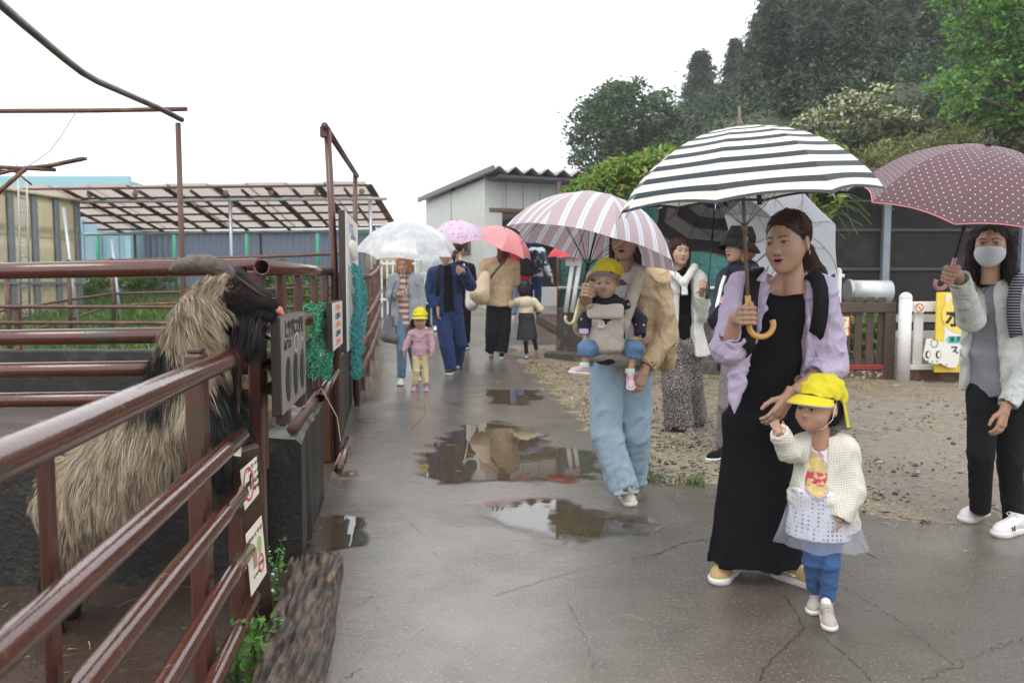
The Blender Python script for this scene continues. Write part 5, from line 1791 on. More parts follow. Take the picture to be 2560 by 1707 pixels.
# round broadleaf tree, hazy, left of the hill
def pb_(a, b, Y, rx, rz_): return (P(a, b, Y), (rx, rx * .9, rz_))
broadleaf('broadleaf_tree', 'hazy round-crowned broadleaf tree above the white shed roof',
          [pb_(1570, 300, 44, 2.6, 2.1), pb_(1500, 345, 43, 1.9, 2.0), pb_(1640, 310, 45, 1.5, 1.6), pb_(1490, 410, 43, 1.3, 1.2), pb_(1600, 390, 44, 2.4, 1.6), pb_(1560, 240, 44, 1.5, .9), pb_(1520, 235, 44, .6, .6), pb_(1640, 250, 45, .7, .7)],
          V([P(1570, 500, 44)[0], 44, hz(P(1570, 500, 44)[0], 44)]), 15000, .26, M_FAR, 21, .32)
broadleaf('broadleaf_tree', 'low hazy tree filling the foot of the hill behind the striped umbrella',
          [pb_(1700, 400, 50, 2.3, 1.7), pb_(1770, 385, 48, 2.4, 2.0), pb_(1850, 350, 42, 2.2, 2.2), pb_(1690, 430, 48, 2.0, 1.3)],
          V([P(1760, 500, 48)[0], 48, hz(P(1760, 500, 48)[0], 48)]), 12000, .30, M_CED[:3] + M_FAR[:1], 22, .3)
# big fresh green tree at the right edge
broadleaf('broadleaf_tree', 'fresh green broadleaf tree reaching in at the upper right corner',
          [pb_(2560, 90, 21, 1.75, 1.5), pb_(2450, 60, 20.5, 1.0, .75), pb_(2420, 190, 20, .85, .55), pb_(2540, 260, 21, 1.2, .7), pb_(2380, 240, 19.6, .55, .45), pb_(2620, 200, 21, 1.6, 1.4), pb_(2400, 20, 20.4, .6, .5)],
          V([P(2700, 500, 22)[0], 22, hz(P(2700, 500, 22)[0], 22)]), 15000, .155, M_NEARL, 23, .22, limbs=10)
lb = [P(2700, 330, 21.5), P(2560, 295, 20.8), P(2520, 270, 20.5), P(2470, 256, 20.2)]
# pale blossoming shrubs and undergrowth on the lower slope
def shrub(label, blobs, n, ls, mats, seed, p=None, name='shrub', cat='shrub', asp=.55):
    c0 = blobs[0][0]
    return broadleaf(name, label, blobs, V([c0[0], c0[1], hz(c0[0], c0[1]) - .1]), n, ls, mats, seed, .07, p, 6, asp=asp, cat=cat)
M_BLOS = M_MID[:3] + [pm('cream blossom', (.62, .60, .42), .6, .15, 3, trans=.3)]
shrub('dogwood shrub with layers of cream blossom on the slope', [pb_(2090, 290, 24, .95, .30), pb_(2150, 255, 24, .8, .22), pb_(2215, 300, 24, .8, .30), pb_(2060, 330, 24, .9, .4), pb_(2170, 340, 24, 1.0, .35), pb_(2190, 235, 24.5, .4, .2)], 7000, .15, M_BLOS, 31, [.26, .2, .18, .36])
shrub('brownish shrub below the blossoming dogwood', [pb_(2240, 345, 22.5, .8, .5), pb_(2170, 375, 22, .7, .5), pb_(2120, 365, 22, .7, .45)], 4200, .15, M_MID, 32, [.35, .3, .3, .05])
shrub('yellow-green bamboo thicket right of the blossom', [pb_(2290, 385, 21, .9, .4), pb_(2380, 370, 21, .9, .5), pb_(2230, 400, 20.5, .7, .3), pb_(2180, 405, 20.5, .6, .25)], 6500, .17, M_MID, 33, [.2, .2, .1, .5], 'bamboo_thicket', 'bamboo', .2)
shrub('tan-green bushes under the fresh green tree', [pb_(2450, 310, 23, 1.0, .8), pb_(2520, 345, 22, .9, .6), pb_(2400, 320, 24, .8, .6), pb_(2570, 380, 21, .9, .5)], 6000, .17, M_MID, 34, [.3, .3, .15, .25])
shrub('dark evergreen bushes behind the long shed roof', [pb_(2330, 330, 26, 1.4, .9), pb_(2460, 390, 22, 1.2, .5), pb_(2260, 300, 28, 1.3, .8), pb_(2020, 380, 23, 1.2, .7)], 7000, .18, [M_CED[1], M_CED[2], M_MID[2]], 35)
# undergrowth covering the slope
r = np.random.default_rng(90)
ux_, uy_ = r.uniform(1, 45, 52000), r.uniform(19, 60, 52000)
uz_ = H(uy_) + hillz(ux_, uy_) + r.gamma(1.5, .35, 52000)
ok_ = hillz(ux_, uy_) > .3
uv_, uf_ = leaves(np.stack([ux_, uy_, uz_], 1)[ok_], .26, 91, .3, .5)
tag(link('undergrowth', mesh_np('undergrowth', uv_, uf_, [M_CED[0], M_CED[1], M_MID[2], M_CED[3]], r.integers(0, 4, len(uf_)))), 'dense dark undergrowth covering the hillside', 'undergrowth', None, 'stuff')
# weeds behind the pens
shrub('leafy weeds along the foot of the blue-grey wall', [(P(355, 695, 20.5), (.5, .4, .35)), (P(310, 715, 20), (.6, .4, .25)), (P(395, 700, 20.5), (.4, .3, .3)), (P(250, 720, 19), (.5, .4, .25))], 2600, .10, M_VINE[:2] + M_GRASS[:1], 36)
shrub('tall leafy weeds seen under the far pipes beside the open pipe end', [(P(690, 700, 18), (.45, .4, .4)), (P(760, 710, 18), (.5, .4, .35)), (P(640, 715, 18), (.4, .4, .3))], 2600, .10, M_VINE[:2] + M_GRASS[:1], 37)
st = V([P(420, 730, 18)[0], 18, float(H(18))])
solo('stump', 'dark fallen trunk in the grass behind the goat', 'stump', MB().tube([st + V([-.35, 0, .18]), st + V([0, .1, .22]), st + V([.45, 0, .16])], [.12, .16, .10], 10), M_BARK, st, smooth=True)
# power lines
M_CABLE = pm('power cable', (.25, .27, .30), .6)
for k, (a, b, c_) in enumerate(((395, 412, 428), (455, 468, 478), (430, 440, 452))):
    p0, p1 = P(-200, a - 8, 62), P(1400, c_ + 8, 70)
    pts = [p0 + (p1 - p0) * t - V([0, 0, 1.0 * (1 - (2 * t - 1) ** 2)]) * .25 for t in np.linspace(0, 1, 12)]
    solo('power_line', ['highest thin power line crossing the white sky', 'lowest thin power line just above the canopy roof', 'middle thin power line crossing the white sky'][k], 'cable', MB().tube(pts, .013, 4), M_CABLE, p0)

# ================================================================ people kit
M_SKIN = {}
def skin(key, c):
    t = NT('skin ' + key)
    c = V(c)
    col = t.mix(t.noise(18., detail=3), tuple(c * .93), tuple(np.clip(c * 1.05, 0, 1)))
    b = t.pbsdf(Base_Color=col, Roughness=.48)
    b.inputs['Subsurface Weight'].default_value = .12
    b.inputs['Subsurface Radius'].default_value = (.008, .004, .002)
    b.inputs['Subsurface Scale'].default_value = .6
    t.put(b.inputs['Normal'], t.bump(t.noise(240., detail=2), .06, .002))
    M_SKIN[key] = t.m
    return t.m
skin('a', (.43, .255, .17)); skin('b', (.50, .31, .215)); skin('c', (.45, .255, .17))
M_EYEW = pm('eye white', (.36, .33, .31), .2, .03)
M_IRIS = pm('dark iris', (.012, .008, .006), .1, .1)
M_LIP = pm('lip', (.40, .15, .13), .4, .08)
M_LIPK = pm('soft lip', (.48, .20, .17), .4, .08)
M_BROW = pm('brow hair', (.07, .042, .03), .8, .2)
M_MOUTH = pm('open mouth', (.06, .015, .015), .5, .1)
def hairmat(name, c):
    if name in MATS: return MATS[name]
    t = NT(name)
    g = t.noise(60., stretch=(1, 1, .12), detail=4)
    c = V(c)
    b = t.pbsdf(Base_Color=t.mix(g, tuple(c * .45), tuple(np.clip(c * 1.5, 0, 1))), Roughness=.5)
    b.inputs['Specular IOR Level'].default_value = .22
    t.put(b.inputs['Normal'], t.bump(g, .7, .006))
    MATS[name] = t.m
    return t.m

def head_template(kind, h, mouth=0.0, smile=0.0):
    """head with face looking to -Y; eye line at z=0; about .22 tall for an adult. returns v,f,mi; slots skin,white,iris,lip,brow,mouth"""
    s = SDF((-.10, -.125, -.20), (.10, .135, .14), h)
    ch = kind == 'child'
    ez, ex = (-.006, .029) if ch else (0., .0305)
    if ch:
        s.ell((0, .018, .032), (.079, .092, .084), k=.02)
        s.ell((0, -.028, -.028), (.066, .060, .066), k=.04)
        for sx in (-1, 1): s.ell((sx * .036, -.050, -.044), (.031, .030, .029), k=.03)
        s.ell((0, -.052, -.078), (.026, .024, .018), k=.03)
        s.ell((0, -.040, -.07), (.042, .04, .03), k=.03)
        s.cone((0, -.080, -.012), (0, -.093, -.030), .007, .0105, k=.018)
        for sx in (-1, 1): s.ell((sx * .009, -.087, -.033), .0065, k=.008)
        nz, mz = -.033, -.055
    else:
        s.ell((0, .020, .030), (.075, .092, .086), k=.02)
        s.ell((0, -.026, -.024), (.061, .062, .078), k=.035)
        s.ell((0, -.034, -.070), (.040, .046, .034), k=.035)
        for sx in (-1, 1):
            s.ell((sx * .034, -.050, -.030), (.027, .028, .030), k=.03)
            s.cone((sx * .050, -.004, -.042), (sx * .014, -.060, -.090), .016, .012, k=.03)
        s.ell((0, -.066, -.094), (.016, .017, .014), k=.022)
        s.cone((0, -.080, .006), (0, -.098, -.030), .0066, .0090, k=.016)
        s.ell((0, -.098, -.034), .0082, k=.008)
        for sx in (-1, 1): s.ell((sx * .0098, -.090, -.036), .0062, k=.006)
        nz, mz = -.037, -.064
    for sx in (-1, 1):
        s.ell((sx * ex, -.096 if not ch else -.092, ez), (.019, .014, .0105), k=.014, op='s')
        s.ell((sx * ex, -.0705 if not ch else -.069, ez), .0152, k=.004)
        s.cone((sx * .014, -.082, ez + .021), (sx * .046, -.066, ez + .021), .006, .005, k=.016)
        if kind != 'plain':
            s.ell((sx * .076, .014, -.012), (.010, .019, .031), rotz(sx * .35), k=.008)
            s.ell((sx * .086, .008, -.010), (.006, .010, .019), rotz(sx * .35), k=.004, op='s')
    # lips
    lw = .0212 if not ch else .015
    s.ell((0, -.0865 if not ch else -.084, mz + .0055 + mouth * .4), (lw, .0095, .0052), k=.006)
    s.ell((0, -.0845 if not ch else -.082, mz - .0055 - mouth * .6), (lw * .85, .0095, .006), k=.006)
    if mouth > 0:
        s.ell((0, -.094, mz - mouth * .1), (lw * .8, .022, .0028 + mouth * .55), k=.003, op='s')
    else:
        s.cone((-lw * .9, -.093, mz + .001), (lw * .9, -.093, mz + .001), .0012, k=.003, op='s')
    s.cone((0, .012, -.05), (0, .030, -.20), .040 if not ch else .034, .047 if not ch else .040, k=.025)
    v, f = s.mesh()
    c = fcent(v, f)
    n = np.cross(v[f[:, 2]] - v[f[:, 0]], v[f[:, 3]] - v[f[:, 1]])
    mi = np.zeros(len(f), int)
    front = c[:, 1] < -.055
    for sx in (-1, 1):
        dx = (c[:, 0] - sx * ex); dz = c[:, 2] - ez - .0008
        eye = front & ((dx / .0150) ** 2 + (dz / .0044) ** 2 < 1)
        mi[eye] = 1
        mi[eye & ((dx / .0068) ** 2 + (dz / .0085) ** 2 < 1)] = 2
        lash = front & (np.abs(dx) < .0165) & (np.abs(dz - .0042 * np.sqrt(np.clip(1 - (dx / .0175) ** 2, 0, 1))) < .0019)
        mi[lash] = 4
        bx_ = (c[:, 0] * sx)
        bz = ez + (.0205 if not ch else .021) + .10 * (bx_ - .014) - 3.2 * np.clip(bx_ - .030, 0, 1) ** 2 * 8
        brow = front & (bx_ > .0115) & (bx_ < .049) & (np.abs(c[:, 2] - bz) < (.0026 if not ch else .0018) * np.clip((.054 - bx_) / .02, .35, 1))
        mi[brow] = 4
    lip = front & (((c[:, 0] / lw) ** 2 + ((c[:, 2] - mz + mouth * .1) / (.0115 + mouth)) ** 2) < 1) & (c[:, 1] < -.078)
    mi[lip] = 3
    if mouth > 0:
        mo = front & (((c[:, 0] / (lw * .78)) ** 2 + ((c[:, 2] - mz + mouth * .1) / (.0035 + mouth * .5)) ** 2) < 1)
        mi[mo] = 5
    else:
        mi[front & (np.abs(c[:, 2] - mz - .001) < .0013) & (np.abs(c[:, 0]) < lw * .85)] = 5
    for sx in (-1, 1):
        mi[front & (((c[:, 0] - sx * .008) / .004) ** 2 + ((c[:, 2] - nz + .008) / .0022) ** 2 < 1)] = 5
    if not ch: v = v * V([.945, 1.0, 1.025])
    return v, f, mi
_HT = {}
def head_t(kind, h, mouth=0.0):
    key = (kind, h, mouth)
    if key not in _HT: _HT[key] = head_template(kind, h, mouth)
    return _HT[key]

def hand_template(kind, h=.0028):
    if kind == 'grip':          # closed round a rod along Z; wrist towards +Y
        s = SDF((-.05, -.05, -.075), (.065, .115, .085), h)
        s.cone((.020, .016, .022), (.012, .070, -.004), .016, .023, k=.02)
        s.cone((.022, .014, -.022), (.012, .070, -.010), .015, .023, k=.02)
        s.cone((.012, .066, -.006), (.006, .108, -.012), .0245, .023, k=.012)
        for z, rr, sc in ((.030, .0092, 1.0), (.0095, .0097, 1.04), (-.0105, .0092, 1.0), (-.029, .0080, .9)):
            p = [(.027, .010, z), (.0235, -.018 * sc, z + .001), (-.004, -.0265 * sc, z), (-.022, -.010, z - .002), (-.016, .008, z - .003)]
            for a, b in zip(p[:-1], p[1:]): s.cone(a, b, rr, rr * .93, k=.0035)
            s.ell((.029, .008, z), rr * 1.12, k=.008)
        p = [(.006, .055, .016), (-.012, .032, .036), (-.016, .006, .045), (-.004, -.014, .046)]
        for (a, b), rr in zip(zip(p[:-1], p[1:]), (.0145, .0112, .0098)): s.cone(a, b, rr, rr * .9, k=.008)
    else:                       # hanging relaxed hand: wrist at origin, fingers to -Z, palm faces -X, thumb to -Y
        s = SDF((-.05, -.065, -.205), (.04, .06, .035), h)
        s.cone((0, 0, .03), (0, 0, -.012), .024, .022, k=.012, fl=(0, 1, 0), ff=1.15)
        s.cone((0, .014, -.02), (-.004, .024, -.082), .015, .0125, k=.016)
        s.cone((0, -.012, -.02), (-.004, -.022, -.086), .016, .0125, k=.016)
        s.cone((0, 0, -.02), (-.004, 0, -.088), .016, .0125, k=.016)
        for y, L, rr in ((-.027, .066, .0086), (-.009, .074, .009), (.009, .070, .0086), (.026, .055, .0076)):
            a = V([-.004, y, -.086]); ang = .30
            for q in (.42, .32, .26):
                b = a + V([-sin(ang), (y * .12), -cos(ang)]) * L * q
                s.cone(a, b, rr, rr * .92, k=.004); a = b; ang += .42; rr *= .93
        a = V([-.006, -.020, -.022])
        for d, rr in ((V([-.012, -.024, -.028]), .0125), (V([-.009, -.010, -.028]), .0105), (V([-.005, -.002, -.022]), .009)):
            s.cone(a, a + d, rr, rr * .88, k=.006); a = a + d
    return s.mesh()
_HAND = {}
def hand_mesh(kind, pos, R, sc=1.0, mir=False, h=.0028):
    if (kind, h) not in _HAND: _HAND[(kind, h)] = hand_template(kind, h)
    v, f = _HAND[(kind, h)]
    v = v.copy()
    if mir:
        v[:, 0] *= -1; f = f[:, ::-1]
    return v * sc @ np.asarray(R).T + V(pos), f

class Person:
    def __init__(s, label, foot, Y0, hgt, yaw=0.0, group=None):
        """foot: ground point under the figure; joints are given as photograph pixels plus a depth offset from Y0"""
        s.label, s.Y0, s.hgt, s.yaw = label, Y0, hgt, yaw
        s.root = V([foot[0], foot[1], float(H(foot[1]))])
        s.k = hgt / 1.60
        s.J = {}
        s.group = group
        R = rotz(yaw)
        k = s.k
        def st(n, x, y, z): s.J[n] = s.root + R @ (V([x, y, z]) * k)
        st('neck', 0, .01, 1.345); st('pel', 0, .01, .90)
        for sd, sx in (('l', -1), ('r', 1)):
            st('sh_' + sd, sx * .162, .015, 1.305); st('el_' + sd, sx * .215, .045, 1.05); st('wr_' + sd, sx * .225, -.03, .83)
            st('hip_' + sd, sx * .082, .01, .86); st('kn_' + sd, sx * .088, -.005, .47); st('an_' + sd, sx * .09, .03, .085)
        st('head', 0, -.02, 1.49)
        s.head_R = R
        s.hs = 1.0
        s.items = []
        s.foot_yaw = {'l': yaw, 'r': yaw}
        s.ob = None
        s.hands = []
    def j(s, **kw):
        for n, (a, b, dy) in kw.items():
            s.J[n] = P(a, b, s.Y0 + dy)
        return s
    def head(s, px_, py_, dy, yaw, pitch=0., roll=0., scale=1.0):
        s.J['head'] = P(px_, py_, s.Y0 + dy)
        s.head_R = rotz(yaw) @ rotx(pitch) @ roty(roll)
        s.hs = scale
        return s
    def hl(s, p):                           # head-local -> world
        return s.J['head'] + s.head_R @ (V(p, dtype=float) * s.hs)
    def lat(s):
        d = (s.J['sh_r'] - s.J['sh_l']) * V([1, 1, 0]); return unit(d)
    def fwd(s):
        d = s.lat(); return V([d[1], -d[0], 0])
    def body(s, h, kind='adult', hh=.0032, mouth=0.0, sk='a', lip=None, face=True):
        """the whole skin figure as one mesh object: torso, limbs, head, hands"""
        J, k = s.J, s.k
        pts = V(list(J.values()))
        g = SDF(pts.min(0) - .16, pts.max(0) + .18, h)
        la = s.lat()
        c = J['neck'] * .76 + J['pel'] * .24; w = J['neck'] * .3 + J['pel'] * .7
        g.cone(c, w, .088 * k, .078 * k, k=.05, fl=la, ff=1.3)
        g.cone(w, J['pel'], .082 * k, .088 * k, k=.05, fl=la, ff=1.35)
        g.cone(J['sh_l'], J['sh_r'], .042 * k, k=.04)
        g.cone(J['neck'] + V([0, 0, .02]) * k, s.hl((0, .02, -.10)), .046 * k, .039 * s.hs, k=.035)
        for q in 'lr':
            g.cone(J['sh_' + q], J['el_' + q], .044 * k, .037 * k, k=.03)
            g.cone(J['el_' + q], J['wr_' + q], .037 * k, .0245 * k, k=.02)
            g.cone(J['hip_' + q], J['kn_' + q], .075 * k, .05 * k, k=.03)
            g.cone(J['kn_' + q], J['an_' + q], .049 * k, .032 * k, k=.02)
        v, f = g.mesh()
        items = [(v, f, 0)]
        hv, hf, hm = head_t(kind, hh, mouth)
        items.append((hv * s.hs @ s.head_R.T + J['head'], hf, hm))
        for hd in s.hands:
            items.append((hd[0], hd[1], 0))
        v, f, mi = join_np(items)
        o = link('person', mesh_np('person', v - s.root, f, [M_SKIN[sk], M_EYEW, M_IRIS, lip or M_LIPK, M_BROW, M_MOUTH], mi, True), None, s.root)
        ROOT[o.name] = s.root
        tag(o, s.label, 'person', s.group)
        s.ob = o
        for nm, vf, m, uv in s.items:
            s._put(nm, vf, m, uv)
        return s
    def _put(s, nm, vf, m, uv=None):
        o = part(nm, vf if isinstance(vf, MB) else (vf[0], vf[1], vf[2] if len(vf) > 2 else None), m, s.ob, True, uv=uv)
        return o
    def add(s, nm, vf, m, uv=None):
        return s._put(nm, vf, m, uv)
    def grip(s, q, pos, axis, wrist, mir, sc=None, h=.0032):
        """close the hand of arm q round a rod at pos; the forearm ends where the hand begins"""
        z = unit(axis); w = V(wrist) - V(pos); y = unit(w - z * np.dot(w, z)); x = np.cross(y, z)
        sc = sc or s.k * .95
        R = np.stack([x, y, z], 1)
        s.J['wr_' + q] = V(pos) + R @ (V([-.006 if mir else .006, .100, -.012]) * sc)
        s.hands.append(hand_mesh('grip', V(pos), R, sc, mir, h))
        return s
    def hang(s, q, fingers, palm, sc=None, mir=False, h=.0032):
        """relaxed hand at wrist q: fingers direction, palm-facing direction"""
        z = -unit(fingers); x = -unit(V(palm) - z * np.dot(V(palm), z)); y = np.cross(z, x)
        sc = sc or s.k * .95
        hv = hand_mesh('relaxed', s.J['wr_' + q], np.stack([x, y, z], 1), sc, False, h)
        if mir:
            v0, f0 = _HAND[('relaxed', h)]
            v1 = v0.copy(); v1[:, 1] *= -1
            hv = (v1 * sc @ np.stack([x, y, z], 1).T + s.J['wr_' + q], f0[:, ::-1])
        s.hands.append(hv)
        return s

class Garment:
    """collects shapes, then meshes them"""
    def __init__(s): s.ops = []
    def cone(s, a, b, ra, rb=None, **k): s.ops.append(('cone', (a, b, ra, rb), k)); return s
    def ell(s, c, r, R=None, **k): s.ops.append(('ell', (c, r, R), k)); return s
    def bx(s, c, d, R=None, **k): s.ops.append(('bx', (c, d, R), k)); return s
    def clip(s, p, n): s.ops.append(('clip', (p, n), {})); return s
    def folds(s, *a, **k): s.ops.append(('folds', a, k)); return s
    def mesh(s, h):
        lo, hi = [], []
        for n, a, k in s.ops:
            if k.get('op') == 's': continue
            if n == 'cone':
                r = max(a[2], a[3] if a[3] is not None else a[2]) * max(1, k.get('ff', 1.))
                lo += [V(a[0]) - r, V(a[1]) - r]; hi += [V(a[0]) + r, V(a[1]) + r]
            elif n == 'ell':
                r = np.max(a[1]); lo.append(V(a[0]) - r); hi.append(V(a[0]) + r)
            elif n == 'bx':
                r = np.linalg.norm(a[1]) / 2; lo.append(V(a[0]) - r); hi.append(V(a[0]) + r)
        g = SDF(np.min(lo, 0) - .03, np.max(hi, 0) + .03, h)
        for n, a, k in s.ops:
            getattr(g, n)(*a, **k)
        return g.mesh()

def top(pr, e, hem, hem_r=None, ff=1.34, sleeves=(1., 1.), se=None, g=None, kk=.045, front=None, extra=None):
    """upper garment over the joints: e = ease, hem = z above the person's feet, sleeves = fraction of the forearm covered"""
    g = g or Garment()
    J, k, la = pr.J, pr.k, pr.lat()
    se = e if se is None else se
    c = J['neck'] * .78 + J['pel'] * .22; w = J['neck'] * .32 + J['pel'] * .68
    hp = J['pel'].copy(); hz_ = pr.root[2] + hem
    hp[2] = hz_
    g.cone(c, w, (.092 + e) * k, (.086 + e) * k, k=kk, fl=la, ff=ff)
    hem_r = hem_r or (.095 + e)
    g.cone(w, hp, (.086 + e) * k, hem_r * k, k=kk, fl=la, ff=ff, flat=True)
    up = V([0, 0, .012 * k])
    g.cone(J['sh_l'] + up * 0, J['neck'] - V([0, 0, .005 * k]), (.045 + e * .8) * k, (.056 + e * .5) * k, k=kk)
    g.cone(J['sh_r'] + up * 0, J['neck'] - V([0, 0, .005 * k]), (.045 + e * .8) * k, (.056 + e * .5) * k, k=kk)
    if extra is not None: extra(g)
    if front is not None: open_front(g, pr, *front[:3], shift=front[3] if len(front) > 3 else 0.0)
    for q, t in zip('lr', sleeves):
        a, b, d = J['sh_' + q], J['el_' + q], J['wr_' + q]
        if t <= 0:
            g.cone(a, a + (b - a) * (1 + t), (.05 + se) * k, (.047 + se) * k, k=.03); continue
        g.cone(a, b, (.049 + se) * k, (.044 + se) * k, k=.014)
        e_ = b + (d - b) * t
        g.cone(b, e_, (.044 + se) * k, (.034 + se * .75) * k, k=.025, flat=True)
        g.cone(e_ - (d - b) * .10, e_ + (d - b) * .06, (.027 + se * .6) * k, k=.004, op='s', flat=True)
    return g

def open_front(g, pr, w0, w1, hem, depth=.20, shift=0.0, z0=None):
    """cut the front of a jacket open from the neck (half width w0) to the hem (half width w1)"""
    J, k = pr.J, pr.k
    fw, la = pr.fwd(), pr.lat()
    a = J['neck'] + fw * .11 * k + la * shift; b = J['pel'].copy(); b[2] = pr.root[2] + hem - .03
    b = b + fw * .17 * k + la * shift
    g.cone(a + V([0, 0, .05]), b, w0, w1, k=.01, op='s', fl=fw, ff=1.7)
    return g

def legs(pr, e, ank=0.0, rh=.085, rk=.06, ra=.045, waist=None, g=None, ff=1.3, kk=.03):
    """trousers; ank = how far above the ankle joint they end (fraction of the shin)"""
    g = g or Garment()
    J, k, la = pr.J, pr.k, pr.lat()
    wz = J['pel'].copy(); wz[2] = pr.root[2] + (waist or (J['pel'][2] - pr.root[2] + .06))
    g.cone(wz, J['pel'] - V([0, 0, .02 * k]), (.078 + e) * k, (.088 + e) * k, k=kk, fl=la, ff=ff, flat=True)
    for q in 'lr':
        h_, kn, an = J['hip_' + q], J['kn_' + q], J['an_' + q]
        g.cone(h_, kn, (rh + e) * k, (rk + e) * k, k=kk)
        e_ = kn + (an - kn) * (1 - ank)
        g.cone(kn, e_, (rk + e) * k, (ra + e) * k, k=kk * .6, flat=True)
        g.cone(e_ - (an - kn) * .06, e_ + (an - kn) * .05, (ra + e - .010) * k, k=.004, op='s', flat=True)
    return g

def drape(pix, verts, off=.006, rad=9.0):
    """put photograph points onto the front of a garment"""
    x, y = proj(verts)
    out = []
    for (a, b) in pix:
        m = (x - a) ** 2 + (y - b) ** 2 < rad ** 2
        rr = rad
        while not m.any() and rr < 60:
            rr *= 1.5; m = (x - a) ** 2 + (y - b) ** 2 < rr ** 2
        out.append(verts[m][:, 1].min() - off if m.any() else 3.)
    if len(out) > 3:
        for _ in range(2):
            out = [out[0]] + [(out[i - 1] + 2 * out[i] + out[i + 1]) / 4 for i in range(1, len(out) - 1)] + [out[-1]]
    return V([P(a, b, d) for (a, b), d in zip(pix, out)])
def proj(p):
    p = np.asarray(p, dtype=float) - V([0, 0, CAMZ])
    cz_, sz_ = cos(PITCH), sin(PITCH)
    depth = p[..., 1] * cz_ - p[..., 2] * sz_
    up_ = p[..., 1] * sz_ + p[..., 2] * cz_
    return CX + F * p[..., 0] / depth, CY - F * up_ / depth

# ---------------------------------------------------------------- shoes
def shoe_templates():
    h = .0042
    up = SDF((-.07, -.21, -.01), (.07, .10, .15), h)
    up.ell((0, -.125, .030), (.041, .062, .036), k=.02)
    up.cone((0, -.12, .038), (0, -.02, .062), .034, .036, k=.03)
    up.ell((0, .030, .045), (.034, .040, .055), k=.03)
    up.cone((0, .0, .05), (0, .018, .098), .036, .036, k=.02)
    up.cone((0, .012, .075), (0, .02, .13), .027, .03, k=.006, op='s')
    up.clip((0, 0, .020), (0, 0, -1)); up.clip((0, .0, .104), (0, .25, 1))
    so = SDF((-.07, -.21, -.02), (.07, .10, .06), h)
    so.cone((0, -.130, .012), (0, .030, .012), .047, .039, k=.01)
    so.ell((0, -.135, .018), (.0455, .062, .03), k=.02)
    so.clip((0, 0, .030), (0, 0, 1)); so.clip((0, 0, .0), (0, 0, -1))
    so.cone((.068, -.045, .0), (.068, -.045, .05), .026, k=.01, op='s'); so.cone((-.072, -.045, .0), (-.072, -.045, .05), .026, k=.01, op='s')
    return up.mesh(), so.mesh()
SHOE_UP, SHOE_SO = shoe_templates()
def shoe(pr, q, mat_up, mat_sole, yaw, L=.25, toe=0.0, pos=None, laces=None, stripe=None, velcro=None, tongue=0, roll=0.0, toecap=None):
    """toe: pitch in radians (positive lifts the heel). pos: point of the sole under the ankle"""
    J = pr.J
    sc = L / .275
    p = V(pos) if pos is not None else V([J['an_' + q][0], J['an_' + q][1], float(H(J['an_' + q][1]))])
    R = rotz(yaw) @ rotx(toe) @ roty(roll)
    tf = lambda v: (np.asarray(v) * sc) @ R.T + p
    o = pr.add('shoe', (tf(SHOE_UP[0]), SHOE_UP[1]), mat_up)
    part('sole', (tf(SHOE_SO[0]), SHOE_SO[1], None), mat_sole, o, True)
    ridge = lambda y: .074 - .30 * max(-y - .02, 0) * .95 if y > -.13 else .055
    if laces is not None:
        mb = MB()
        for k in range(5):
            y = -.030 - k * .018; z = .1015 - k * .0052
            w = .021 + .001 * k
            mb.tube([tf((-w, y + .004, z - .016)), tf((0, y, z + .001)), tf((w, y - .006, z - .016))], .0026 * sc, 5)
            mb.tube([tf((w, y + .004, z - .016)), tf((0, y - .002, z + .002)), tf((-w, y - .006, z - .016))], .0026 * sc, 5)
        for sx in (-1, 1):
            mb.tube([tf((0, -.028, .101)), tf((sx * .020, -.026, .112)), tf((sx * .036, -.034, .100)), tf((sx * .022, -.040, .094)), tf((0, -.03, .10))], .0024 * sc, 5)
        part('laces', mb, laces, o, True)
    if stripe is not None:
        for sx in (-1, 1):
            mb = MB()
            for (a, b) in (((sx * .0405, -.075, .040), (sx * .0405, -.03, .050)), ((sx * .0405, -.03, .050), (sx * .036, .035, .040))):
                mb.tube([tf(a), tf(b)], .0052 * sc, 6)
            part('side_stripe', mb, stripe, o, True)
    if velcro is not None:
        for y, z in ((-.045, .094), (-.078, .084)):
            mb = MB()
            mb.tube([tf((-.037, y + .004, z - .030)), tf((-.020, y, z - .004)), tf((0, y - .002, z + .004)), tf((.020, y, z - .004)), tf((.037, y + .004, z - .030))], [.006 * sc, .007 * sc, .0075 * sc, .007 * sc, .006 * sc], 6)
            part('strap', mb, velcro, o, True)
    if toecap is not None:
        s = SDF((-.07, -.21, -.02), (.07, -.10, .06), .004)
        s.ell((0, -.165, .012), (.030, .034, .026), k=.01); s.clip((0, 0, .0), (0, 0, -1)); s.clip((0, 0, .034), (0, -.5, 1))
        cv, cf = s.mesh()
        part('toe_guard', (tf(cv * V([1.02, 1.0, 1.0]) ), cf, None), toecap, o, True)
    return o

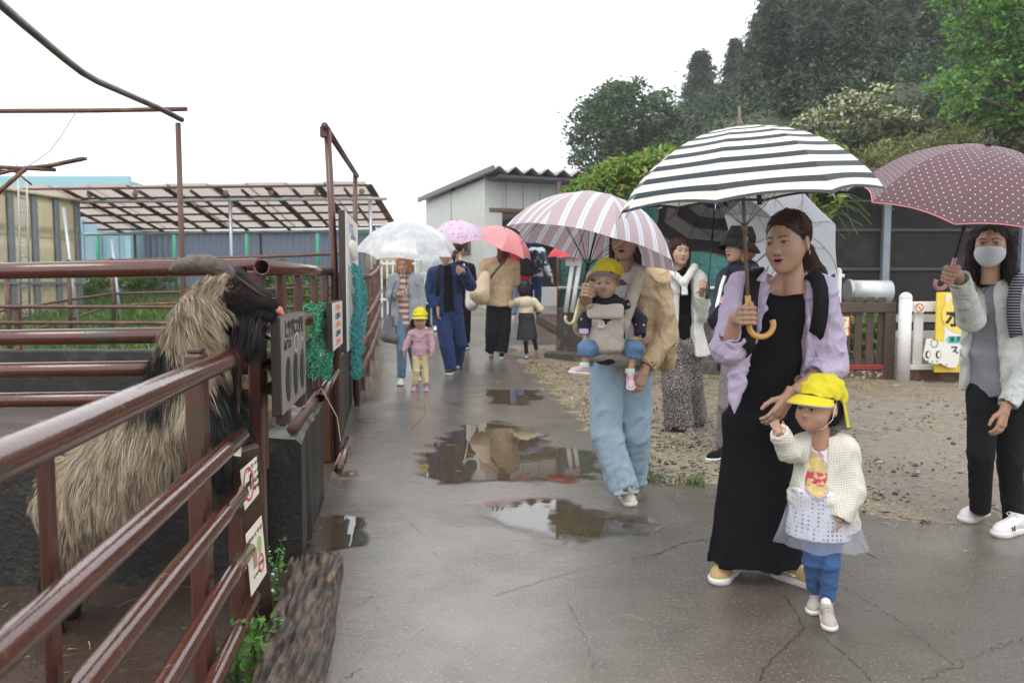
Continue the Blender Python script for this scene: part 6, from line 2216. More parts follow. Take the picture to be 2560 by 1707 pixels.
# ---------------------------------------------------------------- hair
def hair(pr, style, mat, h=.006, blades=0, seed=1, name='hair', bl=.06, bmats=None):
    """hair in head coordinates, styles combine: cap, bangs, bob, long, tail, bun, tails"""
    s = SDF((-.16, -.15, -.46 if ('long' in style or 'tails' in style) else -.24), (.16, .26, .16), h)
    big = 1.0 if 'hat' not in style else .95
    tg_k = .965 if 'tail' in style.split() else 1.0
    s.ell((0, .024, .034), (.0835 * big * tg_k, .1005 * big * tg_k, .0935 * big * tg_k), k=.02)
    if 'bob' in style:
        s.ell((0, .035, -.035), (.090, .088, .090), k=.03)
        for sx in (-1, 1): s.cone((sx * .070, .0, .03), (sx * .074, -.012, -.10), .026, .022, k=.03)
    if 'long' in style:
        s.cone((0, .060, .0), (0, .095, -.24), .074, .070, k=.04, fl=(1, 0, 0), ff=1.25)
        for sx in (-1, 1):
            s.cone((sx * .072, .004, .02), (sx * .090, .0, -.14), .022, .026, k=.02)
            s.cone((sx * .090, .0, -.14), (sx * .096, -.012, -.25), .026, .014, k=.02)
    if 'side' in style:            # shoulder length
        s.cone((0, .058, .0), (0, .080, -.13), .074, .072, k=.04)
        for sx in (-1, 1):
            s.cone((sx * .070, .0, .02), (sx * .080, -.008, -.15), .020, .015, k=.02)
    if 'tails' in style:
        for sx in (-1, 1):
            s.cone((sx * .075, .03, -.01), (sx * .112, .01, -.13), .030, .040, k=.03)
            s.cone((sx * .112, .01, -.13), (sx * .118, -.02, -.30), .040, .018, k=.03)
    if 'short' in style:
        s.ell((0, .05, -.02), (.080, .070, .075), k=.03)
    if 'hat' in style: s.clip((0, .0, .075), (0, .1, 1))
    if 'long' in style or 'side' in style or 'bob' in style: s.ell((0, -.10, -.15), (.052, .105, .13), k=.015, op='s')
    # face opening
    if 'bangs' in style:
        s.ell((0, -.105, -.060), (.060, .085, .083), k=.012, op='s')
    elif 'centre' in style:
        s.ell((0, -.105, -.030), (.056, .085, .104), k=.012, op='s')
    elif 'tail' in style.split():
        s.ell((-.010, -.122, -.026), (.066, .092, .106), k=.012, op='s')
    elif 'noface' not in style:
        s.ell((-.012, -.115, -.030), (.064, .085, .102), k=.012, op='s')
    if 'long' not in style and 'bob' not in style and 'side' not in style and 'noface' not in style:
        for sx in (-1, 1): s.ell((sx * .085, -.012, -.050), (.03, .045, .048), k=.012, op='s')
        s.clip((0, .0, -.10), (0, .0, -1))
    if 'tail' in style.split():
        s.ell((0, .115, -.045), (.026, .026, .026), k=.02)
        s.cone((.012, .13, -.05), (.030, .15, -.14), .030, .036, k=.02)
        s.cone((.030, .15, -.14), (.032, .135, -.225), .036, .010, k=.02)
    fk = .35 if 'tail' in style.split() else 1.0
    s.folds(.0026 * fk, .020, seed, (1.3, 1.3, .18), raw=True)
    s.folds(.0030 * fk, .05, seed + 9, (1, 1, .4), raw=True)
    v, f = s.mesh()
    w = v * pr.hs @ pr.head_R.T + pr.J['head']
    o = pr.add(name, (w, f), mat)
    if blades:
        r = np.random.default_rng(seed)
        n = vnormals(v, f)
        ok = np.argwhere(((v[:, 2] < .02) | ('hat' not in style)) & ((v[:, 1] > -.035) | (v[:, 2] > .075) | ('bangs' in style)))[:, 0]
        i = ok[r.integers(0, len(ok), blades)]
        p, nn = v[i], n[i]
        down = V([0, .15, -1.0]) + np.stack([p[:, 0] * 1.5, np.clip(p[:, 1], -.02, .1) * 3 * (p[:, 2:3].ravel() > -.03), 0 * p[:, 0]], 1)
        if 'tail' in style.split():
            tgt = V([0, .115, -.045])
            to = tgt - p; to /= np.maximum(np.linalg.norm(to, axis=1)[:, None], 1e-6)
            down = np.where((p[:, 1] < .11)[:, None] & (p[:, 2] > -.06)[:, None], to, V([.1, .05, -1.]))
        d = down - nn * (down * nn).sum(1)[:, None] + nn * (.0 if 'tail' in style.split() else .012)
        d /= np.linalg.norm(d, axis=1)[:, None]
        bv, bf, own = strands(p + nn * .0003, d, r.uniform(.4, 1.0, blades) * bl, .0022, 4, .25 if 'tail' not in style.split() else .05, .012, seed, norms=nn)
        bw = bv * pr.hs @ pr.head_R.T + pr.J['head']
        part('hair_strands', (bw, bf, None), mat, o, kind='stuff')
    return o

def cap_mesh(pr, h=.005, kid=True, brim=1.0, flap=False, seed=1):
    """round school cap with a front peak, head coordinates"""
    s = SDF((-.14, -.20, -.16), (.14, .18, .17), h)
    s.ell((0, .022, .038), (.090, .106, .092), k=.02)
    s.ell((0, .050, .062), (.086, .086, .078), k=.03)
    s.ell((0, .085, .030), (.074, .050, .060), k=.03)
    s.clip((0, -.02, .044), (0, -.34, -1))
    s.ell((0, .02, .132), (.008, .008, .005), k=.004)
    
    s.folds(.008, .06, seed); s.folds(.005, .09, seed + 1, raw=True)
    return s

# ---------------------------------------------------------------- umbrellas
M_SHAFT = pm('umbrella shaft black', (.03, .03, .032), .3, .1, metallic=.6)
M_RIBM = pm('umbrella rib steel', (.32, .33, .35), .35, .1, metallic=.8)
def umb_mat(name, colfn, trans=.22, rough=.5, wet=True):
    t = NT(name)
    uv = t.uv()
    sep = t.n('SeparateXYZ', None, Vector=uv)
    col = colfn(t, sep.outputs[0], sep.outputs[1])
    drops = t.n('TexVoronoi', None, Vector=t.obj(), Scale=120.).outputs['Distance']
    dm = t.ramp(drops, .26, .08)
    b = t.n('BsdfPrincipled', None, Base_Color=col, Roughness=t.m_('SUBTRACT', rough, t.m_('MULTIPLY', dm, .25)))
    t.put(b.inputs['Normal'], t.bump(t.m_('ADD', t.m_('MULTIPLY', dm, .5), t.noise(18., dist=.5)), .16, .006))
    tr = t.n('BsdfTranslucent', None, Color=col)
    ms = t.n('MixShader', None, Fac=trans)
    t.t.links.new(b.outputs[0], ms.inputs[1]); t.t.links.new(tr.outputs[0], ms.inputs[2]); t.t.links.new(ms.outputs[0], t.out.inputs[0])
    return t.m

def umbrella(label, apex, axis, R, n, mat, handle_len, phi=62., handle='crook', hmat=None, shaft_mat=None, rib_mat=None, spin=0.0, tip=.06, sag=.045,
             edge_mat=None, shaft_r=.0055, hook_dir=None, hook_r=.03, strap=None, tip_mat=None, grip_r=.010):
    """axis points from the handle to the top; returns (thing, point-on-shaft function)"""
    apex = V(apex, dtype=float); z = unit(axis)
    x = unit(np.cross(V([0., 1, 0]) if abs(z[1]) < .9 else V([1., 0, 0]), z)); y = np.cross(z, x)
    t = thing('umbrella', label, 'umbrella', apex)
    ph = radians(phi); rho = R / sin(ph)
    nu, nv = 9, 14
    vs_, uv, f = [], [], []
    def pt(a, s_, dr=0.0):
        p_ = ph * s_
        r_ = rho * sin(p_) * (1 - dr); zz_ = rho * (cos(p_) - 1)
        return apex + (x * cos(a) + y * sin(a)) * r_ + z * zz_
    cen = 2 * pi / n
    for g in range(n):
        base = len(vs_)
        for iv in range(nv + 1):
            s_ = iv / nv
            for iu in range(nu + 1):
                q = iu / nu * 2 - 1
                a = spin + cen * (g + iu / nu)
                chord = cos(cen / 2) / cos(cen / 2 * q)
                dr = (1 - chord) * .85 + sag * (1 - q * q) * s_ ** 3
                r_ = rho * sin(ph * s_) * (1 - dr)
                hem = (1 - q * q) * .035 * R * s_ ** 8
                p_ = apex + (x * cos(a) + y * sin(a)) * r_ + z * (rho * (cos(ph * s_) - 1) + hem - (1 - q * q) * .02 * R * s_ * (1 - s_))
                vs_.append(p_)
                lat_ = q * r_ * math.tan(cen / 2)
                uv.append((lat_ + .5 + 0 * g, rho * ph * s_))
        for iv in range(nv):
            for iu in range(nu):
                i = base + iv * (nu + 1) + iu
                f.append((i, i + nu + 1, i + nu + 2, i + 1))
    cn = part('canopy', (V(vs_), f, None), mat, t, True, uv=uv)
    if edge_mat is not None:
        mb = MB()
        for g in range(n):
            base = g * (nv + 1) * (nu + 1) + nv * (nu + 1)
            mb.tube([vs_[base + k] for k in range(nu + 1)], .0032, 5)
        part('hem_piping', mb, edge_mat, cn, True)
    rm = rib_mat or M_RIBM
    for g in range(n):
        a = spin + cen * g
        rb = part('rib', MB().tube([pt(a, s_, .004) - z * .004 for s_ in np.linspace(.03, 1.0, 9)] + [pt(a, 1.03) - z * .004], .0021, 5), rm, t, True)
        runner = apex - z * (rho * (1 - cos(ph)) * .98 + .10)
        part('stretcher', MB().tube([runner, pt(a, .52, .01) - z * .006], .0018, 5), rm, rb, True)
    L = handle_len
    sm = shaft_mat or M_SHAFT
    end = apex - z * L
    part('shaft', MB().tube([apex + z * .01, end], shaft_r, 10), sm, t, True)
    part('tip', MB().tube([apex - z * .004, apex + z * .012, apex + z * (tip * .4), apex + z * tip], [.016, .010, .006, .005], 10), tip_mat or sm, t, True)
    part('runner', MB().tube([apex - z * (rho * (1 - cos(ph)) * .98 + .085), apex - z * (rho * (1 - cos(ph)) * .98 + .125)], .011, 10), sm, t, True)
    hm = hmat or sm
    hd = unit(V(hook_dir) - z * np.dot(V(hook_dir), z)) if hook_dir is not None else x
    if handle == 'crook':
        pts = [end + z * .12, end]
        for k in np.linspace(0, pi * 1.12, 12)[1:]:
            pts.append(end + hd * hook_r * (1 - cos(k)) - z * hook_r * sin(k))
        part('handle', MB().tube(pts, [grip_r] * len(pts), 12), hm, t, True)
    elif handle == 'straight':
        part('handle', MB().tube([end + z * .13, end + z * .12, end, end - z * .008], [grip_r * .8, grip_r, grip_r * 1.15, grip_r * .6], 12), hm, t, True)
    if strap is not None:
        part('strap', strap, pm('strap black', (.015, .015, .017), .5), t, True)
    return t, (lambda d: apex - z * d)

# ================================================================ hats and small wear
def peak(pr, mat_top, mat_under, w=.062, drop=.42, span=1.2, all_round=False, base_z=.050, rx=.093, ry=.108, cy_=.022, wf=None, tilt=0.0, name='peak', df=None):
    n = 40
    a = np.linspace(-pi, pi, n) if all_round else np.linspace(-span, span, n)
    rows = []
    for e in np.linspace(0, 1, 6):
        row = []
        for t in a:
            ww = wf(t) if wf else w * (cos(t / span * pi / 2) ** .6 if abs(t) < span else 0)
            d = V([sin(t), -cos(t)])
            x, y = rx * sin(t) * .995 + d[0] * ww * e, cy_ - ry * cos(t) * .995 + d[1] * ww * e
            z = base_z - (df(t) if df else drop) * ww * (e ** 1.4) + tilt * (y - cy_) - .006 * (1 - cos(2 * t)) * e + .34 * (cy_ - y) * .9 - .024
            row.append((x, y, z))
        rows.append(row)
    v1 = V(rows).reshape(-1, 3); v2 = v1 - V([0, 0, .004])
    f1 = [(r_ * n + k, r_ * n + k + 1, (r_ + 1) * n + k + 1, (r_ + 1) * n + k)[::-1] for r_ in range(5) for k in range(n - 1)]
    tf = lambda v: v * pr.hs @ pr.head_R.T + pr.J['head']
    o = pr.add(name, (tf(v1), f1), mat_top)
    part('underside', (tf(v2), [q[::-1] for q in f1], None), mat_under, o, True)
    return o
def head_garment(pr, nm, fn, mat, h=.005):
    s = fn()
    v, f = s.mesh()
    return pr.add(nm, (v * pr.hs @ pr.head_R.T + pr.J['head'], f), mat)
def ribbon(pts, normals, w, th=.006):
    """flat strap along pts"""
    pts = V(pts, dtype=float); n = len(pts)
    t = np.gradient(pts, axis=0); t /= np.linalg.norm(t, axis=1)[:, None]
    nn = V([unit(q) for q in np.broadcast_to(normals, pts.shape)])
    s = np.cross(t, nn); s /= np.linalg.norm(s, axis=1)[:, None]
    up = np.cross(s, t)
    v = np.concatenate([pts + s * w / 2, pts - s * w / 2, pts - s * w / 2 + up * th, pts + s * w / 2 + up * th])
    f = []
    for i in range(n - 1):
        for a, b in ((0, 1), (1, 2), (2, 3), (3, 0)):
            f.append((a * n + i, b * n + i, b * n + i + 1, a * n + i + 1))
    f += [(0, 3 * n, 2 * n, n), (n - 1, 2 * n - 1, 3 * n - 1, 4 * n - 1)]
    return MB().add(v, f)
def stripes_z(name, c1, c2, period, duty, soft=.02, **k):
    t = NT(name)
    z = t.n('SeparateXYZ', None, Vector=t.obj()).outputs[2]
    fr = t.m_('FRACT', t.m_('DIVIDE', t.m_('ADD', z, t.m_('MULTIPLY', t.noise(6.), .012)), period))
    col = t.mix(t.ramp(t.m_('ABSOLUTE', t.m_('SUBTRACT', fr, .5)), duty / 2 - soft, duty / 2 + soft), c1, c2)
    t.pbsdf(Base_Color=col, Roughness=.85, Normal=t.bump(t.noise(9., dist=1.2), .35, .03))
    return t.m
M_YCAP = cloth('school cap yellow', (.60, .51, .022), .75, .12, 14.)
M_CAPIN = cloth('cap lining', (.55, .52, .50), .8, .1)
M_RUBW = pm('white rubber sole', (.70, .69, .65), .5, .12, 20, col2=(.45, .42, .37), c2=(.6, .75))
M_RUBD = pm('dark rubber sole', (.02, .02, .02), .6, .2)
M_LACE = pm('white lace', (.78, .78, .76), .7, .05)
M_BLACKC = cloth('black cloth', (.006, .006, .0075), .9, .25, 7.)
M_DENIM = cloth('light denim', (.33, .44, .53), .85, .45, 7., var=.2)
M_DENIMD = cloth('mid denim', (.12, .22, .36), .85, .45, 8., var=.2)

# ================================================================ 1  woman in black dress with the striped umbrella
w1 = Person('woman in a long black dress and open lilac shirt holding the toddler by the hand', G(1895, 1455), 3.42, 1.62, radians(-14))
w1.j(neck=(1958, 722, -.06), pel=(1915, 1040, .02), sh_l=(1858, 722, -.02), sh_r=(2046, 726, -.10), el_l=(1822, 872, -.16), wr_l=(1858, 832, -.36),
     el_r=(2080, 912, -.08), wr_r=(1972, 990, -.26), hip_l=(1875, 1060, .0), hip_r=(1955, 1060, .02), kn_l=(1850, 1240, -.04), kn_r=(1965, 1245, -.04), an_l=(1826, 1420, .06), an_r=(1962, 1428, .02))
w1.head(1968, 604, -.13, radians(-45), radians(6), radians(-4), 1.07)
w1.foot_yaw = {'l': radians(-38), 'r': radians(42)}
ux_ax = unit(P(1850, 317, 3.2) - P(1871, 790, 3.16))
g1 = P(1871, 789, 3.10)
w1.grip('l', g1, ux_ax, w1.J['el_l'], True, .98, .0028)
w1.hang('r', P(1926, 1066, 3.14) - w1.J['wr_r'], V([-.5, .8, -.2]), .98, h=.0028)
w1.body(.0085, 'adult', .0026, .0032, 'a', M_LIP)
hair(w1, 'cap tail', hairmat('dark brown hair', (.045, .020, .013)), .005, 5200, 3, bl=.032)
d = Garment()
la = unit([1, .15, 0])
d.cone(w1.J['neck'] * .8 + w1.J['pel'] * .2, P(1928, 880, 3.40), .100, .094, k=.04, fl=la, ff=1.30)
d.cone(P(1928, 880, 3.40), P(1912, 1045, 3.43), .096, .124, k=.06, fl=la, ff=1.36)
d.cone(P(1912, 1045, 3.43), P(1889, 1404, 3.42), .124, .152, k=.06, fl=la, ff=1.36, flat=True)
for q in 'lr': d.cone(w1.J['sh_' + q] * .6 + w1.J['neck'] * .4, w1.J['neck'] * .45 + w1.J['sh_' + q] * .3 + w1.J['pel'] * .25, .052, .07, k=.03)
d.ell(w1.J['neck'] + w1.fwd() * .055 + V([0, 0, .045]), (.082, .09, .075), k=.008, op='s')
d.folds(.011, .16, 4, (1.6, 1.6, .22), zr=(w1.root[2] + .1, w1.root[2] + .95))
d.cone(P(1889, 1380, 3.42), P(1889, 1420, 3.42), .135, .14, k=.004, op='s', fl=la, ff=1.36, flat=True)
w1.add('dress', d.mesh(.009), M_BLACKC)
M_LILAC = cloth('lilac cotton', (.50, .42, .56), .85, .55, 8.)
def _ex(s_):
    s_.cone(P(1852, 850, 3.30), P(1842, 960, 3.29), .040, .030, k=.03, fl=(1, .2, 0), ff=1.25)
    s_.cone(P(1842, 960, 3.29), P(1835, 1034, 3.27), .028, .005, k=.02, fl=(1, .2, 0), ff=1.2)
    s_.cone(P(2070, 860, 3.42), P(2070, 985, 3.50), .06, .05, k=.04)
s_ = top(w1, .030, .88, .150, 1.36, (.30, .36), se=.024, front=(.068, .150, .55, .02))
_ex(s_)
s_.ell(w1.J['neck'] + w1.fwd() * .03 + V([0, 0, .065]), (.072, .08, .08), k=.008, op='s')
s_.folds(.010, .062, 6)
SH1 = s_.mesh(.0075)
w1.add('shirt', SH1, M_LILAC)
for q, a, b in (('l', w1.J['el_l'], w1.J['wr_l']), ('r', w1.J['el_r'], w1.J['wr_r'])):
    c_ = a + (b - a) * (.30 if q == 'l' else .36); dd_ = unit(b - a)
    cg = Garment().cone(c_ - dd_ * .025, c_ + dd_ * .02, .062, .058, flat=True, k=.01).cone(c_ - dd_ * .0, c_ + dd_ * .05, .046, k=.004, op='s', flat=True).folds(.006, .05, 3)
    w1.add('rolled_cuff', cg.mesh(.006), M_LILAC)
for sx, pa, pb2, pc in ((-1, (1921, 664), (1912, 705), (1890, 700)), (1, (2012, 680), (2022, 735), (2040, 712))):
    w1.add('collar', MB().prism([(0, 0), (1, 0), (0, 1)], P(*pa, 3.22 if sx < 0 else 3.30), P(*pc, 3.22) - P(*pa, 3.22), P(*pb2, 3.19) - P(*pa, 3.22), .006), M_LILAC)
w1.add('earring', MB().tube([w1.hl((.086, .0, -.040)), w1.hl((.088, -.006, -.050)), w1.hl((.084, .0, -.058))], .0022, 6), pm('gold', (.8, .55, .2), .25, .05, metallic=1.))
for q, yw, pos in (('l', radians(-36), G(1826, 1432)), ('r', radians(40), G(1962, 1446))):
    shoe(w1, q, cloth('tan suede', (.46, .32, .15), .8, .15, 14.), M_RUBW, yw, .268, pos=pos, laces=M_LACE, stripe=M_LACE)
# backpack on her back: straps in front
bp = thing('backpack', 'black backpack worn by the woman in the black dress', 'backpack', P(2010, 860, 3.62))
bg = Garment().bx(P(1985, 850, 3.60), (.27, .13, .36), rotz(radians(-14)), rnd=.05).folds(.006, .12, 3)
part('pack', (*bg.mesh(.01), None), M_BLACKC, bp, True)
M_STRAP = cloth('black padded strap', (.010, .010, .011), .7, .2, 12.)
for pix in ([(1893, 676), (1886, 690), (1880, 712), (1876, 745), (1874, 790), (1872, 835), (1868, 868)], [(2030, 686), (2042, 698), (2050, 722), (2052, 755), (2050, 785), (2046, 812), (2042, 832)]):
    pts = drape(pix, SH1[0], .007, 10)
    pts = np.concatenate([[pts[0] + V([0, .10, -.01])], pts, [pts[-1] + V([0, .08, -.03])]])
    part('strap', ribbon(pts, V([-.2, -1, .25]), .060, .009), M_STRAP, bp, True)
# striped umbrella
def stripes_rad(t, u, v):
    fr = t.m_('FRACT', t.m_('DIVIDE', v, .0635))
    return t.mix(t.ramp(t.m_('ABSOLUTE', t.m_('SUBTRACT', fr, .42)), .215, .225), (.022, .032, .042), (.80, .77, .66))
U_BW = umb_mat('navy and cream striped cloth', stripes_rad, .20)
ap = P(1850, 316, 3.08)
ax1 = unit(V([-.068, -.075, 1.0]))
hd_len = np.linalg.norm(P(1873, 815, 3.13) - ap)
strap = MB()
sp_ = [P(1917, 432, 2.74), P(1906, 438, 2.72), P(1898, 455, 2.71), P(1896, 480, 2.71), P(1900, 512, 2.72)]
strap.add(*ribbon(sp_, V([0, -1, .2]), .017, .002).data()[:2])
umbrella('large navy and cream striped umbrella with a light wooden crook', ap, unit(ap - P(1873, 815, 3.13)) * 1.0, .495, 8, U_BW, hd_len, 60, hmat=pm('honey wood', (.62, .34, .10), .35, .15, 12, stretch=(1, 1, .3)),
         shaft_mat=pm('brown shaft', (.16, .105, .08), .35, .1), rib_mat=M_RIBM, spin=.32, tip=.075, hook_dir=V([1, -.1, 0]), hook_r=.046, grip_r=.0115, strap=strap, shaft_r=.007)

# ================================================================ 2  toddler with yellow cap
td = Person('toddler in a yellow flap cap and white knit cardigan holding a hand', G(2052, 1545), 3.03, .95, radians(-30))
td.J.update({})
td.j(neck=(2060, 1092, .03), pel=(2055, 1290, .03), sh_l=(2008, 1120, .05), sh_r=(2110, 1126, -.02), el_l=(1975, 1128, -.02), wr_l=(1946, 1078, -.06), el_r=(2130, 1222, -.05), wr_r=(2098, 1302, -.09),
     hip_l=(2035, 1320, .02), hip_r=(2078, 1322, .04), kn_l=(2032, 1400, .02), kn_r=(2075, 1405, -.02), an_l=(2038, 1490, .10), an_r=(2068, 1520, .02))
td.head(2044, 1014, -.02, radians(-56), radians(2), 0, .86)
td.foot_yaw = {'l': radians(-25), 'r': radians(-15)}
td.k = .60
td.hang('l', P(1934, 1052, 3.02) - td.J['wr_l'], V([.2, .9, .1]), .52, h=.0032)
td.hang('r', P(2090, 1345, 2.98) - td.J['wr_r'], V([-.6, .5, 0]), .55, h=.0032)
td.body(.008, 'child', .0026, 0.0, 'c')
hair(td, 'kid hat cap bangs short', hairmat('black child hair', (.018, .011, .009)), .005, 2200, 5, bl=.035)
capo = head_garment(td, 'cap', lambda: cap_mesh(td, .0045), M_YCAP)
peak(td, M_YCAP, M_CAPIN, .062, .80, 1.25)
fl = []
for i, a in enumerate(np.linspace(.55 * pi, 1.45 * pi, 16)):
    col_ = []
    for e in np.linspace(0, 1, 9):
        r_ = 1.0 + .12 * e
        col_.append((.095 * sin(a) * r_, .026 - .108 * cos(a) * r_ + .015 * e, .028 - e * (.165 - .05 * abs(i - 7.5) / 7.5) + .004 * sin(i * 1.3 + e * 5)))
    fl.append(col_)
v = V(fl).reshape(-1, 3); f = [(i * 9 + k, i * 9 + k + 1, (i + 1) * 9 + k + 1, (i + 1) * 9 + k) for i in range(15) for k in range(8)]
tfh = lambda v: v * td.hs @ td.head_R.T + td.J['head']
fo = td.add('neck_flap', (tfh(v), f), M_YCAP)
part('flap_lining', (tfh(v * V([.975, .975, 1])), [q[::-1] for q in f], None), M_CAPIN, fo, True)
td.add('chin_elastic', MB().tube([td.hl(p) for p in ((.088, .0, .01), (.078, -.005, -.05), (.05, -.03, -.092), (.0, -.045, -.108), (-.05, -.03, -.092), (-.08, 0, -.03))], .0016, 5), pm('elastic white', (.8, .78, .75), .6))
# tee with print
def tee_mat():
    t = NT('printed tee')
    o = t.n('SeparateXYZ', None, Vector=t.obj())
    zz_ = o.outputs[2]; xx_ = o.outputs[0]
    dots = t.n('TexVoronoi', {'feature': 'F1'}, Vector=t.obj(), Scale=62., Randomness=0.0).outputs['Distance']
    low = t.mix(t.ramp(dots, .34, .26), (.60, .60, .66), (.16, .17, .30))
    base = t.mix(t.ramp(zz_, .50, .485), (.74, .70, .74), low)
    ang = t.m_('MULTIPLY', t.m_('PINGPONG', t.m_('MULTIPLY', t.m_('ADD', xx_, zz_), 40.), .5), .018)
    dist = t.m_('SQRT', t.m_('ADD', t.m_('POWER', t.m_('MULTIPLY', t.m_('ADD', xx_, .035), 1.25), 2.), t.m_('POWER', t.m_('MULTIPLY', t.m_('SUBTRACT', zz_, .555), .62), 2.)))
    ins = t.ramp(t.m_('ADD', dist, ang), .056, .053)
    rim = t.ramp(t.m_('ADD', dist, ang), .062, .059)
    pic = t.mix(t.ramp(t.noise(38., detail=2), .5, .56), (.66, .50, .20), (.52, .40, .16))
    band = t.m_('MULTIPLY', t.ramp(zz_, .515, .522), t.ramp(zz_, .572, .565))
    pic = t.mix(t.m_('MULTIPLY', band, t.ramp(t.noise(45., detail=1), .42, .5)), pic, (.50, .05, .10))
    col = t.mix(rim, base, (.38, .25, .42))
    col = t.mix(ins, col, pic)
    t.pbsdf(Base_Color=col, Roughness=.85, Normal=t.bump(t.noise(16., dist=1.), .3, .02))
    return t.m
tg = Garment()
la = td.lat()
tg.cone(td.J['neck'] * .85 + td.J['pel'] * .15, P(2050, 1225, 3.04), .066, .078, k=.03, fl=la, ff=1.22)
tg.cone(P(2050, 1225, 3.04), P(2045, 1338, 3.04), .080, .098, k=.03, fl=la, ff=1.25, flat=True)
tg.cone(td.J['sh_l'], td.J['sh_r'], .036, k=.03)
tg.ell(td.J['neck'] + V([-.01, -.02, .045]), (.05, .05, .05), k=.006, op='s')
tg.folds(.003, .06, 3)
td.add('tee', tg.mesh(.0065), tee_mat())
TUL = NT('tulle'); _b = TUL.n('BsdfDiffuse', None, Color=(.52, .54, .62, 1)); _t2 = TUL.n('BsdfTransparent'); _m = TUL.n('MixShader', None, Fac=.24)
TUL.t.links.new(_t2.outputs[0], _m.inputs[1]); TUL.t.links.new(_b.outputs[0], _m.inputs[2]); TUL.t.links.new(_m.outputs[0], TUL.out.inputs[0])
n_ = 72; rows = []
for e in np.linspace(0, 1, 10):
    c_ = P(2050, 1225, 3.04) * (1 - e) + P(2050, 1356, 3.04) * e
    rows.append([c_ + (la * cos(a) * 1.2 + np.cross(UP, la) * sin(a)) * (.085 + .052 * e + .010 * e * sin(a * 9 + e * 2)) + UP * .006 * e * sin(a * 5) for a in np.linspace(0, 2 * pi, n_, endpoint=False)])
v = V(rows).reshape(-1, 3); f = [(r_ * n_ + k, r_ * n_ + (k + 1) % n_, (r_ + 1) * n_ + (k + 1) % n_, (r_ + 1) * n_ + k) for r_ in range(9) for k in range(n_)]
td.add('tulle_skirt', (v, f), TUL.m)
def knit_mat():
    t = NT('cream cable knit')
    w = t.n('TexWave', {'wave_type': 'BANDS', 'bands_direction': 'Z', 'wave_profile': 'SIN'}, Vector=t.obj(), Scale=52., Distortion=1.2, Detail=1.).outputs['Fac']
    w2 = t.n('TexWave', {'wave_type': 'BANDS', 'bands_direction': 'X', 'wave_profile': 'SIN'}, Vector=t.obj(), Scale=40., Distortion=1.6, Detail=1.).outputs['Fac']
    hh = t.m_('ADD', t.m_('MULTIPLY', w, .6), t.m_('MULTIPLY', w2, .6))
    col = t.mix(hh, (.60, .56, .47), (.76, .73, .64))
    t.pbsdf(Base_Color=col, Roughness=.9, Normal=t.bump(t.m_('ADD', hh, t.m_('MULTIPLY', t.noise(10.), .8)), .5, .008))
    return t.m
cg = Garment()
cg.cone(td.J['neck'] * .85 + td.J['pel'] * .15, P(2055, 1230, 3.05), .080, .094, k=.03, fl=la, ff=1.26)
cg.cone(P(2055, 1230, 3.05), P(2060, 1318, 3.06), .096, .104, k=.03, fl=la, ff=1.28, flat=True)
cg.cone(td.J['sh_l'], td.J['sh_r'], .046, k=.04)
for q, (r0, r1, r2), e in (('l', (.048, .046, .036), 1.0), ('r', (.052, .050, .040), .98)):
    a, b, c_ = td.J['sh_' + q], td.J['el_' + q], td.J['wr_' + q]
    cg.cone(a, b, r0, r1, k=.03); ee = b + (c_ - b) * e
    cg.cone(b, ee, r1, r2, k=.02, flat=True)
    cg.cone(ee - unit(c_ - b) * .012, ee + unit(c_ - b) * .03, r2 - .011, k=.003, op='s', flat=True)
fwd = unit([-.52, -.85, 0])
cg.cone(td.J['neck'] + fwd * .08 + V([-.0, 0, .02]), P(2018, 1330, 2.93), .030, .052, k=.006, op='s', fl=fwd, ff=2.0)
cg.ell(td.J['neck'] + fwd * .02 + V([0, 0, .055]), (.058, .058, .058), k=.006, op='s')
for c0_, c1_ in ():
    for i in range(9):
        t_ = i / 8; q = P(*c0_) * (1 - t_) + P(*c1_) * t_
        cg.ell(q + V([.006 * (-1) ** i, 0, 0]), (.013, .012, .014), k=.01)
cg.folds(.004, .05, 8)
td.add('cardigan', cg.mesh(.006), knit_mat())
lg = Garment()
for q in 'lr':
    h_, kn, an = td.J['hip_' + q], td.J['kn_' + q], td.J['an_' + q]
    e_ = kn + (an - kn) * .78
    lg.cone(h_, kn, .050, .038, k=.012); lg.cone(kn, e_, .038, .031, k=.010, flat=True)
    lg.cone(e_ - (an - kn) * .1, e_ + (an - kn) * .1, .025, k=.003, op='s', flat=True)
lg.cone(td.J['hip_l'], td.J['hip_r'], .062, k=.02)
lg.folds(.0035, .05, 5, (.4, .4, 1.5))
td.add('leggings', lg.mesh(.006), cloth('blue leggings', (.055, .12, .27), .85, .3, 14.))
for q, yw, pos in (('l', radians(-28), G(2040, 1512)), ('r', radians(-14), G(2066, 1548))):
    td.add('sock', Garment().cone(V(pos) + V([0, .008, .040]), V(pos) + V([0, .010, .062]), .019, .020, k=.01).mesh(.006), cloth('white sock', (.72, .70, .68), .9, .2))
    shoe(td, q, cloth('grey-beige suede', (.40, .36, .32), .85, .2, 20.), M_RUBW, yw, .168, pos=pos, velcro=cloth('grey strap', (.34, .31, .28), .8, .1), toecap=M_RUBD)

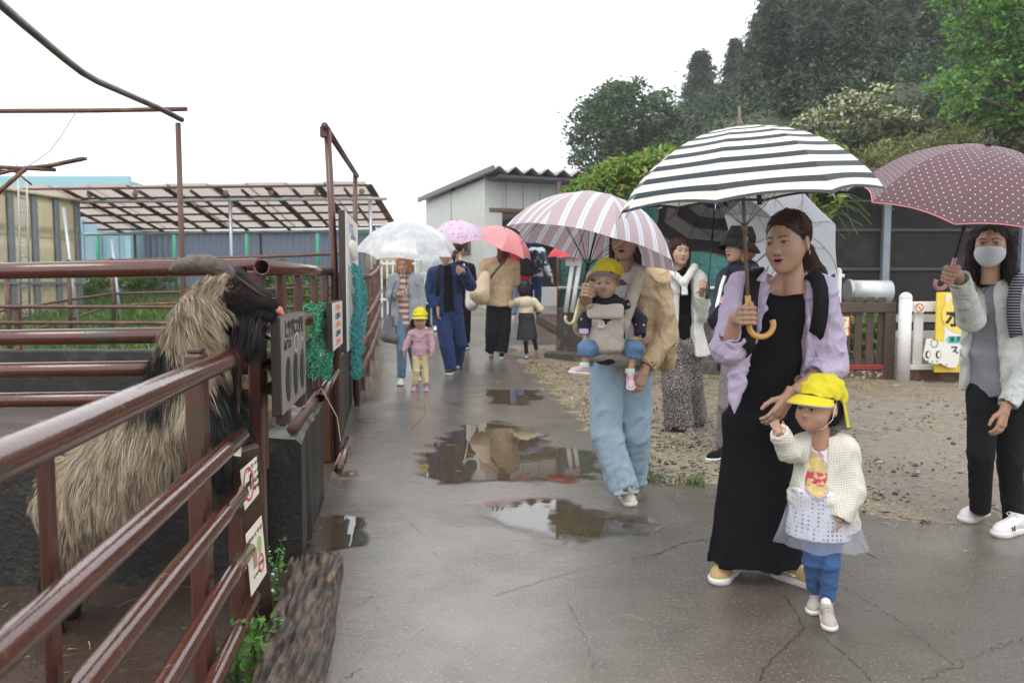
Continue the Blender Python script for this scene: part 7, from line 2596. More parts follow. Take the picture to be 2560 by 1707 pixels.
# ================================================================ 3  masked woman at the right edge
w3 = Person('woman in a white face mask and pale jacket under the dotted umbrella', G(2490, 1325), 4.16, 1.62, radians(-30))
w3.j(neck=(2492, 706, .02), pel=(2495, 965, .04), sh_l=(2436, 728, .10), sh_r=(2566, 738, -.10), el_l=(2428, 800, -.06), wr_l=(2392, 712, -.30), el_r=(2592, 885, -.12), wr_r=(2512, 1022, -.20),
     hip_l=(2460, 985, .06), hip_r=(2530, 990, .0), kn_l=(2452, 1130, -.08), kn_r=(2525, 1150, .0), an_l=(2450, 1278, .04), an_r=(2535, 1310, .02))
w3.head(2478, 607, -.05, radians(-36), radians(4), 0, 1.04)
w3.foot_yaw = {'l': radians(-62), 'r': radians(-60)}
ap3 = P(2470, 364, 3.60); g3 = P(2375, 688, 3.80)
w3.grip('l', g3, ap3 - g3, g3 + V([.12, .10, 0]), True, .98)
w3.hang('r', V([-.25, -.2, -1]), V([-.4, .8, 0]), .95)
w3.body(.009, 'adult', .0028, 0, 'c')
hair(w3, 'cap long', hairmat('black-brown hair', (.020, .012, .010)), .0055, 4500, 11, bl=.10)
mk = SDF((-.09, -.13, -.13), (.09, .03, .02), .004)
mk.ell((0, -.045, -.050), (.068, .070, .060), k=.02); mk.ell((0, -.085, -.045), (.030, .035, .040), k=.03); mk.ell((0, -.075, -.085), (.034, .034, .026), k=.03)
mk.clip((0, -.02, 0), (0, 1, 0)); mk.clip((0, -.09, -.016), (0, .10, 1)); mk.clip((0, 0, -.108), (0, .25, -1))
mv, mf = mk.mesh()
mo = w3.add('face_mask', (mv * w3.hs @ w3.head_R.T + w3.J['head'], mf), cloth('pale grey mask', (.52, .55, .55), .7, .06, 10.))
part('ear_loop', MB().tube([w3.hl((.060, -.025, -.025)), w3.hl((.080, .0, -.012)), w3.hl((.083, .018, -.02))], .0018, 5), pm('mask loop', (.05, .05, .05), .6), mo, True)
tg = top(w3, .014, .70, .112, 1.30, (-.6, -.6))
tg.ell(w3.J['neck'] + w3.fwd() * .05 + V([0, 0, .055]), (.075, .075, .065), k=.006, op='s'); tg.folds(.006, .10, 2)
w3.add('tee', tg.mesh(.009), cloth('grey marl tee', (.29, .28, .31), .9, .4, 8.))
lg = legs(w3, .004, .02, .080, .057, .046)
lg.folds(.004, .07, 5); w3.add('trousers', lg.mesh(.009), cloth('black trousers', (.010, .010, .012), .85, .3, 9.))
M_PALEJ = cloth('pale mint-grey denim', (.60, .615, .575), .85, .5, 9.)
jg = top(w3, .038, .72, .140, 1.36, (.92, .93), se=.020, front=(.045, .115, .62, -.03))
jg.ell(w3.J['neck'] + w3.fwd() * .03 + V([0, 0, .06]), (.075, .08, .08), k=.006, op='s')
jg.folds(.006, .08, 12)
JK3 = jg.mesh(.008)
w3.add('jacket', JK3, M_PALEJ)
fwj, laj = w3.fwd(), w3.lat()
for q in (0, 1, 2, 3):
    w3.add('button', MB().ball(drape([(2508 - q * 1.5, 770 + q * 60)], JK3[0], .002, 8)[0], .006, seg=8), pm('snap button', (.5, .5, .48), .3, metallic=.5))

for q, yw, pos in (('l', radians(-58), G(2450, 1293)), ('r', radians(-62), G(2540, 1330))):
    shoe(w3, q, pm('white leather', (.72, .72, .72), .45, .06, 12, bump=.1), M_RUBW, yw, .265, pos=pos, laces=M_LACE)
sk = MB()
for i in range(3):
    b0 = P(2519 + i * 4.5, 1318, 4.0); sk.bar(b0 + V([0, -.03, -.008]), b0 + V([-.008 + .003 * i, -.03, .004 + .007 * i]), .006, .005)
w3.add('shoe_mark', sk, M_RUBD)
b3 = thing('backpack', 'small backpack with striped straps on the masked woman', 'backpack', P(2600, 860, 4.42))
part('pack', (*Garment().bx(P(2580, 860, 4.42), (.28, .14, .38), rotz(radians(-30)), rnd=.05).folds(.006, .12, 3).mesh(.012), None), M_BLACKC, b3, True)
def strapstripe():
    t = NT('navy strap with white hatching')
    z = t.n('SeparateXYZ', None, Vector=t.obj()).outputs[2]
    fr = t.m_('FRACT', t.m_('MULTIPLY', z, 70.))
    t.pbsdf(Base_Color=t.mix(t.ramp(fr, .28, .22), (.010, .012, .022), (.45, .45, .48)), Roughness=.8)
    return t.m
so_ = drape([(2556, 690), (2546, 700), (2538, 720), (2533, 750), (2532, 785), (2535, 815), (2540, 840)], JK3[0], .006, 9)
part('strap', ribbon(so_, V([-.3, -1, .2]), .058, .012), strapstripe(), b3, True)
def dots_maroon(t, u, v):
    a = t.m_('ADD', t.m_('MULTIPLY', u, 1), 0); per = .044
    def cell(x_): return t.m_('ABSOLUTE', t.m_('SUBTRACT', t.m_('FRACT', t.m_('DIVIDE', x_, per)), .5))
    p_, q_ = t.m_('ADD', u, v), t.m_('SUBTRACT', u, v)
    dd_ = t.m_('SQRT', t.m_('ADD', t.m_('POWER', cell(p_), 2.), t.m_('POWER', cell(q_), 2.)))
    return t.mix(t.ramp(dd_, .125, .09), (.120, .060, .069), (.66, .57, .59))
umbrella('maroon umbrella with pale dots and pink piping at the right edge', ap3, ap3 - g3, .50, 8, umb_mat('maroon dotted cloth', dots_maroon, .15), np.linalg.norm(ap3 - P(2366, 705, 3.81)), 56,
         hmat=pm('pink crook', (.55, .28, .27), .3, .08), rib_mat=M_SHAFT, spin=.2, edge_mat=pm('pink piping', (.60, .19, .21), .5), hook_dir=V([-1, -.2, 0]), hook_r=.034, grip_r=.0095)

# ================================================================ 4  mother with the carrier, 5 the baby
w4 = Person('mother in a beige jacket and light jeans carrying a baby on her front', G(1552, 1250), 4.64, 1.62, radians(-12))
w4.j(neck=(1575, 672, .04), pel=(1548, 905, .05), sh_l=(1502, 700, .06), sh_r=(1640, 702, .0), el_l=(1464, 815, -.02), wr_l=(1468, 765, -.32), el_r=(1664, 838, -.02), wr_r=(1612, 925, -.20),
     hip_l=(1518, 925, .04), hip_r=(1588, 925, .07), kn_l=(1516, 1080, -.02), kn_r=(1588, 1080, .08), an_l=(1558, 1228, -.06), an_r=(1580, 1205, .26))
w4.head(1563, 594, -.04, radians(-22), radians(8), 0, 1.04)
w4.foot_yaw = {'l': radians(0), 'r': radians(-20)}
ap4 = P(1513, 489, 4.32); g4 = P(1470, 728, 4.22)
w4.grip('l', g4, ap4 - g4, g4 + V([.02, .15, -.09]), True, .98)
w4.hang('r', V([-.35, -.2, -.9]), V([-.3, .9, 0]), .95)
w4.body(.010, 'adult', .0034, .003, 'b', M_LIP)
hair(w4, 'cap side', hairmat('dark brown hair', (.045, .020, .013)), .006, 0, 21)
tg = top(w4, .012, .82, .11, 1.3, (-.5, -.5)); w4.add('tee', tg.mesh(.012), cloth('white tee', (.70, .68, .70), .9, .3))
lg = legs(w4, .008, .0, .092, .085, .083, kk=.02); lg.folds(.011, .10, 4, (1, 1, .7)); lg.folds(.008, .05, 9, (.5, .5, 1.2), zr=(w4.root[2] + .05, w4.root[2] + .55))
w4.add('jeans', lg.mesh(.009), M_DENIM)
M_BEIGE = cloth('beige nylon', (.50, .36, .22), .6, .7, 9.)
jg = top(w4, .052, .80, .155, 1.36, (.95, .96), se=.026, front=(.07, .17, .7, -.03))
jg.cone(w4.J['neck'] + V([-.10, .03, -.02]), w4.J['neck'] + V([.11, .03, -.02]), .05, k=.04)
jg.cone(P(1600, 672, 4.62), P(1668, 735, 4.66), .042, .040, k=.02); jg.cone(P(1664, 715, 4.64), P(1672, 785, 4.68), .036, .014, k=.02)
jg.cone(P(1656, 800, 4.74), P(1664, 905, 4.76), .085, .06, k=.02)
jg.ell(w4.J['neck'] + w4.fwd() * .02 + V([0, 0, .065]), (.078, .085, .085), k=.008, op='s')
jg.folds(.009, .07, 15)
w4.add('jacket', jg.mesh(.009), M_BEIGE)
for q, yw, pos in (('l', radians(5), G(1562, 1248)), ('r', radians(-15), G(1585, 1218))):
    shoe(w4, q, pm('cream leather', (.60, .56, .46), .55, .1, 10), M_RUBW, yw, .25, pos=pos, laces=M_LACE)
def stripes_lat(t, u, v):
    fr = t.m_('FRACT', t.m_('DIVIDE', t.m_('SUBTRACT', u, .5 - .0475), .095))
    dd_ = t.m_('ABSOLUTE', t.m_('SUBTRACT', fr, .5))
    c = t.mix(t.ramp(dd_, .17, .15), (.50, .395, .41), (.76, .76, .82))
    return t.mix(t.m_('MULTIPLY', t.ramp(dd_, .075, .06), t.ramp(dd_, .015, .03)), c, (.48, .50, .66))
umbrella('mauve umbrella with white stripes held by the mother', ap4, ap4 - g4 + V([.03, -.05, 0]), .475, 8, umb_mat('mauve striped cloth', stripes_lat, .28), np.linalg.norm(ap4 - P(1453, 800, 4.19)), 64,
         hmat=pm('brass crook', (.62, .55, .32), .25, .08, metallic=.3), rib_mat=M_SHAFT, spin=.1, hook_dir=V([-1, -.3, 0]), hook_r=.026, grip_r=.0085, tip=.055)
# carrier
cr = thing('baby_carrier', 'oatmeal soft baby carrier strapped to the mother', 'carrier', P(1515, 880, 4.5))
M_OAT = cloth('oatmeal mesh fabric', (.52, .47, .40), .9, .35, 14., weave=.05)
Yc = 4.36
cg = Garment()
cg.bx(P(1513, 825, Yc), (.20, .05, .24), rotz(radians(-10)), rnd=.024, k=.02); cg.cone(P(1478, 860, Yc + .02), P(1555, 865, Yc + .06), .048, k=.05); cg.cone(P(1485, 800, Yc), P(1545, 800, Yc + .02), .03, k=.03)
cg.folds(.004, .05, 4)
part('front_panel', (*cg.mesh(.0075), None), M_OAT, cr, True)
part('head_pad', (*Garment().bx(P(1513, 778, Yc - .035), (.20, .05, .085), rotz(radians(-10)), rnd=.022).mesh(.006), None), cloth('pale pad', (.60, .55, .48), .9, .15), cr, True)
part('seat', (*Garment().cone(P(1486, 880, Yc + .05), P(1556, 884, Yc + .08), .05, .052, k=.03).cone(P(1520, 893, Yc + .12), P(1560, 893, Yc + .14), .05, k=.03).mesh(.009), None), M_OAT, cr, True)
part('waist_belt', (*Garment().cone(P(1500, 893, 4.48), P(1620, 888, 4.52), .03, fl=(0, 0, 1), ff=1.4, k=.02).folds(.003, .05, 3).mesh(.009), None), M_OAT, cr, True)
for pts in ([P(1598, 668, 4.58), P(1596, 680, 4.50), P(1588, 715, 4.43), P(1574, 760, 4.40), P(1560, 800, 4.38), P(1552, 830, 4.37)], [P(1520, 690, 4.50), P(1500, 715, 4.44), P(1484, 750, 4.38), P(1478, 780, 4.35)]):
    part('shoulder_strap', ribbon(pts, V([-.1, -1, .2]), .075, .018), M_OAT, cr, True)
for b in ((1562, 747), (1561, 781)):
    part('buckle', MB().ball(P(*b, 4.335), (.012, .008, .012), seg=10), pm('brown buckle', (.22, .15, .1), .4), cr, True)
lb_ = part('label_patch', MB().box(P(1503, 811, Yc - .032), (.032, .004, .036), rotz(radians(-10))), M_CREAM, cr)
part('label_mark', ring(P(1503, 809, Yc - .036), V([1., 0, 0]), UP, (.006, .006), (.011, .011), 16), M_ORNGP, lb_)
solo('plush_toy', 'small yellow-brown plush tucked beside the carrier', 'toy', Garment().ell(P(1594, 845, 4.38), (.024, .02, .018)).ell(P(1584, 848, 4.37), (.014, .014, .013)).folds(.002, .02, 2).mesh(.005), cloth('plush yellow', (.62, .42, .16), .95, .3), P(1594, 845, 4.38), smooth=True)
bb = Person('baby with a yellow sun hat sitting in the oatmeal carrier', G(1515, 1250), 4.36, .80, radians(-15))
bb.root = P(1515, 900, 4.40); bb.k = .50
bb.j(neck=(1520, 748, .01), pel=(1518, 875, .10), sh_l=(1488, 760, .02), sh_r=(1562, 762, .05), el_l=(1462, 805, .0), wr_l=(1460, 835, -.05), el_r=(1600, 800, .06), wr_r=(1600, 838, .0),
     hip_l=(1495, 872, .06), hip_r=(1548, 872, .10), kn_l=(1465, 868, -.06), kn_r=(1590, 868, -.02), an_l=(1461, 915, -.06), an_r=(1575, 930, -.02))
bb.head(1516, 702, -.02, radians(-20), radians(8), 0, .84)
bb.hang('l', V([.1, -.1, -1]), V([.8, .4, 0]), .46, h=.0034)
bb.foot_yaw = {'l': radians(-75), 'r': radians(-10)}
bb.body(.009, 'child', .0030, 0, 'b')
hair(bb, 'kid hat cap bangs', hairmat('black child hair', (.018, .011, .009)), .006, 900, 25, bl=.03)
head_garment(bb, 'hat', lambda: cap_mesh(bb, .005, seed=4), M_YCAP)
peak(bb, M_YCAP, cloth('mauve lining', (.46, .42, .52), .8, .1), all_round=True, wf=lambda t: .046 + .010 * cos(t) - .006 * abs(sin(t)), df=lambda t: .55 - .95 * max(cos(t), 0) ** 2, name='brim', base_z=.036)
sg = Garment()
sg.cone(bb.J['neck'] + V([0, 0, -.03]), bb.J['pel'], .066, .085, k=.03, fl=bb.lat(), ff=1.25)
for q, t_ in (('l', .85), ('r', 1.05)):
    a, b, c_ = bb.J['sh_' + q], bb.J['el_' + q], bb.J['wr_' + q]
    sg.cone(a, b, .036, .038, k=.03); sg.cone(b, b + (c_ - b) * t_, .038, .033, k=.02, flat=True)
sg.folds(.004, .06, 5)
tdm = NT('navy with white dots'); _d = tdm.n('TexVoronoi', {'feature': 'F1'}, Vector=tdm.obj(), Scale=26., Randomness=.35).outputs['Distance']
tdm.pbsdf(Base_Color=tdm.mix(tdm.ramp(_d, .17, .13), (.012, .013, .025), (.68, .68, .72)), Roughness=.85, Normal=tdm.bump(tdm.noise(20., dist=1.), .4, .01))
bb.add('jacket', sg.mesh(.007), tdm.m)
bb.add('cuff', Garment().cone(bb.J['wr_l'] + V([0, 0, .03]), bb.J['wr_l'] + V([0, 0, .0]), .026, flat=True).mesh(.005), cloth('lavender cuff', (.55, .48, .68), .9, .2))
lg = Garment()
for q in 'lr':
    h_, kn, an = bb.J['hip_' + q], bb.J['kn_' + q], bb.J['an_' + q]
    lg.cone(h_, kn, .05, .044, k=.02); lg.cone(kn, kn + (an - kn) * .45, .044, .042, k=.02, flat=True)
lg.folds(.004, .05, 3); bb.add('jeans', lg.mesh(.007), M_DENIMD)
M_PINKS = cloth('pink mesh shoe', (.62, .42, .47), .8, .15, 20.)
for q, yw, tt in (('l', radians(-68), -.1), ('r', radians(-4), .55)):
    p_ = bb.J['an_' + q] + V([0, 0, -.045])
    shoe(bb, q, M_PINKS, M_RUBW, yw, .135, toe=tt, pos=p_, velcro=cloth('pink strap', (.55, .36, .42), .8, .1))
    bb.add('sock', Garment().cone(bb.J['an_' + q] + V([0, 0, -.01]), bb.J['an_' + q] + V([0, 0, .02]), .027, flat=True).mesh(.006), cloth('mint sock', (.55, .68, .62), .9, .2))

# ================================================================ 6  woman in the cream hoodie
w6 = Person('woman in a cream hoodie and speckled wide trousers under a dark checked umbrella', G(1715, 1078), 6.85, 1.63, radians(8))
w6.j(neck=(1700, 683, .02), pel=(1696, 850, .05), sh_l=(1654, 702, .02), sh_r=(1742, 700, .03), el_l=(1640, 780, .05), wr_l=(1655, 845, -.05), el_r=(1756, 785, -.02), wr_r=(1762, 735, -.20))
w6.J['kn_l'] = P(1690, 960, 6.82); w6.J['kn_r'] = P(1722, 950, 6.95); w6.J['an_l'] = P(1698, 1066, 6.85); w6.J['an_r'] = P(1731, 1046, 7.15)
w6.J['hip_l'] = P(1680, 868, 6.85); w6.J['hip_r'] = P(1722, 868, 6.88)
w6.head(1700, 627, -.03, radians(7), radians(3), radians(2), 1.02)
ap6 = P(1788, 500, 6.95); g6 = P(1757, 714, 6.62)
w6.grip('r', g6, ap6 - g6, g6 + V([.0, .15, -.12]), False, .95, .0040)
w6.body(.012, 'adult', .0036, 0, 'b', M_LIP)
hair(w6, 'cap bangs side', hairmat('dark brown hair', (.045, .020, .013)), .006, 1600, 31, bl=.06)
tg = top(w6, .010, .8, .10, 1.3, (-.5, -.5)); w6.add('top', tg.mesh(.012), M_BLACKC)
M_CREAMH = cloth('cream fleece', (.66, .65, .60), .9, .35, 8.)
jg = top(w6, .05, .67, .205, 1.34, (.9, .92), se=.034, front=(.05, .085, .6, .03))
jg.cone(w6.J['neck'] + V([-.12, .06, .0]), w6.J['neck'] + V([.12, .06, .0]), .055, k=.05)
jg.ell(w6.J['neck'] + w6.fwd() * .035 + V([0, 0, .065]), (.075, .08, .085), k=.008, op='s')
jg.folds(.008, .11, 5); w6.add('hoodie', jg.mesh(.011), M_CREAMH)
kg = Garment()
n0 = P(1710, 708, 6.66)
kg.cone(P(1668, 672, 6.78), n0, .035, .03, k=.02); kg.cone(P(1735, 668, 6.80), n0, .035, .03, k=.02); kg.ell(n0, (.035, .03, .03)); kg.cone(n0, P(1712, 738, 6.64), .024, .028, k=.01, flat=True)
kg.folds(.004, .03, 2); w6.add('knotted_sleeves', kg.mesh(.008), M_CREAMH)
lg = legs(w6, .01, .0, .10, .11, .118, kk=.02); lg.folds(.010, .11, 6, (1, 1, .3))
lm = NT('speckled print'); _n = lm.n('TexVoronoi', None, Vector=lm.n('Mapping', None, Vector=lm.obj(), Scale=(1, 1, .6)).outputs[0], Scale=125.).outputs['Distance']
lm.pbsdf(Base_Color=lm.mix(lm.ramp(lm.m_('ADD', _n, lm.m_('MULTIPLY', lm.noise(60.), .5)), .56, .68), (.46, .41, .38), (.07, .06, .06)), Roughness=.9, Normal=lm.bump(lm.noise(9., dist=1.), .4, .03))
w6.add('trousers', lg.mesh(.011), lm.m)
for q, yw, pos in (('l', radians(25), G(1700, 1080)), ('r', radians(35), G(1735, 1058))):
    shoe(w6, q, cloth('grey slip-on', (.17, .16, .16), .85, .2), pm('grey sole', (.2, .19, .185), .7), yw, .25, pos=pos)
def check(t, u, v):
    fr = t.m_('FRACT', t.m_('DIVIDE', v, .24))
    fine = t.m_('GREATER_THAN', t.m_('ADD', t.m_('FRACT', t.m_('MULTIPLY', u, 90.)), t.m_('FRACT', t.m_('MULTIPLY', v, 90.))), 1.0)
    ging = t.mix(fine, (.035, .033, .034), (.30, .28, .27))
    return t.mix(t.m_('GREATER_THAN', fr, .52), (.022, .020, .026), ging)
umbrella('dark umbrella with gingham bands over the woman in the cream hoodie', ap6, V([.16, .42, .88]), .53, 8, umb_mat('dark gingham cloth', check, .12), np.linalg.norm(ap6 - P(1748, 745, 6.58)), 56,
         handle='straight', rib_mat=M_SHAFT, spin=.25, grip_r=.016)

# ================================================================ 7  older woman with bucket hat
w7 = Person('woman in a black bucket hat and navy jacket turned sideways behind the black dress', G(1835, 1135), 5.95, 1.60, radians(-62))
w7.j(neck=(1856, 676, .0), pel=(1850, 900, .04), sh_l=(1822, 700, .14), sh_r=(1880, 700, -.12), el_l=(1800, 800, -.12), wr_l=(1806, 765, -.28), el_r=(1870, 800, .2), wr_r=(1850, 850, .1),
     hip_l=(1835, 900, -.06), hip_r=(1858, 905, .08), kn_l=(1822, 1010, -.08), kn_r=(1845, 1010, .1), an_l=(1816, 1120, -.02), an_r=(1850, 1105, .2))
w7.head(1846, 614, -.02, radians(-66), radians(2), 0, 1.03)
w7.foot_yaw = {'l': radians(-62), 'r': radians(-62)}
w7.grip('l', w7.J['wr_l'] + V([-.0, -.06, .03]), V([.5, .5, .8]), w7.J['wr_l'] + V([.1, .1, -.1]), True, .92, .0040)
w7.body(.012, 'adult', .0034, 0.001, 'b', M_LIP)
hair(w7, 'hat cap bob', hairmat('auburn grey hair', (.24, .12, .07)), .006, 900, 41, bl=.04)
def bucket():
    s = SDF((-.15, -.17, -.08), (.15, .19, .18), .006)
    s.ell((0, .024, .045), (.094, .108, .095), k=.02); s.cone((0, .024, .06), (0, .03, .118), .088, .076, k=.02, fl=(0, 1, 0), ff=1.12)
    s.clip((0, 0, .022), (0, -.12, -1)); s.clip((0, 0, .138), (0, .1, 1)); s.folds(.003, .07, 2)
    return s
head_garment(w7, 'bucket_hat', bucket, M_BLACKC)
peak(w7, M_BLACKC, M_BLACKC, all_round=True, wf=lambda t: .044 + .012 * cos(t), drop=1.15, name='hat_brim', base_z=.046)
M_NAVYJ = cloth('navy nylon', (.012, .014, .028), .6, .5, 9.)
jg = top(w7, .055, .62, .15, 1.3, (.95, .95), se=.045); jg.folds(.008, .10, 7); jg.cone(w7.J['neck'] + V([-.06, 0, 0]), w7.J['neck'] + V([.06, 0, 0.01]), .065, k=.03)
JK7 = jg.mesh(.011)
w7.add('jacket', JK7, M_NAVYJ)
wp_ = drape([(1812, 690), (1803, 715), (1798, 740), (1792, 765), (1795, 790), (1791, 820), (1786, 855)], JK7[0], .004, 9)
w7.add('white_trim', ribbon(wp_, V([-.3, -1, 0]), .024, .006), cloth('white trim cloth', (.68, .68, .66), .8, .3))
lg = legs(w7, .006, .0, .085, .075, .072, kk=.03); lg.folds(.006, .09, 3); w7.add('trousers', lg.mesh(.011), cloth('grey corduroy', (.20, .19, .185), .9, .35, 10.))
for q, yw, pos in (('l', radians(-62), G(1812, 1148)), ('r', radians(-62), G(1850, 1118))):
    shoe(w7, q, M_BLACKC, M_RUBW, yw, .25, pos=pos)
ap9 = P(1990, 568, 6.50)
umbrella('white umbrella resting on the shoulder of the woman in the bucket hat', ap9, unit(V([.62, .55, .42])), .50, 8, umb_mat('white cloth', lambda t, u, v: t.mix(t.ramp(v, .60, .605), (.66, .67, .70), (.80, .80, .76)), .30), .80, 60,
         rib_mat=pm('grey green rib', (.12, .16, .16), .4), spin=.15, handle='straight')

# ================================================================ walkers farther down the path
def simple_hands(pr, q, h=.005): pr.hang(q, V([0, -.05, -1]), V([-.8 if q == 'r' else .8, .3, 0]), pr.k * .95, h=h)
# 8 woman with the clear umbrella
w8 = Person('woman with orange bobbed hair and grey hoodie under a clear umbrella', G(1020, 962), 10.1, 1.62, 0)
w8.j(neck=(1012, 692, .02), pel=(1012, 786, .03), sh_l=(982, 699, .02), sh_r=(1044, 700, .02), el_l=(978, 742, .0), wr_l=(1006, 741, -.2), el_r=(1053, 748, .04), wr_r=(1050, 790, -.02),
     hip_l=(1000, 795, .0), hip_r=(1024, 795, .03), kn_l=(1004, 870, -.08), kn_r=(1030, 870, .1), an_l=(1004, 945, -.02), an_r=(1044, 938, .35))
w8.head(1010, 661, -.03, radians(-10), radians(6), 0, 1.02)
ap8 = P(1017, 553, 9.75); g8 = P(1013, 735, 9.85)
w8.grip('l', g8, ap8 - g8, g8 + V([-.12, .05, -.04]), True, .95, .005)
simple_hands(w8, 'r')
w8.body(.014, 'adult', .0048, 0, 'b', M_LIP)
hair(w8, 'cap bangs bob', hairmat('orange hair', (.52, .17, .045)), .007, 700, 51, bl=.05)
lg = legs(w8, .004, .0, .078, .058, .052); lg.folds(.006, .1, 3); w8.add('jeans', lg.mesh(.013), cloth('blue jeans', (.14, .22, .33), .85, .45, 8., var=.2))
tg = top(w8, .012, .72, .11, 1.3, (-.5, -.5)); w8.add('striped_tee', tg.mesh(.012), stripes_z('brick and cream stripes', (.66, .60, .50), (.38, .13, .11), .075, .52))
jg = top(w8, .04, .74, .14, 1.34, (.95, .95), se=.022, front=(.055, .085, .6)); jg.folds(.008, .10, 6)
jg.ell(w8.J['neck'] + w8.fwd() * .03 + V([0, 0, .07]), (.075, .08, .085), k=.008, op='s')
w8.add('hoodie', jg.mesh(.012), cloth('light grey sweat', (.36, .38, .41), .9, .3, 9.))
for q, yw in (('l', 0), ('r', .1)): shoe(w8, q, pm('cream leather', (.60, .56, .46), .55), M_RUBW, yw, .25)
cb = Garment().cone(P(972, 795, 10.0), P(968, 838, 10.0), .05, .085, k=.03).cone(P(968, 838, 10.0), P(985, 846, 10.0), .08, .07, k=.03).folds(.008, .1, 3)
sb = thing('shoulder_bag', 'slouchy grey bag hanging beside the orange-haired woman', 'bag', P(972, 846, 10.0))
part('pouch', (*cb.mesh(.012), None), cloth('grey bag cloth', (.17, .165, .175), .85, .4), sb, True)
part('strap', MB().tube([P(974, 792, 9.98), P(978, 740, 9.92), P(990, 702, 9.9)], .012, 6), cloth('grey bag cloth', (.17, .165, .175)), sb, True)
CLR = NT('clear vinyl')
_g = CLR.n('BsdfGlossy', None, Color=(.9, .93, .95, 1), Roughness=.08); _t = CLR.n('BsdfTransparent', None, Color=(.93, .95, .96, 1)); _d = CLR.n('BsdfTranslucent', None, Color=(.92, .94, .96, 1)); _d2 = CLR.n('BsdfDiffuse', None, Color=(.92, .94, .96, 1))
_m0 = CLR.n('MixShader', None, Fac=.5); CLR.t.links.new(_d.outputs[0], _m0.inputs[1]); CLR.t.links.new(_d2.outputs[0], _m0.inputs[2])
_m1 = CLR.n('MixShader', None, Fac=CLR.m_('ADD', .72, CLR.m_('MULTIPLY', CLR.ramp(CLR.noise(9., detail=3), .4, .7), .25))); CLR.t.links.new(_t.outputs[0], _m1.inputs[1]); CLR.t.links.new(_m0.outputs[0], _m1.inputs[2])
_f = CLR.n('Fresnel', None, IOR=1.4); _m2 = CLR.n('MixShader', None, Fac=_f.outputs[0]); CLR.t.links.new(_m1.outputs[0], _m2.inputs[1]); CLR.t.links.new(_g.outputs[0], _m2.inputs[2]); CLR.t.links.new(_m2.outputs[0], CLR.out.inputs[0])
M_PLW = pm('white plastic', (.72, .74, .76), .4, .05)
umbrella('clear vinyl umbrella held by the orange-haired woman', ap8, ap8 - g8 + V([0, -.10, 0]), .63, 8, CLR.m, np.linalg.norm(ap8 - P(1012, 750, 9.85)), 60, handle='straight', hmat=M_PLW, shaft_mat=M_RIBM, rib_mat=M_PLW, spin=.35, tip_mat=M_PLW, shaft_r=.006)

# 9 girl in pink
k9 = Person('small girl in a yellow cap, pink jacket and pale yellow leggings', G(1050, 980), 9.55, 1.06, 0)
k9.k = .64
k9.j(neck=(1050, 825, .01), pel=(1050, 890, .02), sh_l=(1030, 834, .0), sh_r=(1072, 834, .02), el_l=(1018, 858, .0), wr_l=(1010, 878, -.04), el_r=(1080, 860, .02), wr_r=(1080, 882, -.02),
     hip_l=(1041, 892, .0), hip_r=(1059, 892, .01), kn_l=(1041, 925, -.02), kn_r=(1062, 925, .02), an_l=(1038, 966, .02), an_r=(1066, 966, .02))
k9.head(1050, 798, -.02, radians(4), radians(14), 0, .93)
for q in 'lr': k9.hang(q, V([0, -.1, -1]), V([-.8 if q == 'r' else .8, .3, 0]), .55, h=.005)
k9.body(.012, 'child', .0046, 0, 'c')
hair(k9, 'kid hat cap bangs tails', hairmat('black child hair', (.018, .011, .009)), .007, 900, 61, bl=.06)
head_garment(k9, 'cap', lambda: cap_mesh(k9, .006, seed=9), M_YCAP); peak(k9, M_YCAP, M_CAPIN, .05, .55, 1.25)
jg = top(k9, .025, .42, .125, 1.26, (.95, .95), se=.022); jg.folds(.005, .06, 4)
pk = cloth('dusty pink jacket', (.46, .28, .32), .8, .35)
k9.add('jacket', jg.mesh(.009), pk)
for q in 'lr':
    a, b = k9.J['el_' + q], k9.J['wr_' + q]
    k9.add('cuff', Garment().cone(a + (b - a) * .88, b, .029, flat=True).mesh(.006), cloth('white cuff', (.62, .58, .58), .9, .2))
lg = legs(k9, .004, .12, .075, .058, .05); lg.folds(.004, .05, 3); k9.add('leggings', lg.mesh(.008), cloth('butter leggings', (.60, .50, .28), .9, .3))
for q in 'lr':
    k9.add('sock', Garment().cone(k9.J['an_' + q] + V([0, 0, -.02]), k9.J['an_' + q] + V([0, 0, .055]), .036, flat=True).mesh(.006), cloth('purple sock', (.28, .15, .27), .9, .2))
    shoe(k9, q, cloth('rose shoe', (.46, .22, .27), .7, .15), pm('rose sole', (.5, .34, .36), .6), .1 if q == 'r' else -.1, .17)

# 10 man in navy
m10 = Person('man in navy jacket and trousers with a floral umbrella held high', G(1132, 940), 11.1, 1.74, radians(2))
m10.j(neck=(1116, 672, .02), pel=(1120, 778, .03), sh_l=(1083, 682, .02), sh_r=(1158, 680, .02), el_l=(1074, 738, .05), wr_l=(1094, 772, -.1), el_r=(1176, 714, -.06), wr_r=(1150, 692, -.26),
      hip_l=(1107, 790, .02), hip_r=(1138, 788, .03), kn_l=(1116, 862, -.1), kn_r=(1150, 858, .1), an_l=(1128, 928, -.12), an_r=(1142, 912, .45))
m10.head(1114, 637, -.03, radians(8), radians(4), 0, 1.06)
ap10 = P(1142, 552, 10.6); g10 = P(1146, 676, 10.75)
m10.grip('r', g10, ap10 - g10, g10 + V([.06, .12, -.1]), False, .98, .005)
simple_hands(m10, 'l')
m10.body(.015, 'adult', .0048, 0, 'b')
hair(m10, 'cap short', hairmat('black-brown hair', (.020, .012, .010)), .007, 0, 71)
M_NAVY = cloth('navy denim', (.018, .035, .105), .8, .5, 8., var=.15)
lg = legs(m10, .012, .0, .092, .078, .066); lg.folds(.010, .11, 5); m10.add('trousers', lg.mesh(.013), cloth('navy trousers', (.022, .045, .125), .85, .5, 8., var=.15))
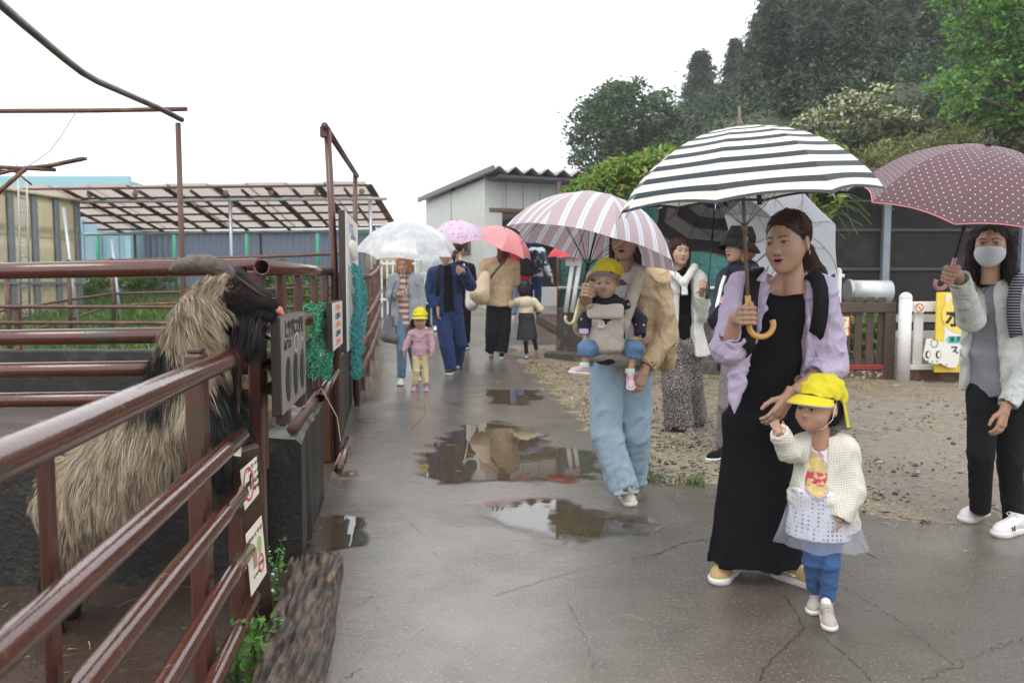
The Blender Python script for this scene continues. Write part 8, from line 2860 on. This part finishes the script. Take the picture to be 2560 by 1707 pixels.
tg = top(m10, .014, .86, .11, 1.3, (-.5, -.5)); m10.add('tee', tg.mesh(.013), M_BLACKC)
jg = top(m10, .045, .83, .15, 1.36, (.95, .92), se=.034, front=(.05, .09, .7, .03)); jg.folds(.010, .11, 8)
jg.ell(m10.J['neck'] + m10.fwd() * .03 + V([0, 0, .07]), (.075, .08, .085), k=.008, op='s')
m10.add('jacket', jg.mesh(.013), M_NAVY)
for q, yw in (('l', -.2), ('r', 0)): shoe(m10, q, cloth('dark suede', (.03, .032, .04), .8, .2), M_RUBW, yw, .27)
bs_ = thing('sling_strap', 'dark bag strap over the shoulder of the man in navy', 'strap', P(1098, 700, 10.9))
part('strap', ribbon([P(1100, 666, 11.0), P(1096, 680, 10.93), P(1094, 705, 10.92), P(1095, 740, 10.93)], V([-.2, -1, .1]), .05, .012), M_STRAP, bs_, True)
def floral(t, u, v):
    fl_ = t.n('TexVoronoi', None, Vector=t.obj(), Scale=13.).outputs['Distance']
    lines = t.ramp(t.m_('ABSOLUTE', t.m_('SUBTRACT', t.noise(22., detail=2), .5)), .035, .02)
    c = t.mix(t.m_('MULTIPLY', lines, .55), (.74, .62, .74), (.60, .30, .52))
    return t.mix(t.ramp(fl_, .24, .18), c, (.74, .16, .32))
umbrella('small pale pink umbrella with red flower print held by the man in navy', ap10, ap10 - g10 + V([.0, -.05, 0]), .37, 8, umb_mat('floral vinyl', floral, .35), np.linalg.norm(ap10 - P(1144, 690, 10.75)), 62, handle='straight', hmat=pm('pink handle', (.75, .22, .36), .4), rib_mat=M_RIBM, tip_mat=pm('pink handle', (.75, .22, .36)), edge_mat=pm('pink handle', (.75, .22, .36)), spin=.2, grip_r=.014)

# 11 woman in beige from behind
w11 = Person('woman in a beige jacket and black trousers walking away under a salmon umbrella', G(1244, 892), 12.35, 1.66, radians(180))
def sw(d): return d
w11.j(neck=(1253, 652, .0), pel=(1247, 752, .02), sh_r=(1214, 663, .02), sh_l=(1284, 663, .0), el_r=(1208, 710, .03), wr_r=(1222, 740, .2), el_l=(1287, 705, .12), wr_l=(1278, 680, .28),
      hip_r=(1234, 762, .02), hip_l=(1262, 762, .0), kn_r=(1229, 826, -.02), kn_l=(1260, 828, .02), an_r=(1228, 880, .1), an_l=(1254, 884, .0))
w11.head(1260, 630, .0, radians(160), radians(6), 0, 1.03)
for q in 'lr': w11.hang(q, V([0, .1, -1]), V([.5, .5, 0]), .95, h=.006)
w11.body(.016, 'adult', .005, 0, 'b')
hair(w11, 'cap side', hairmat('red-brown hair', (.11, .028, .016)), .008, 500, 81, bl=.06)
lg = legs(w11, .012, .03, .095, .085, .075); lg.folds(.008, .11, 5); w11.add('trousers', lg.mesh(.014), cloth('black trousers', (.010, .010, .012)))
jg = top(w11, .06, .80, .165, 1.36, (.95, .95), se=.04); jg.cone(w11.J['neck'] + V([-.1, -.06, -.02]), w11.J['neck'] + V([.1, -.06, -.02]), .055, k=.05); jg.folds(.010, .12, 4)
w11.add('jacket', jg.mesh(.013), cloth('khaki nylon', (.47, .35, .22), .6, .7, 8.))
shoe(w11, 'r', M_BLACKC, M_RUBW, radians(175), .25, toe=.5, pos=w11.J['an_r'] + V([0, 0, -.075]))
shoe(w11, 'l', M_BLACKC, M_RUBW, radians(180), .25, pos=V([w11.J['an_l'][0], w11.J['an_l'][1], float(H(w11.J['an_l'][1]))]))
tb = thing('tote_bag', 'large beige tote slung behind the woman in the beige jacket', 'bag', P(1204, 757, 12.1))
part('pouch', (*Garment().cone(P(1214, 690, 12.12), P(1200, 735, 12.05), .075, .14, k=.05, fl=(1, 0, 0), ff=1.15).cone(P(1200, 735, 12.05), P(1204, 745, 12.05), .13, .11, k=.05).folds(.010, .13, 3).mesh(.014), None), cloth('beige canvas', (.52, .41, .28), .85, .5), tb, True)
part('strap', ribbon([P(1222, 700, 12.1), P(1240, 676, 12.08), P(1262, 652, 12.1)], V([0, -1, .2]), .035, .01), cloth('dark olive strap', (.08, .075, .06)), tb, True)
ap11 = P(1272, 572, 12.25)
umbrella('salmon pink umbrella tilted to the right over the woman in beige', ap11, V([.40, -.12, .9]), .50, 8, umb_mat('salmon cloth', lambda t, u, v: t.mix(t.noise(9., detail=4), (.78, .26, .28), (.86, .38, .39)), .3), .85, 62, handle='straight', rib_mat=M_RIBM, spin=.1)

# 12 child from behind
k12 = Person('small child in a cream and black coat running away on the gravel', G(1310, 893), 12.15, 1.10, radians(180))
k12.k = .66
k12.j(neck=(1312, 748, .0), pel=(1318, 812, .02), sh_r=(1294, 754, .0), sh_l=(1336, 754, .0), el_r=(1280, 762, .1), wr_r=(1270, 752, .2), el_l=(1352, 772, .0), wr_l=(1344, 782, .1),
      hip_r=(1310, 822, .0), hip_l=(1330, 822, .0), kn_r=(1314, 852, -.02), kn_l=(1336, 850, .05), an_r=(1316, 884, .02), an_l=(1341, 874, .08))
k12.head(1306, 728, .0, radians(200), 0, 0, .95)
for q in 'lr': k12.hang(q, V([0, .1, -1]), V([.5, .5, 0]), .5, h=.006)
k12.body(.014, 'child', .005, 0, 'c')
hair(k12, 'kid cap short', hairmat('black child hair', (.018, .011, .009)), .007, 300, 91, bl=.03)
jg = top(k12, .05, .30, .20, 1.24, (.9, .9), se=.035)
jg.ell(k12.J['neck'] + V([0, -.06, -.03]), (.11, .06, .08), k=.04); jg.folds(.006, .08, 4)
cm = NT('cream over black coat'); _z = cm.n('SeparateXYZ', None, Vector=cm.obj()).outputs[2]
cm.pbsdf(Base_Color=cm.mix(cm.ramp(_z, .70, .71), (.014, .014, .018), (.62, .54, .38)), Roughness=.7, Normal=cm.bump(cm.noise(9., dist=1.), .4, .03))
k12.add('coat', jg.mesh(.011), cm.m)
lg = legs(k12, .002, .0, .07, .05, .045); k12.add('leggings', lg.mesh(.01), cloth('black trousers', (.010, .010, .012)))
shoe(k12, 'r', M_DENIMD, M_RUBW, radians(180), .17, pos=k12.J['an_r'] + V([0, 0, -.055])); shoe(k12, 'l', cloth('tan suede', (.46, .32, .15)), pm('tan sole', (.45, .35, .22), .7), radians(170), .17, toe=1.0, pos=k12.J['an_l'] + V([0, 0, -.03]))

def back_person(label, foot, Y0, hgt, yaw, jac, trou, hairm, style='cap side', shoes=None, seed=1, hem=.8, sl=.95, joints=None, headp=None, sk='b'):
    p = Person(label, foot, Y0, hgt, yaw)
    if joints: p.j(**joints)
    if headp: p.head(*headp)
    else: p.hs = 1.02
    for q in 'lr': p.hang(q, V([.02, -.02, -1]), V([.5, .5, 0]), .95, h=.006)
    p.body(.017, 'adult', .0055, 0, sk)
    hair(p, style, hairm, .009, 0, seed)
    lg = legs(p, .008, .0, .085, .07, .06); lg.folds(.007, .11, seed); p.add('trousers', lg.mesh(.015), trou)
    jg = top(p, .045, hem, .15, 1.34, (sl, sl), se=.03); jg.folds(.009, .11, seed + 2); p.add('jacket', jg.mesh(.014), jac)
    for q in 'lr': shoe(p, q, shoes or M_BLACKC, M_RUBW, yaw, .25)
    return p
back_person('person in a red top and jeans half hidden beneath the salmon umbrella', G(1296, 798), 16.6, 1.70, radians(170), cloth('red knit', (.50, .025, .03), .85, .4), M_DENIMD, hairmat('black-brown hair', (.020, .012, .010)), 'cap short', pm('pink white shoe', (.6, .45, .42), .6), 101, .82)
p13 = back_person('person in a silver and navy windbreaker with a rucksack under a dark blue umbrella', G(1334, 790), 17.0, 1.72, radians(165), None or cloth('silver nylon', (.46, .49, .52), .35, .8, 7., col2=(.02, .025, .05), c2scale=5., c2a=.50, c2b=.54), cloth('navy trousers', (.022, .045, .125)), hairmat('black-brown hair', (.020, .012, .010)), 'cap short', None, 103, .86,
                  joints=dict(el_l=(1362, 662, .0), wr_l=(1380, 694, -.05)))
rk = thing('backpack', 'black rucksack worn by the person in the silver windbreaker', 'backpack', P(1316, 690, 16.7))
part('pack', (*Garment().bx(P(1318, 662, 16.70), (.30, .18, .46), rotz(.2), rnd=.06).folds(.008, .12, 3).mesh(.016), None), M_BLACKC, rk, True)
for sx in (0, 20): part('strap', ribbon([P(1314 + sx, 636, 16.72), P(1318 + sx, 626, 16.85), P(1320 + sx, 628, 17.0)], V([0, -1, .5]), .05, .012), M_STRAP, rk, True)
umbrella('dark blue umbrella beyond the salmon one', P(1316, 583, 16.9), V([.02, .05, 1]), .47, 8, umb_mat('dark blue cloth', lambda t, u, v: t.mix(t.noise(5.), (.018, .045, .12), (.03, .08, .18)), .12), .8, 58, handle='straight', spin=.2)
back_person('woman with tied brown hair walking just behind the man in navy', G(1152, 872), 13.4, 1.64, radians(10), M_BLACKC, M_BLACKC, hairmat('dark brown hair', (.045, .020, .013)), 'cap tail', None, 105, .8, headp=(1148, 622, .0, radians(160), 0, 0, 1.02))
bgw = thing('tote_bag', 'off-white cloth bag hanging behind the man in navy', 'bag', P(1176, 772, 12.9))
part('pouch', (*Garment().cone(P(1172, 715, 12.95), P(1180, 760, 12.95), .05, .11, k=.04).folds(.008, .1, 2).mesh(.014), None), cloth('off-white canvas', (.62, .60, .54), .85, .4), bgw, True)
part('strap', MB().tube([P(1170, 718, 12.95), P(1164, 680, 13.0), P(1160, 660, 13.1)], .012, 6), cloth('off-white canvas', (.62, .60, .54)), bgw, True)
back_person('person in a pale grey coat and dark trousers between the orange-haired woman and the man', G(1078, 826), 14.9, 1.66, radians(0), cloth('pale grey coat', (.46, .48, .46), .85, .3), cloth('navy trousers', (.022, .045, .125)), hairmat('dark brown hair', (.045, .020, .013)), 'cap bangs side', M_LACE, 107, .5)
umbrella('red umbrella leaning open against the teal netting behind the mauve umbrella', P(1424, 606, 12.2), V([-.03, -.10, 1]), .36, 8, umb_mat('red cloth', lambda t, u, v: t.mix(t.noise(7.), (.62, .03, .05), (.72, .07, .08)), .25), .72, 60, handle='straight', spin=.3)

# ================================================================ goats
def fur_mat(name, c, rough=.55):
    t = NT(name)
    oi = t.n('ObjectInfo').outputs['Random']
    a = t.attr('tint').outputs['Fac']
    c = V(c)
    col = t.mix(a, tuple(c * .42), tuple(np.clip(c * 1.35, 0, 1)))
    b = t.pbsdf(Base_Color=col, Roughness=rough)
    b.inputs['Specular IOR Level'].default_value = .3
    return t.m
M_FURC = fur_mat('cream goat hair', (.50, .405, .285))
M_FURB = fur_mat('black goat hair', (.009, .0075, .007), .45)
M_FURG = fur_mat('brown grey goat hair', (.17, .115, .07))
M_HIDE = pm('dark goat hide', (.012, .009, .0075), .8, .5, 20, bump=.6, bscale=160, spec=.2, col2=(.06, .035, .022), c2=(.58, .72), c2scale=14)
M_HIDEC = pm('cream goat hide', (.30, .22, .13), .8, .3, 15)
M_HORN = pm('weathered horn', (.105, .084, .068), .55, .4, 25, bump=.7, bscale=60, stretch=(1, 1, 1), col2=(.06, .05, .042), c2=(.45, .6), bdist=.006)

def furcoat(v, n, count, flow, length, width, seed, clump=.55, nclump=900, nseg=5, lift=.25, grav=.6):
    """wet locks: strands drawn towards their lock's tip. flow(p,n)->direction, length(p)->metres"""
    r = np.random.default_rng(seed)
    i = r.integers(0, len(v), count)
    p = v[i] + r.normal(size=(count, 3)) * .003
    nn = n[i]
    def path(p, nn, wob):
        d = flow(p, nn)
        d = d - nn * (d * nn).sum(1)[:, None]; d /= np.maximum(np.linalg.norm(d, axis=1)[:, None], 1e-6)
        d = d + nn * lift + wob; d /= np.linalg.norm(d, axis=1)[:, None]
        L = length(p)
        out = [p]; q = p.copy(); ph = snoise(p, seed + 3, .06)
        for k in range(nseg):
            t = (k + 1) / nseg
            d = d + V([0, 0, -grav / nseg]) + np.stack([np.sin(ph * 4 + t * 7), np.cos(ph * 3 + t * 6), np.sin(ph * 5 + t * 5)], 1) * .17
            d /= np.linalg.norm(d, axis=1)[:, None]
            q = q + d * (L / nseg)[:, None]; out.append(q)
        return np.stack(out, 1)
    own = path(p, nn, r.normal(size=(count, 3)) * .10)
    ci = r.integers(0, count, nclump)
    cp_ = own[ci]
    best = np.zeros(count, int)
    for s in range(0, count, 4000):
        dd = ((p[s:s + 4000, None] - p[ci][None]) ** 2).sum(-1)
        best[s:s + 4000] = dd.argmin(1)
    t = np.linspace(0, 1, nseg + 1)[None, :, None] ** 1.3
    pts = own * (1 - clump * t) + cp_[best] * clump * t
    side = np.cross(pts[:, 1] - pts[:, 0], nn + r.normal(size=(count, 3)) * .35); side /= np.maximum(np.linalg.norm(side, axis=1)[:, None], 1e-6)
    w = (width * r.uniform(.6, 1.3, count))[:, None, None] * (1 - .85 * np.linspace(0, 1, nseg + 1) ** 1.5)[None, :, None] * .5
    vv = np.stack([pts - side[:, None] * w, pts + side[:, None] * w], 2)          # n,seg+1,2,3
    m = 2 * (nseg + 1)
    base = (np.arange(count) * m)[:, None]
    f = np.stack([base + V([[2 * k, 2 * k + 1, 2 * k + 3, 2 * k + 2]]) for k in range(nseg)], 1).reshape(-1, 4)
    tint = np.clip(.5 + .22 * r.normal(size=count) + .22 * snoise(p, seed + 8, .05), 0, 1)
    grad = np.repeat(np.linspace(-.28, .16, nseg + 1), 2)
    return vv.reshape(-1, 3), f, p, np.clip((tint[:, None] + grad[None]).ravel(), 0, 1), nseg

gs_ = SDF(P(60, 1640, 2.6) * 0 + V([-1.95, 2.38, -.02]), V([-.74, 3.16, 1.50]), .0095)
Rm_ = [((185, 1245, 2.86), .133), ((310, 1180, 2.83), .140), ((395, 1095, 2.80), .142), ((470, 985, 2.76), .125), ((497, 880, 2.72), .105), ((520, 790, 2.68), .085), ((556, 728, 2.655), .062)]
for (a, ra), (b, rb) in zip(Rm_[:-1], Rm_[1:]):
    gs_.cone(P(*a), P(*b), ra, rb, k=.06)
gs_.cone(P(178, 1310, 2.84), P(145, 1420, 2.93), .085, .045, k=.05); gs_.cone(P(145, 1420, 2.93), P(122, 1468, 2.97), .042, .03, k=.02); gs_.cone(P(118, 1468, 2.97), P(140, 1585, 2.88), .026, .022, k=.015)
gs_.cone(P(190, 1310, 3.0), P(190, 1430, 3.04), .09, .045, k=.05); gs_.cone(P(190, 1430, 3.04), P(178, 1560, 3.02), .035, .022, k=.02)
gs_.cone(P(505, 1010, 2.66), P(545, 1130, 2.62), .065, .036, k=.04); gs_.cone(P(545, 1130, 2.62), P(562, 1232, 2.66), .034, .024, k=.02)
gs_.cone(P(560, 1000, 2.82), P(598, 1090, 2.80), .06, .036, k=.04); gs_.cone(P(598, 1090, 2.80), P(606, 1180, 2.80), .032, .024, k=.02)
gs_.cone(P(150, 1165, 2.88), P(128, 1140, 2.90), .03, .018, k=.03)
# head
gs_.ell(P(572, 718, 2.655), (.062, .052, .060), k=.03)
gs_.cone(P(585, 720, 2.655), P(660, 757, 2.655), .056, .040, k=.035)
gs_.cone(P(655, 752, 2.655), P(678, 766, 2.655), .036, .030, k=.02)
gs_.cone(P(600, 765, 2.655), P(672, 790, 2.655), .034, .022, k=.025)
gs_.cone(P(648, 776, 2.62), P(694, 779, 2.64), .006, .005, k=.006, op='s'); gs_.cone(P(648, 776, 2.69), P(694, 779, 2.67), .006, .005, k=.006, op='s')
gs_.ell(P(681, 745, 2.628), (.010, .007, .006), k=.006, op='s')
gs_.ell(P(574, 714, 2.598), (.020, .012, .016), k=.01, op='s')
gv, gf = gs_.mesh()
gx, gy = proj(fcent(gv, gf))
def goat_black(x, y):
    head = (x > 548 + (y - 700) * .18) & (y < 860)
    chest = (x > 505 + .0 * y) & (y > 905) & (y < 1300)
    chest |= (x > 575) & (y > 820)
    saddle = ((x - 376) / 66.) ** 2 + ((y - 925) / 85.) ** 2 < 1
    hindl = (y > 1410) & (x < 260)
    fore = (y > 1060) & (x > 485)
    rump = (x < 118) & (y < 1230)
    return head | chest | saddle | hindl | fore | rump
goat = solo('goat', 'long-haired cream and black goat rearing up with its head over the pipe fence', 'goat', (gv, gf, np.where(goat_black(gx, gy), 0, 1)), [M_HIDE, M_HIDEC], V([P(140, 1585, 2.88)[0], 2.88, 0]), smooth=True)
gn = vnormals(gv, gf)
def gflow(p, nn):
    x, y = proj(p)
    k = np.clip((y - 860) / 120, 0, 1)[:, None]
    neck = V([.70, -.10, -.70]); body = V([-.06, -.10, -1.0])
    d = neck * (1 - k) + body * k
    hd_ = ((x > 560) & (y < 830))[:, None]
    return np.where(hd_, V([-.75, 0, -.7]), d) + .25 * np.stack([snoise(p, 4, .11), snoise(p, 5, .11), snoise(p, 6, .11)], 1)
def glen(p):
    x, y = proj(p)
    L = np.where(y < 880, .085, .115)
    L = np.where((x > 556) & (y < 800), .020, L)
    L = np.where((x > 612) & (y < 790), .007, L)
    L = np.where((x > 500) & (x < 560) & (y < 760), .035, L)
    L = np.where(x < 165, .05, L)
    L = np.where((y > 1440) & (x < 260), .022, L)
    L = np.where((y > 1130) & (x > 500), .035, L)
    L = np.where((x > 585) & (y > 790) & (y < 870), .05, L)
    return L * np.random.default_rng(2).uniform(.7, 1.15, len(p))
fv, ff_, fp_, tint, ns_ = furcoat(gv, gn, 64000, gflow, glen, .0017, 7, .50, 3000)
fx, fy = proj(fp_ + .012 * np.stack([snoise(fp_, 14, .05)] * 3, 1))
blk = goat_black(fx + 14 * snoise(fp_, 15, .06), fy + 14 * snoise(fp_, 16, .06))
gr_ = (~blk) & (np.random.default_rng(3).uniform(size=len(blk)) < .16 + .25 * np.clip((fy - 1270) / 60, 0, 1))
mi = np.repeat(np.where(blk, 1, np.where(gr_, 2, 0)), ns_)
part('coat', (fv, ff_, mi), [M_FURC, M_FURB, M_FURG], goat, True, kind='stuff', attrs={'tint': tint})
# beard
r = np.random.default_rng(8)
bp_ = V([P(a, b, c) for a, b, c in zip(r.uniform(588, 652, 1500), r.uniform(780, 822, 1500), r.uniform(2.625, 2.685, 1500))])
bv, bf, bown, bt, bn = furcoat(bp_, np.tile(V([0, -1., 0]), (1500, 1)) + r.normal(size=(1500, 3)) * .3, 1700, lambda p, n_: np.tile(V([-.08, -.1, -1.]), (len(p), 1)), lambda p: .085 + .07 * np.random.default_rng(4).uniform(size=len(p)), .0026, 9, .6, 60, lift=.12, grav=.9)
part('beard', (bv, bf, None), M_FURB, goat, True, kind='stuff', attrs={'tint': bt})
# horns: flattened, ridged, swept back
for k, off in ((0, -.035), (1, .035)):
    pts = [P(572, 690, 2.655 + off), P(552, 674, 2.655 + off * 1.4), P(520, 660, 2.65 + off * 2.2), P(485, 657, 2.65 + off * 3), P(450, 664, 2.66 + off * 3.6), P(428, 674, 2.67 + off * 4)]
    hg = Garment()
    for i, (a, b, ra, rb) in enumerate(zip(pts[:-1], pts[1:], (.026, .026, .024, .021, .017), (.026, .024, .021, .017, .008))):
        hg.cone(a, b, ra, rb, k=.012, fl=(0, 0, 1), ff=1.15)
    for t_ in np.linspace(.05, .95, 22):
        q = t_ * 5; i = min(int(q), 4); c_ = pts[i] + (pts[i + 1] - pts[i]) * (q - i)
    hg.folds(.0022, .020, 3 + k, (1.6, .2, .2), raw=True)
    part('horn', (*hg.mesh(.005), None), M_HORN, goat, True)
# ears
def ear(a, b, w, dp):
    a, b = V(a), V(b); d = unit(b - a); s_ = unit(np.cross(d, V([0, -1., 0]))); L = np.linalg.norm(b - a)
    rows = []
    for t_ in np.linspace(0, 1, 9):
        ww = w * sin(pi * min(t_ * .78 + .22, 1)) ** .8
        for u in np.linspace(-1, 1, 7):
            rows.append(a + d * L * t_ + s_ * ww * u + V([0, -1, 0]) * (dp * (1 - u * u) * -1 + .0))
    v = V(rows); f = [(i * 7 + k, i * 7 + k + 1, (i + 1) * 7 + k + 1, (i + 1) * 7 + k) for i in range(8) for k in range(6)]
    v2 = v + V([0, .005, 0])
    return np.concatenate([v, v2]), f + [tuple(q + 63 for q in x)[::-1] for x in f]
e1 = ear(P(522, 732, 2.505), P(563, 688, 2.50), .024, .010); part('ear', (e1[0], e1[1], None), M_HIDEC, goat, True)
er = np.random.default_rng(5); ei = er.integers(0, 63, 900); ep = e1[0][ei] + er.normal(size=(900, 3)) * .004
sv, sf, so2 = strands(ep, np.tile(unit([-.5, -.2, -.7]), (900, 1)) + er.normal(size=(900, 3)) * .25, er.uniform(.012, .035, 900), .0022, 3, .3, .05, 4)
part('ear_fur', (sv, sf, None), M_FURC, goat, True, kind='stuff', attrs={'tint': np.full(len(sv), .55)})
e2 = ear(P(600, 690, 2.73), P(612, 667, 2.75), .016, .01); part('ear', (e2[0], e2[1], None), M_HIDE, goat, True)
# eye, tongue, nostril
ey = part('eye', MB().ball(P(575, 714, 2.604), (.0115, .007, .0105), seg=16), pm('amber eye', (.36, .19, .055), .1, .2, 60), goat, True)
part('pupil', MB().ball(P(575, 714, 2.5985), (.0062, .003, .0026), seg=12), M_IRIS, ey, True)
part('eyelid', MB().tube([P(566, 714, 2.600), P(570, 709.5, 2.597), P(576, 708.5, 2.596), P(583, 712, 2.600)], .0025, 6), M_HIDE, ey, True)
tg_ = [P(662, 770, 2.655), P(682, 768, 2.655), P(697, 775, 2.655), P(707, 785, 2.655)]
part('tongue', (*Garment().cone(tg_[0], tg_[1], .013, k=.01, fl=(0, 1, 0), ff=1.3).cone(tg_[1], tg_[2], .012, .011, k=.01, fl=(0, 1, 0), ff=1.3).cone(tg_[2], tg_[3], .011, .006, k=.01, fl=(0, 1, 0), ff=1.2).mesh(.004), None), pm('tongue pink', (.55, .19, .16), .3, .1), goat, True)
part('white_muzzle', MB().tube([P(672, 772, 2.633), P(683, 768, 2.636), P(689, 762, 2.640)], .0045, 6), pm('muzzle white hair', (.5, .46, .42), .7), goat, True)
part('nose_stripe', MB().tube([P(590, 690, 2.610), P(610, 705, 2.607), P(640, 728, 2.612), P(668, 743, 2.622)], [.002, .0032, .003, .002], 6), pm('brown nose hair', (.07, .045, .03), .8, .4, 80, bump=.6, bscale=200), goat, True)
part('nostril', MB().ball(P(683, 747, 2.628), (.008, .004, .004), seg=10), M_IRIS, goat, True)
for a in ((142, 1592, 2.88), (180, 1568, 3.02), (563, 1240, 2.66), (607, 1188, 2.80)):
    q = P(*a); q[2] = max(q[2], .012) if a[1] > 1400 else q[2]
    part('hoof', (*Garment().cone(q + V([0, 0, .022]), q + V([.006, -.012, -.006]), .022, .027, k=.01).mesh(.006), None), M_HIDE, goat, True)

# second, pale goat behind the board
s2 = SDF(V([-2.15, 3.45, -.02]), V([-1.02, 4.6, 1.30]), .014)
c0, c1 = V([-1.30, 3.86, .72]), V([-1.62, 4.25, .70])
s2.cone(c0, c1, .16, .17, k=.05)
s2.cone(c0, c0 + V([.05, -.14, .26]), .10, .075, k=.05); s2.cone(c0 + V([.05, -.14, .26]), c0 + V([.12, -.22, .22]), .06, .035, k=.03)
for a in (c0 + V([.03, -.05, 0]), c0 + V([-.12, .06, 0]), c1 + V([.1, 0, 0]), c1 + V([-.08, .05, 0])):
    s2.cone(a - V([0, 0, .08]), V([a[0], a[1], .02]), .05, .025, k=.03)
v2, f2 = s2.mesh()
goat2 = solo('goat', 'pale cream goat half hidden behind the board with three ovals', 'goat', (v2, f2, None), pm('pale goat hide', (.55, .45, .30), .8, .2, 12), V([c0[0], c0[1], 0]), smooth=True)
M_FURP = fur_mat('pale goat hair', (.60, .50, .33))
fv, ff_, fp_, tint, ns_ = furcoat(v2, vnormals(v2, f2), 7000, lambda p, n_: np.tile(V([0, -.1, -1.]), (len(p), 1)), lambda p: np.where(p[:, 2] < .45, .03, .07), .004, 17, .5, 300, 4)
part('coat', (fv, ff_, None), M_FURP, goat2, True, kind='stuff', attrs={'tint': tint})
for sx in (-1, 1):
    q = c0 + V([.05 + sx * .04, -.12, .33]); e_ = ear(q, q + V([sx * .06, -.03, .03]), .02, .008); part('ear', (e_[0], e_[1], None), pm('pale goat hide', (.55, .45, .30)), goat2, True)
    part('eye', MB().ball(c0 + V([.09 + sx * .045, -.19, .28]), .008, seg=10), M_IRIS, goat2, True)

# ================================================================ rain haze
hzm = NT('rain haze')
_v = hzm.n('VolumePrincipled', None, Color=(.985, .992, 1.0, 1), Density=.0010, Anisotropy=.0)
hzm.t.links.new(_v.outputs[0], hzm.out.inputs['Volume'])
hz_ = link('haze', mesh_np('haze', *MB().box((0, 142, 23.5), (570, 300, 51)).data()[:2], hzm.m))
hz_['kind'] = 'stuff'; hz_['label'] = 'thin grey rain haze over the whole place'
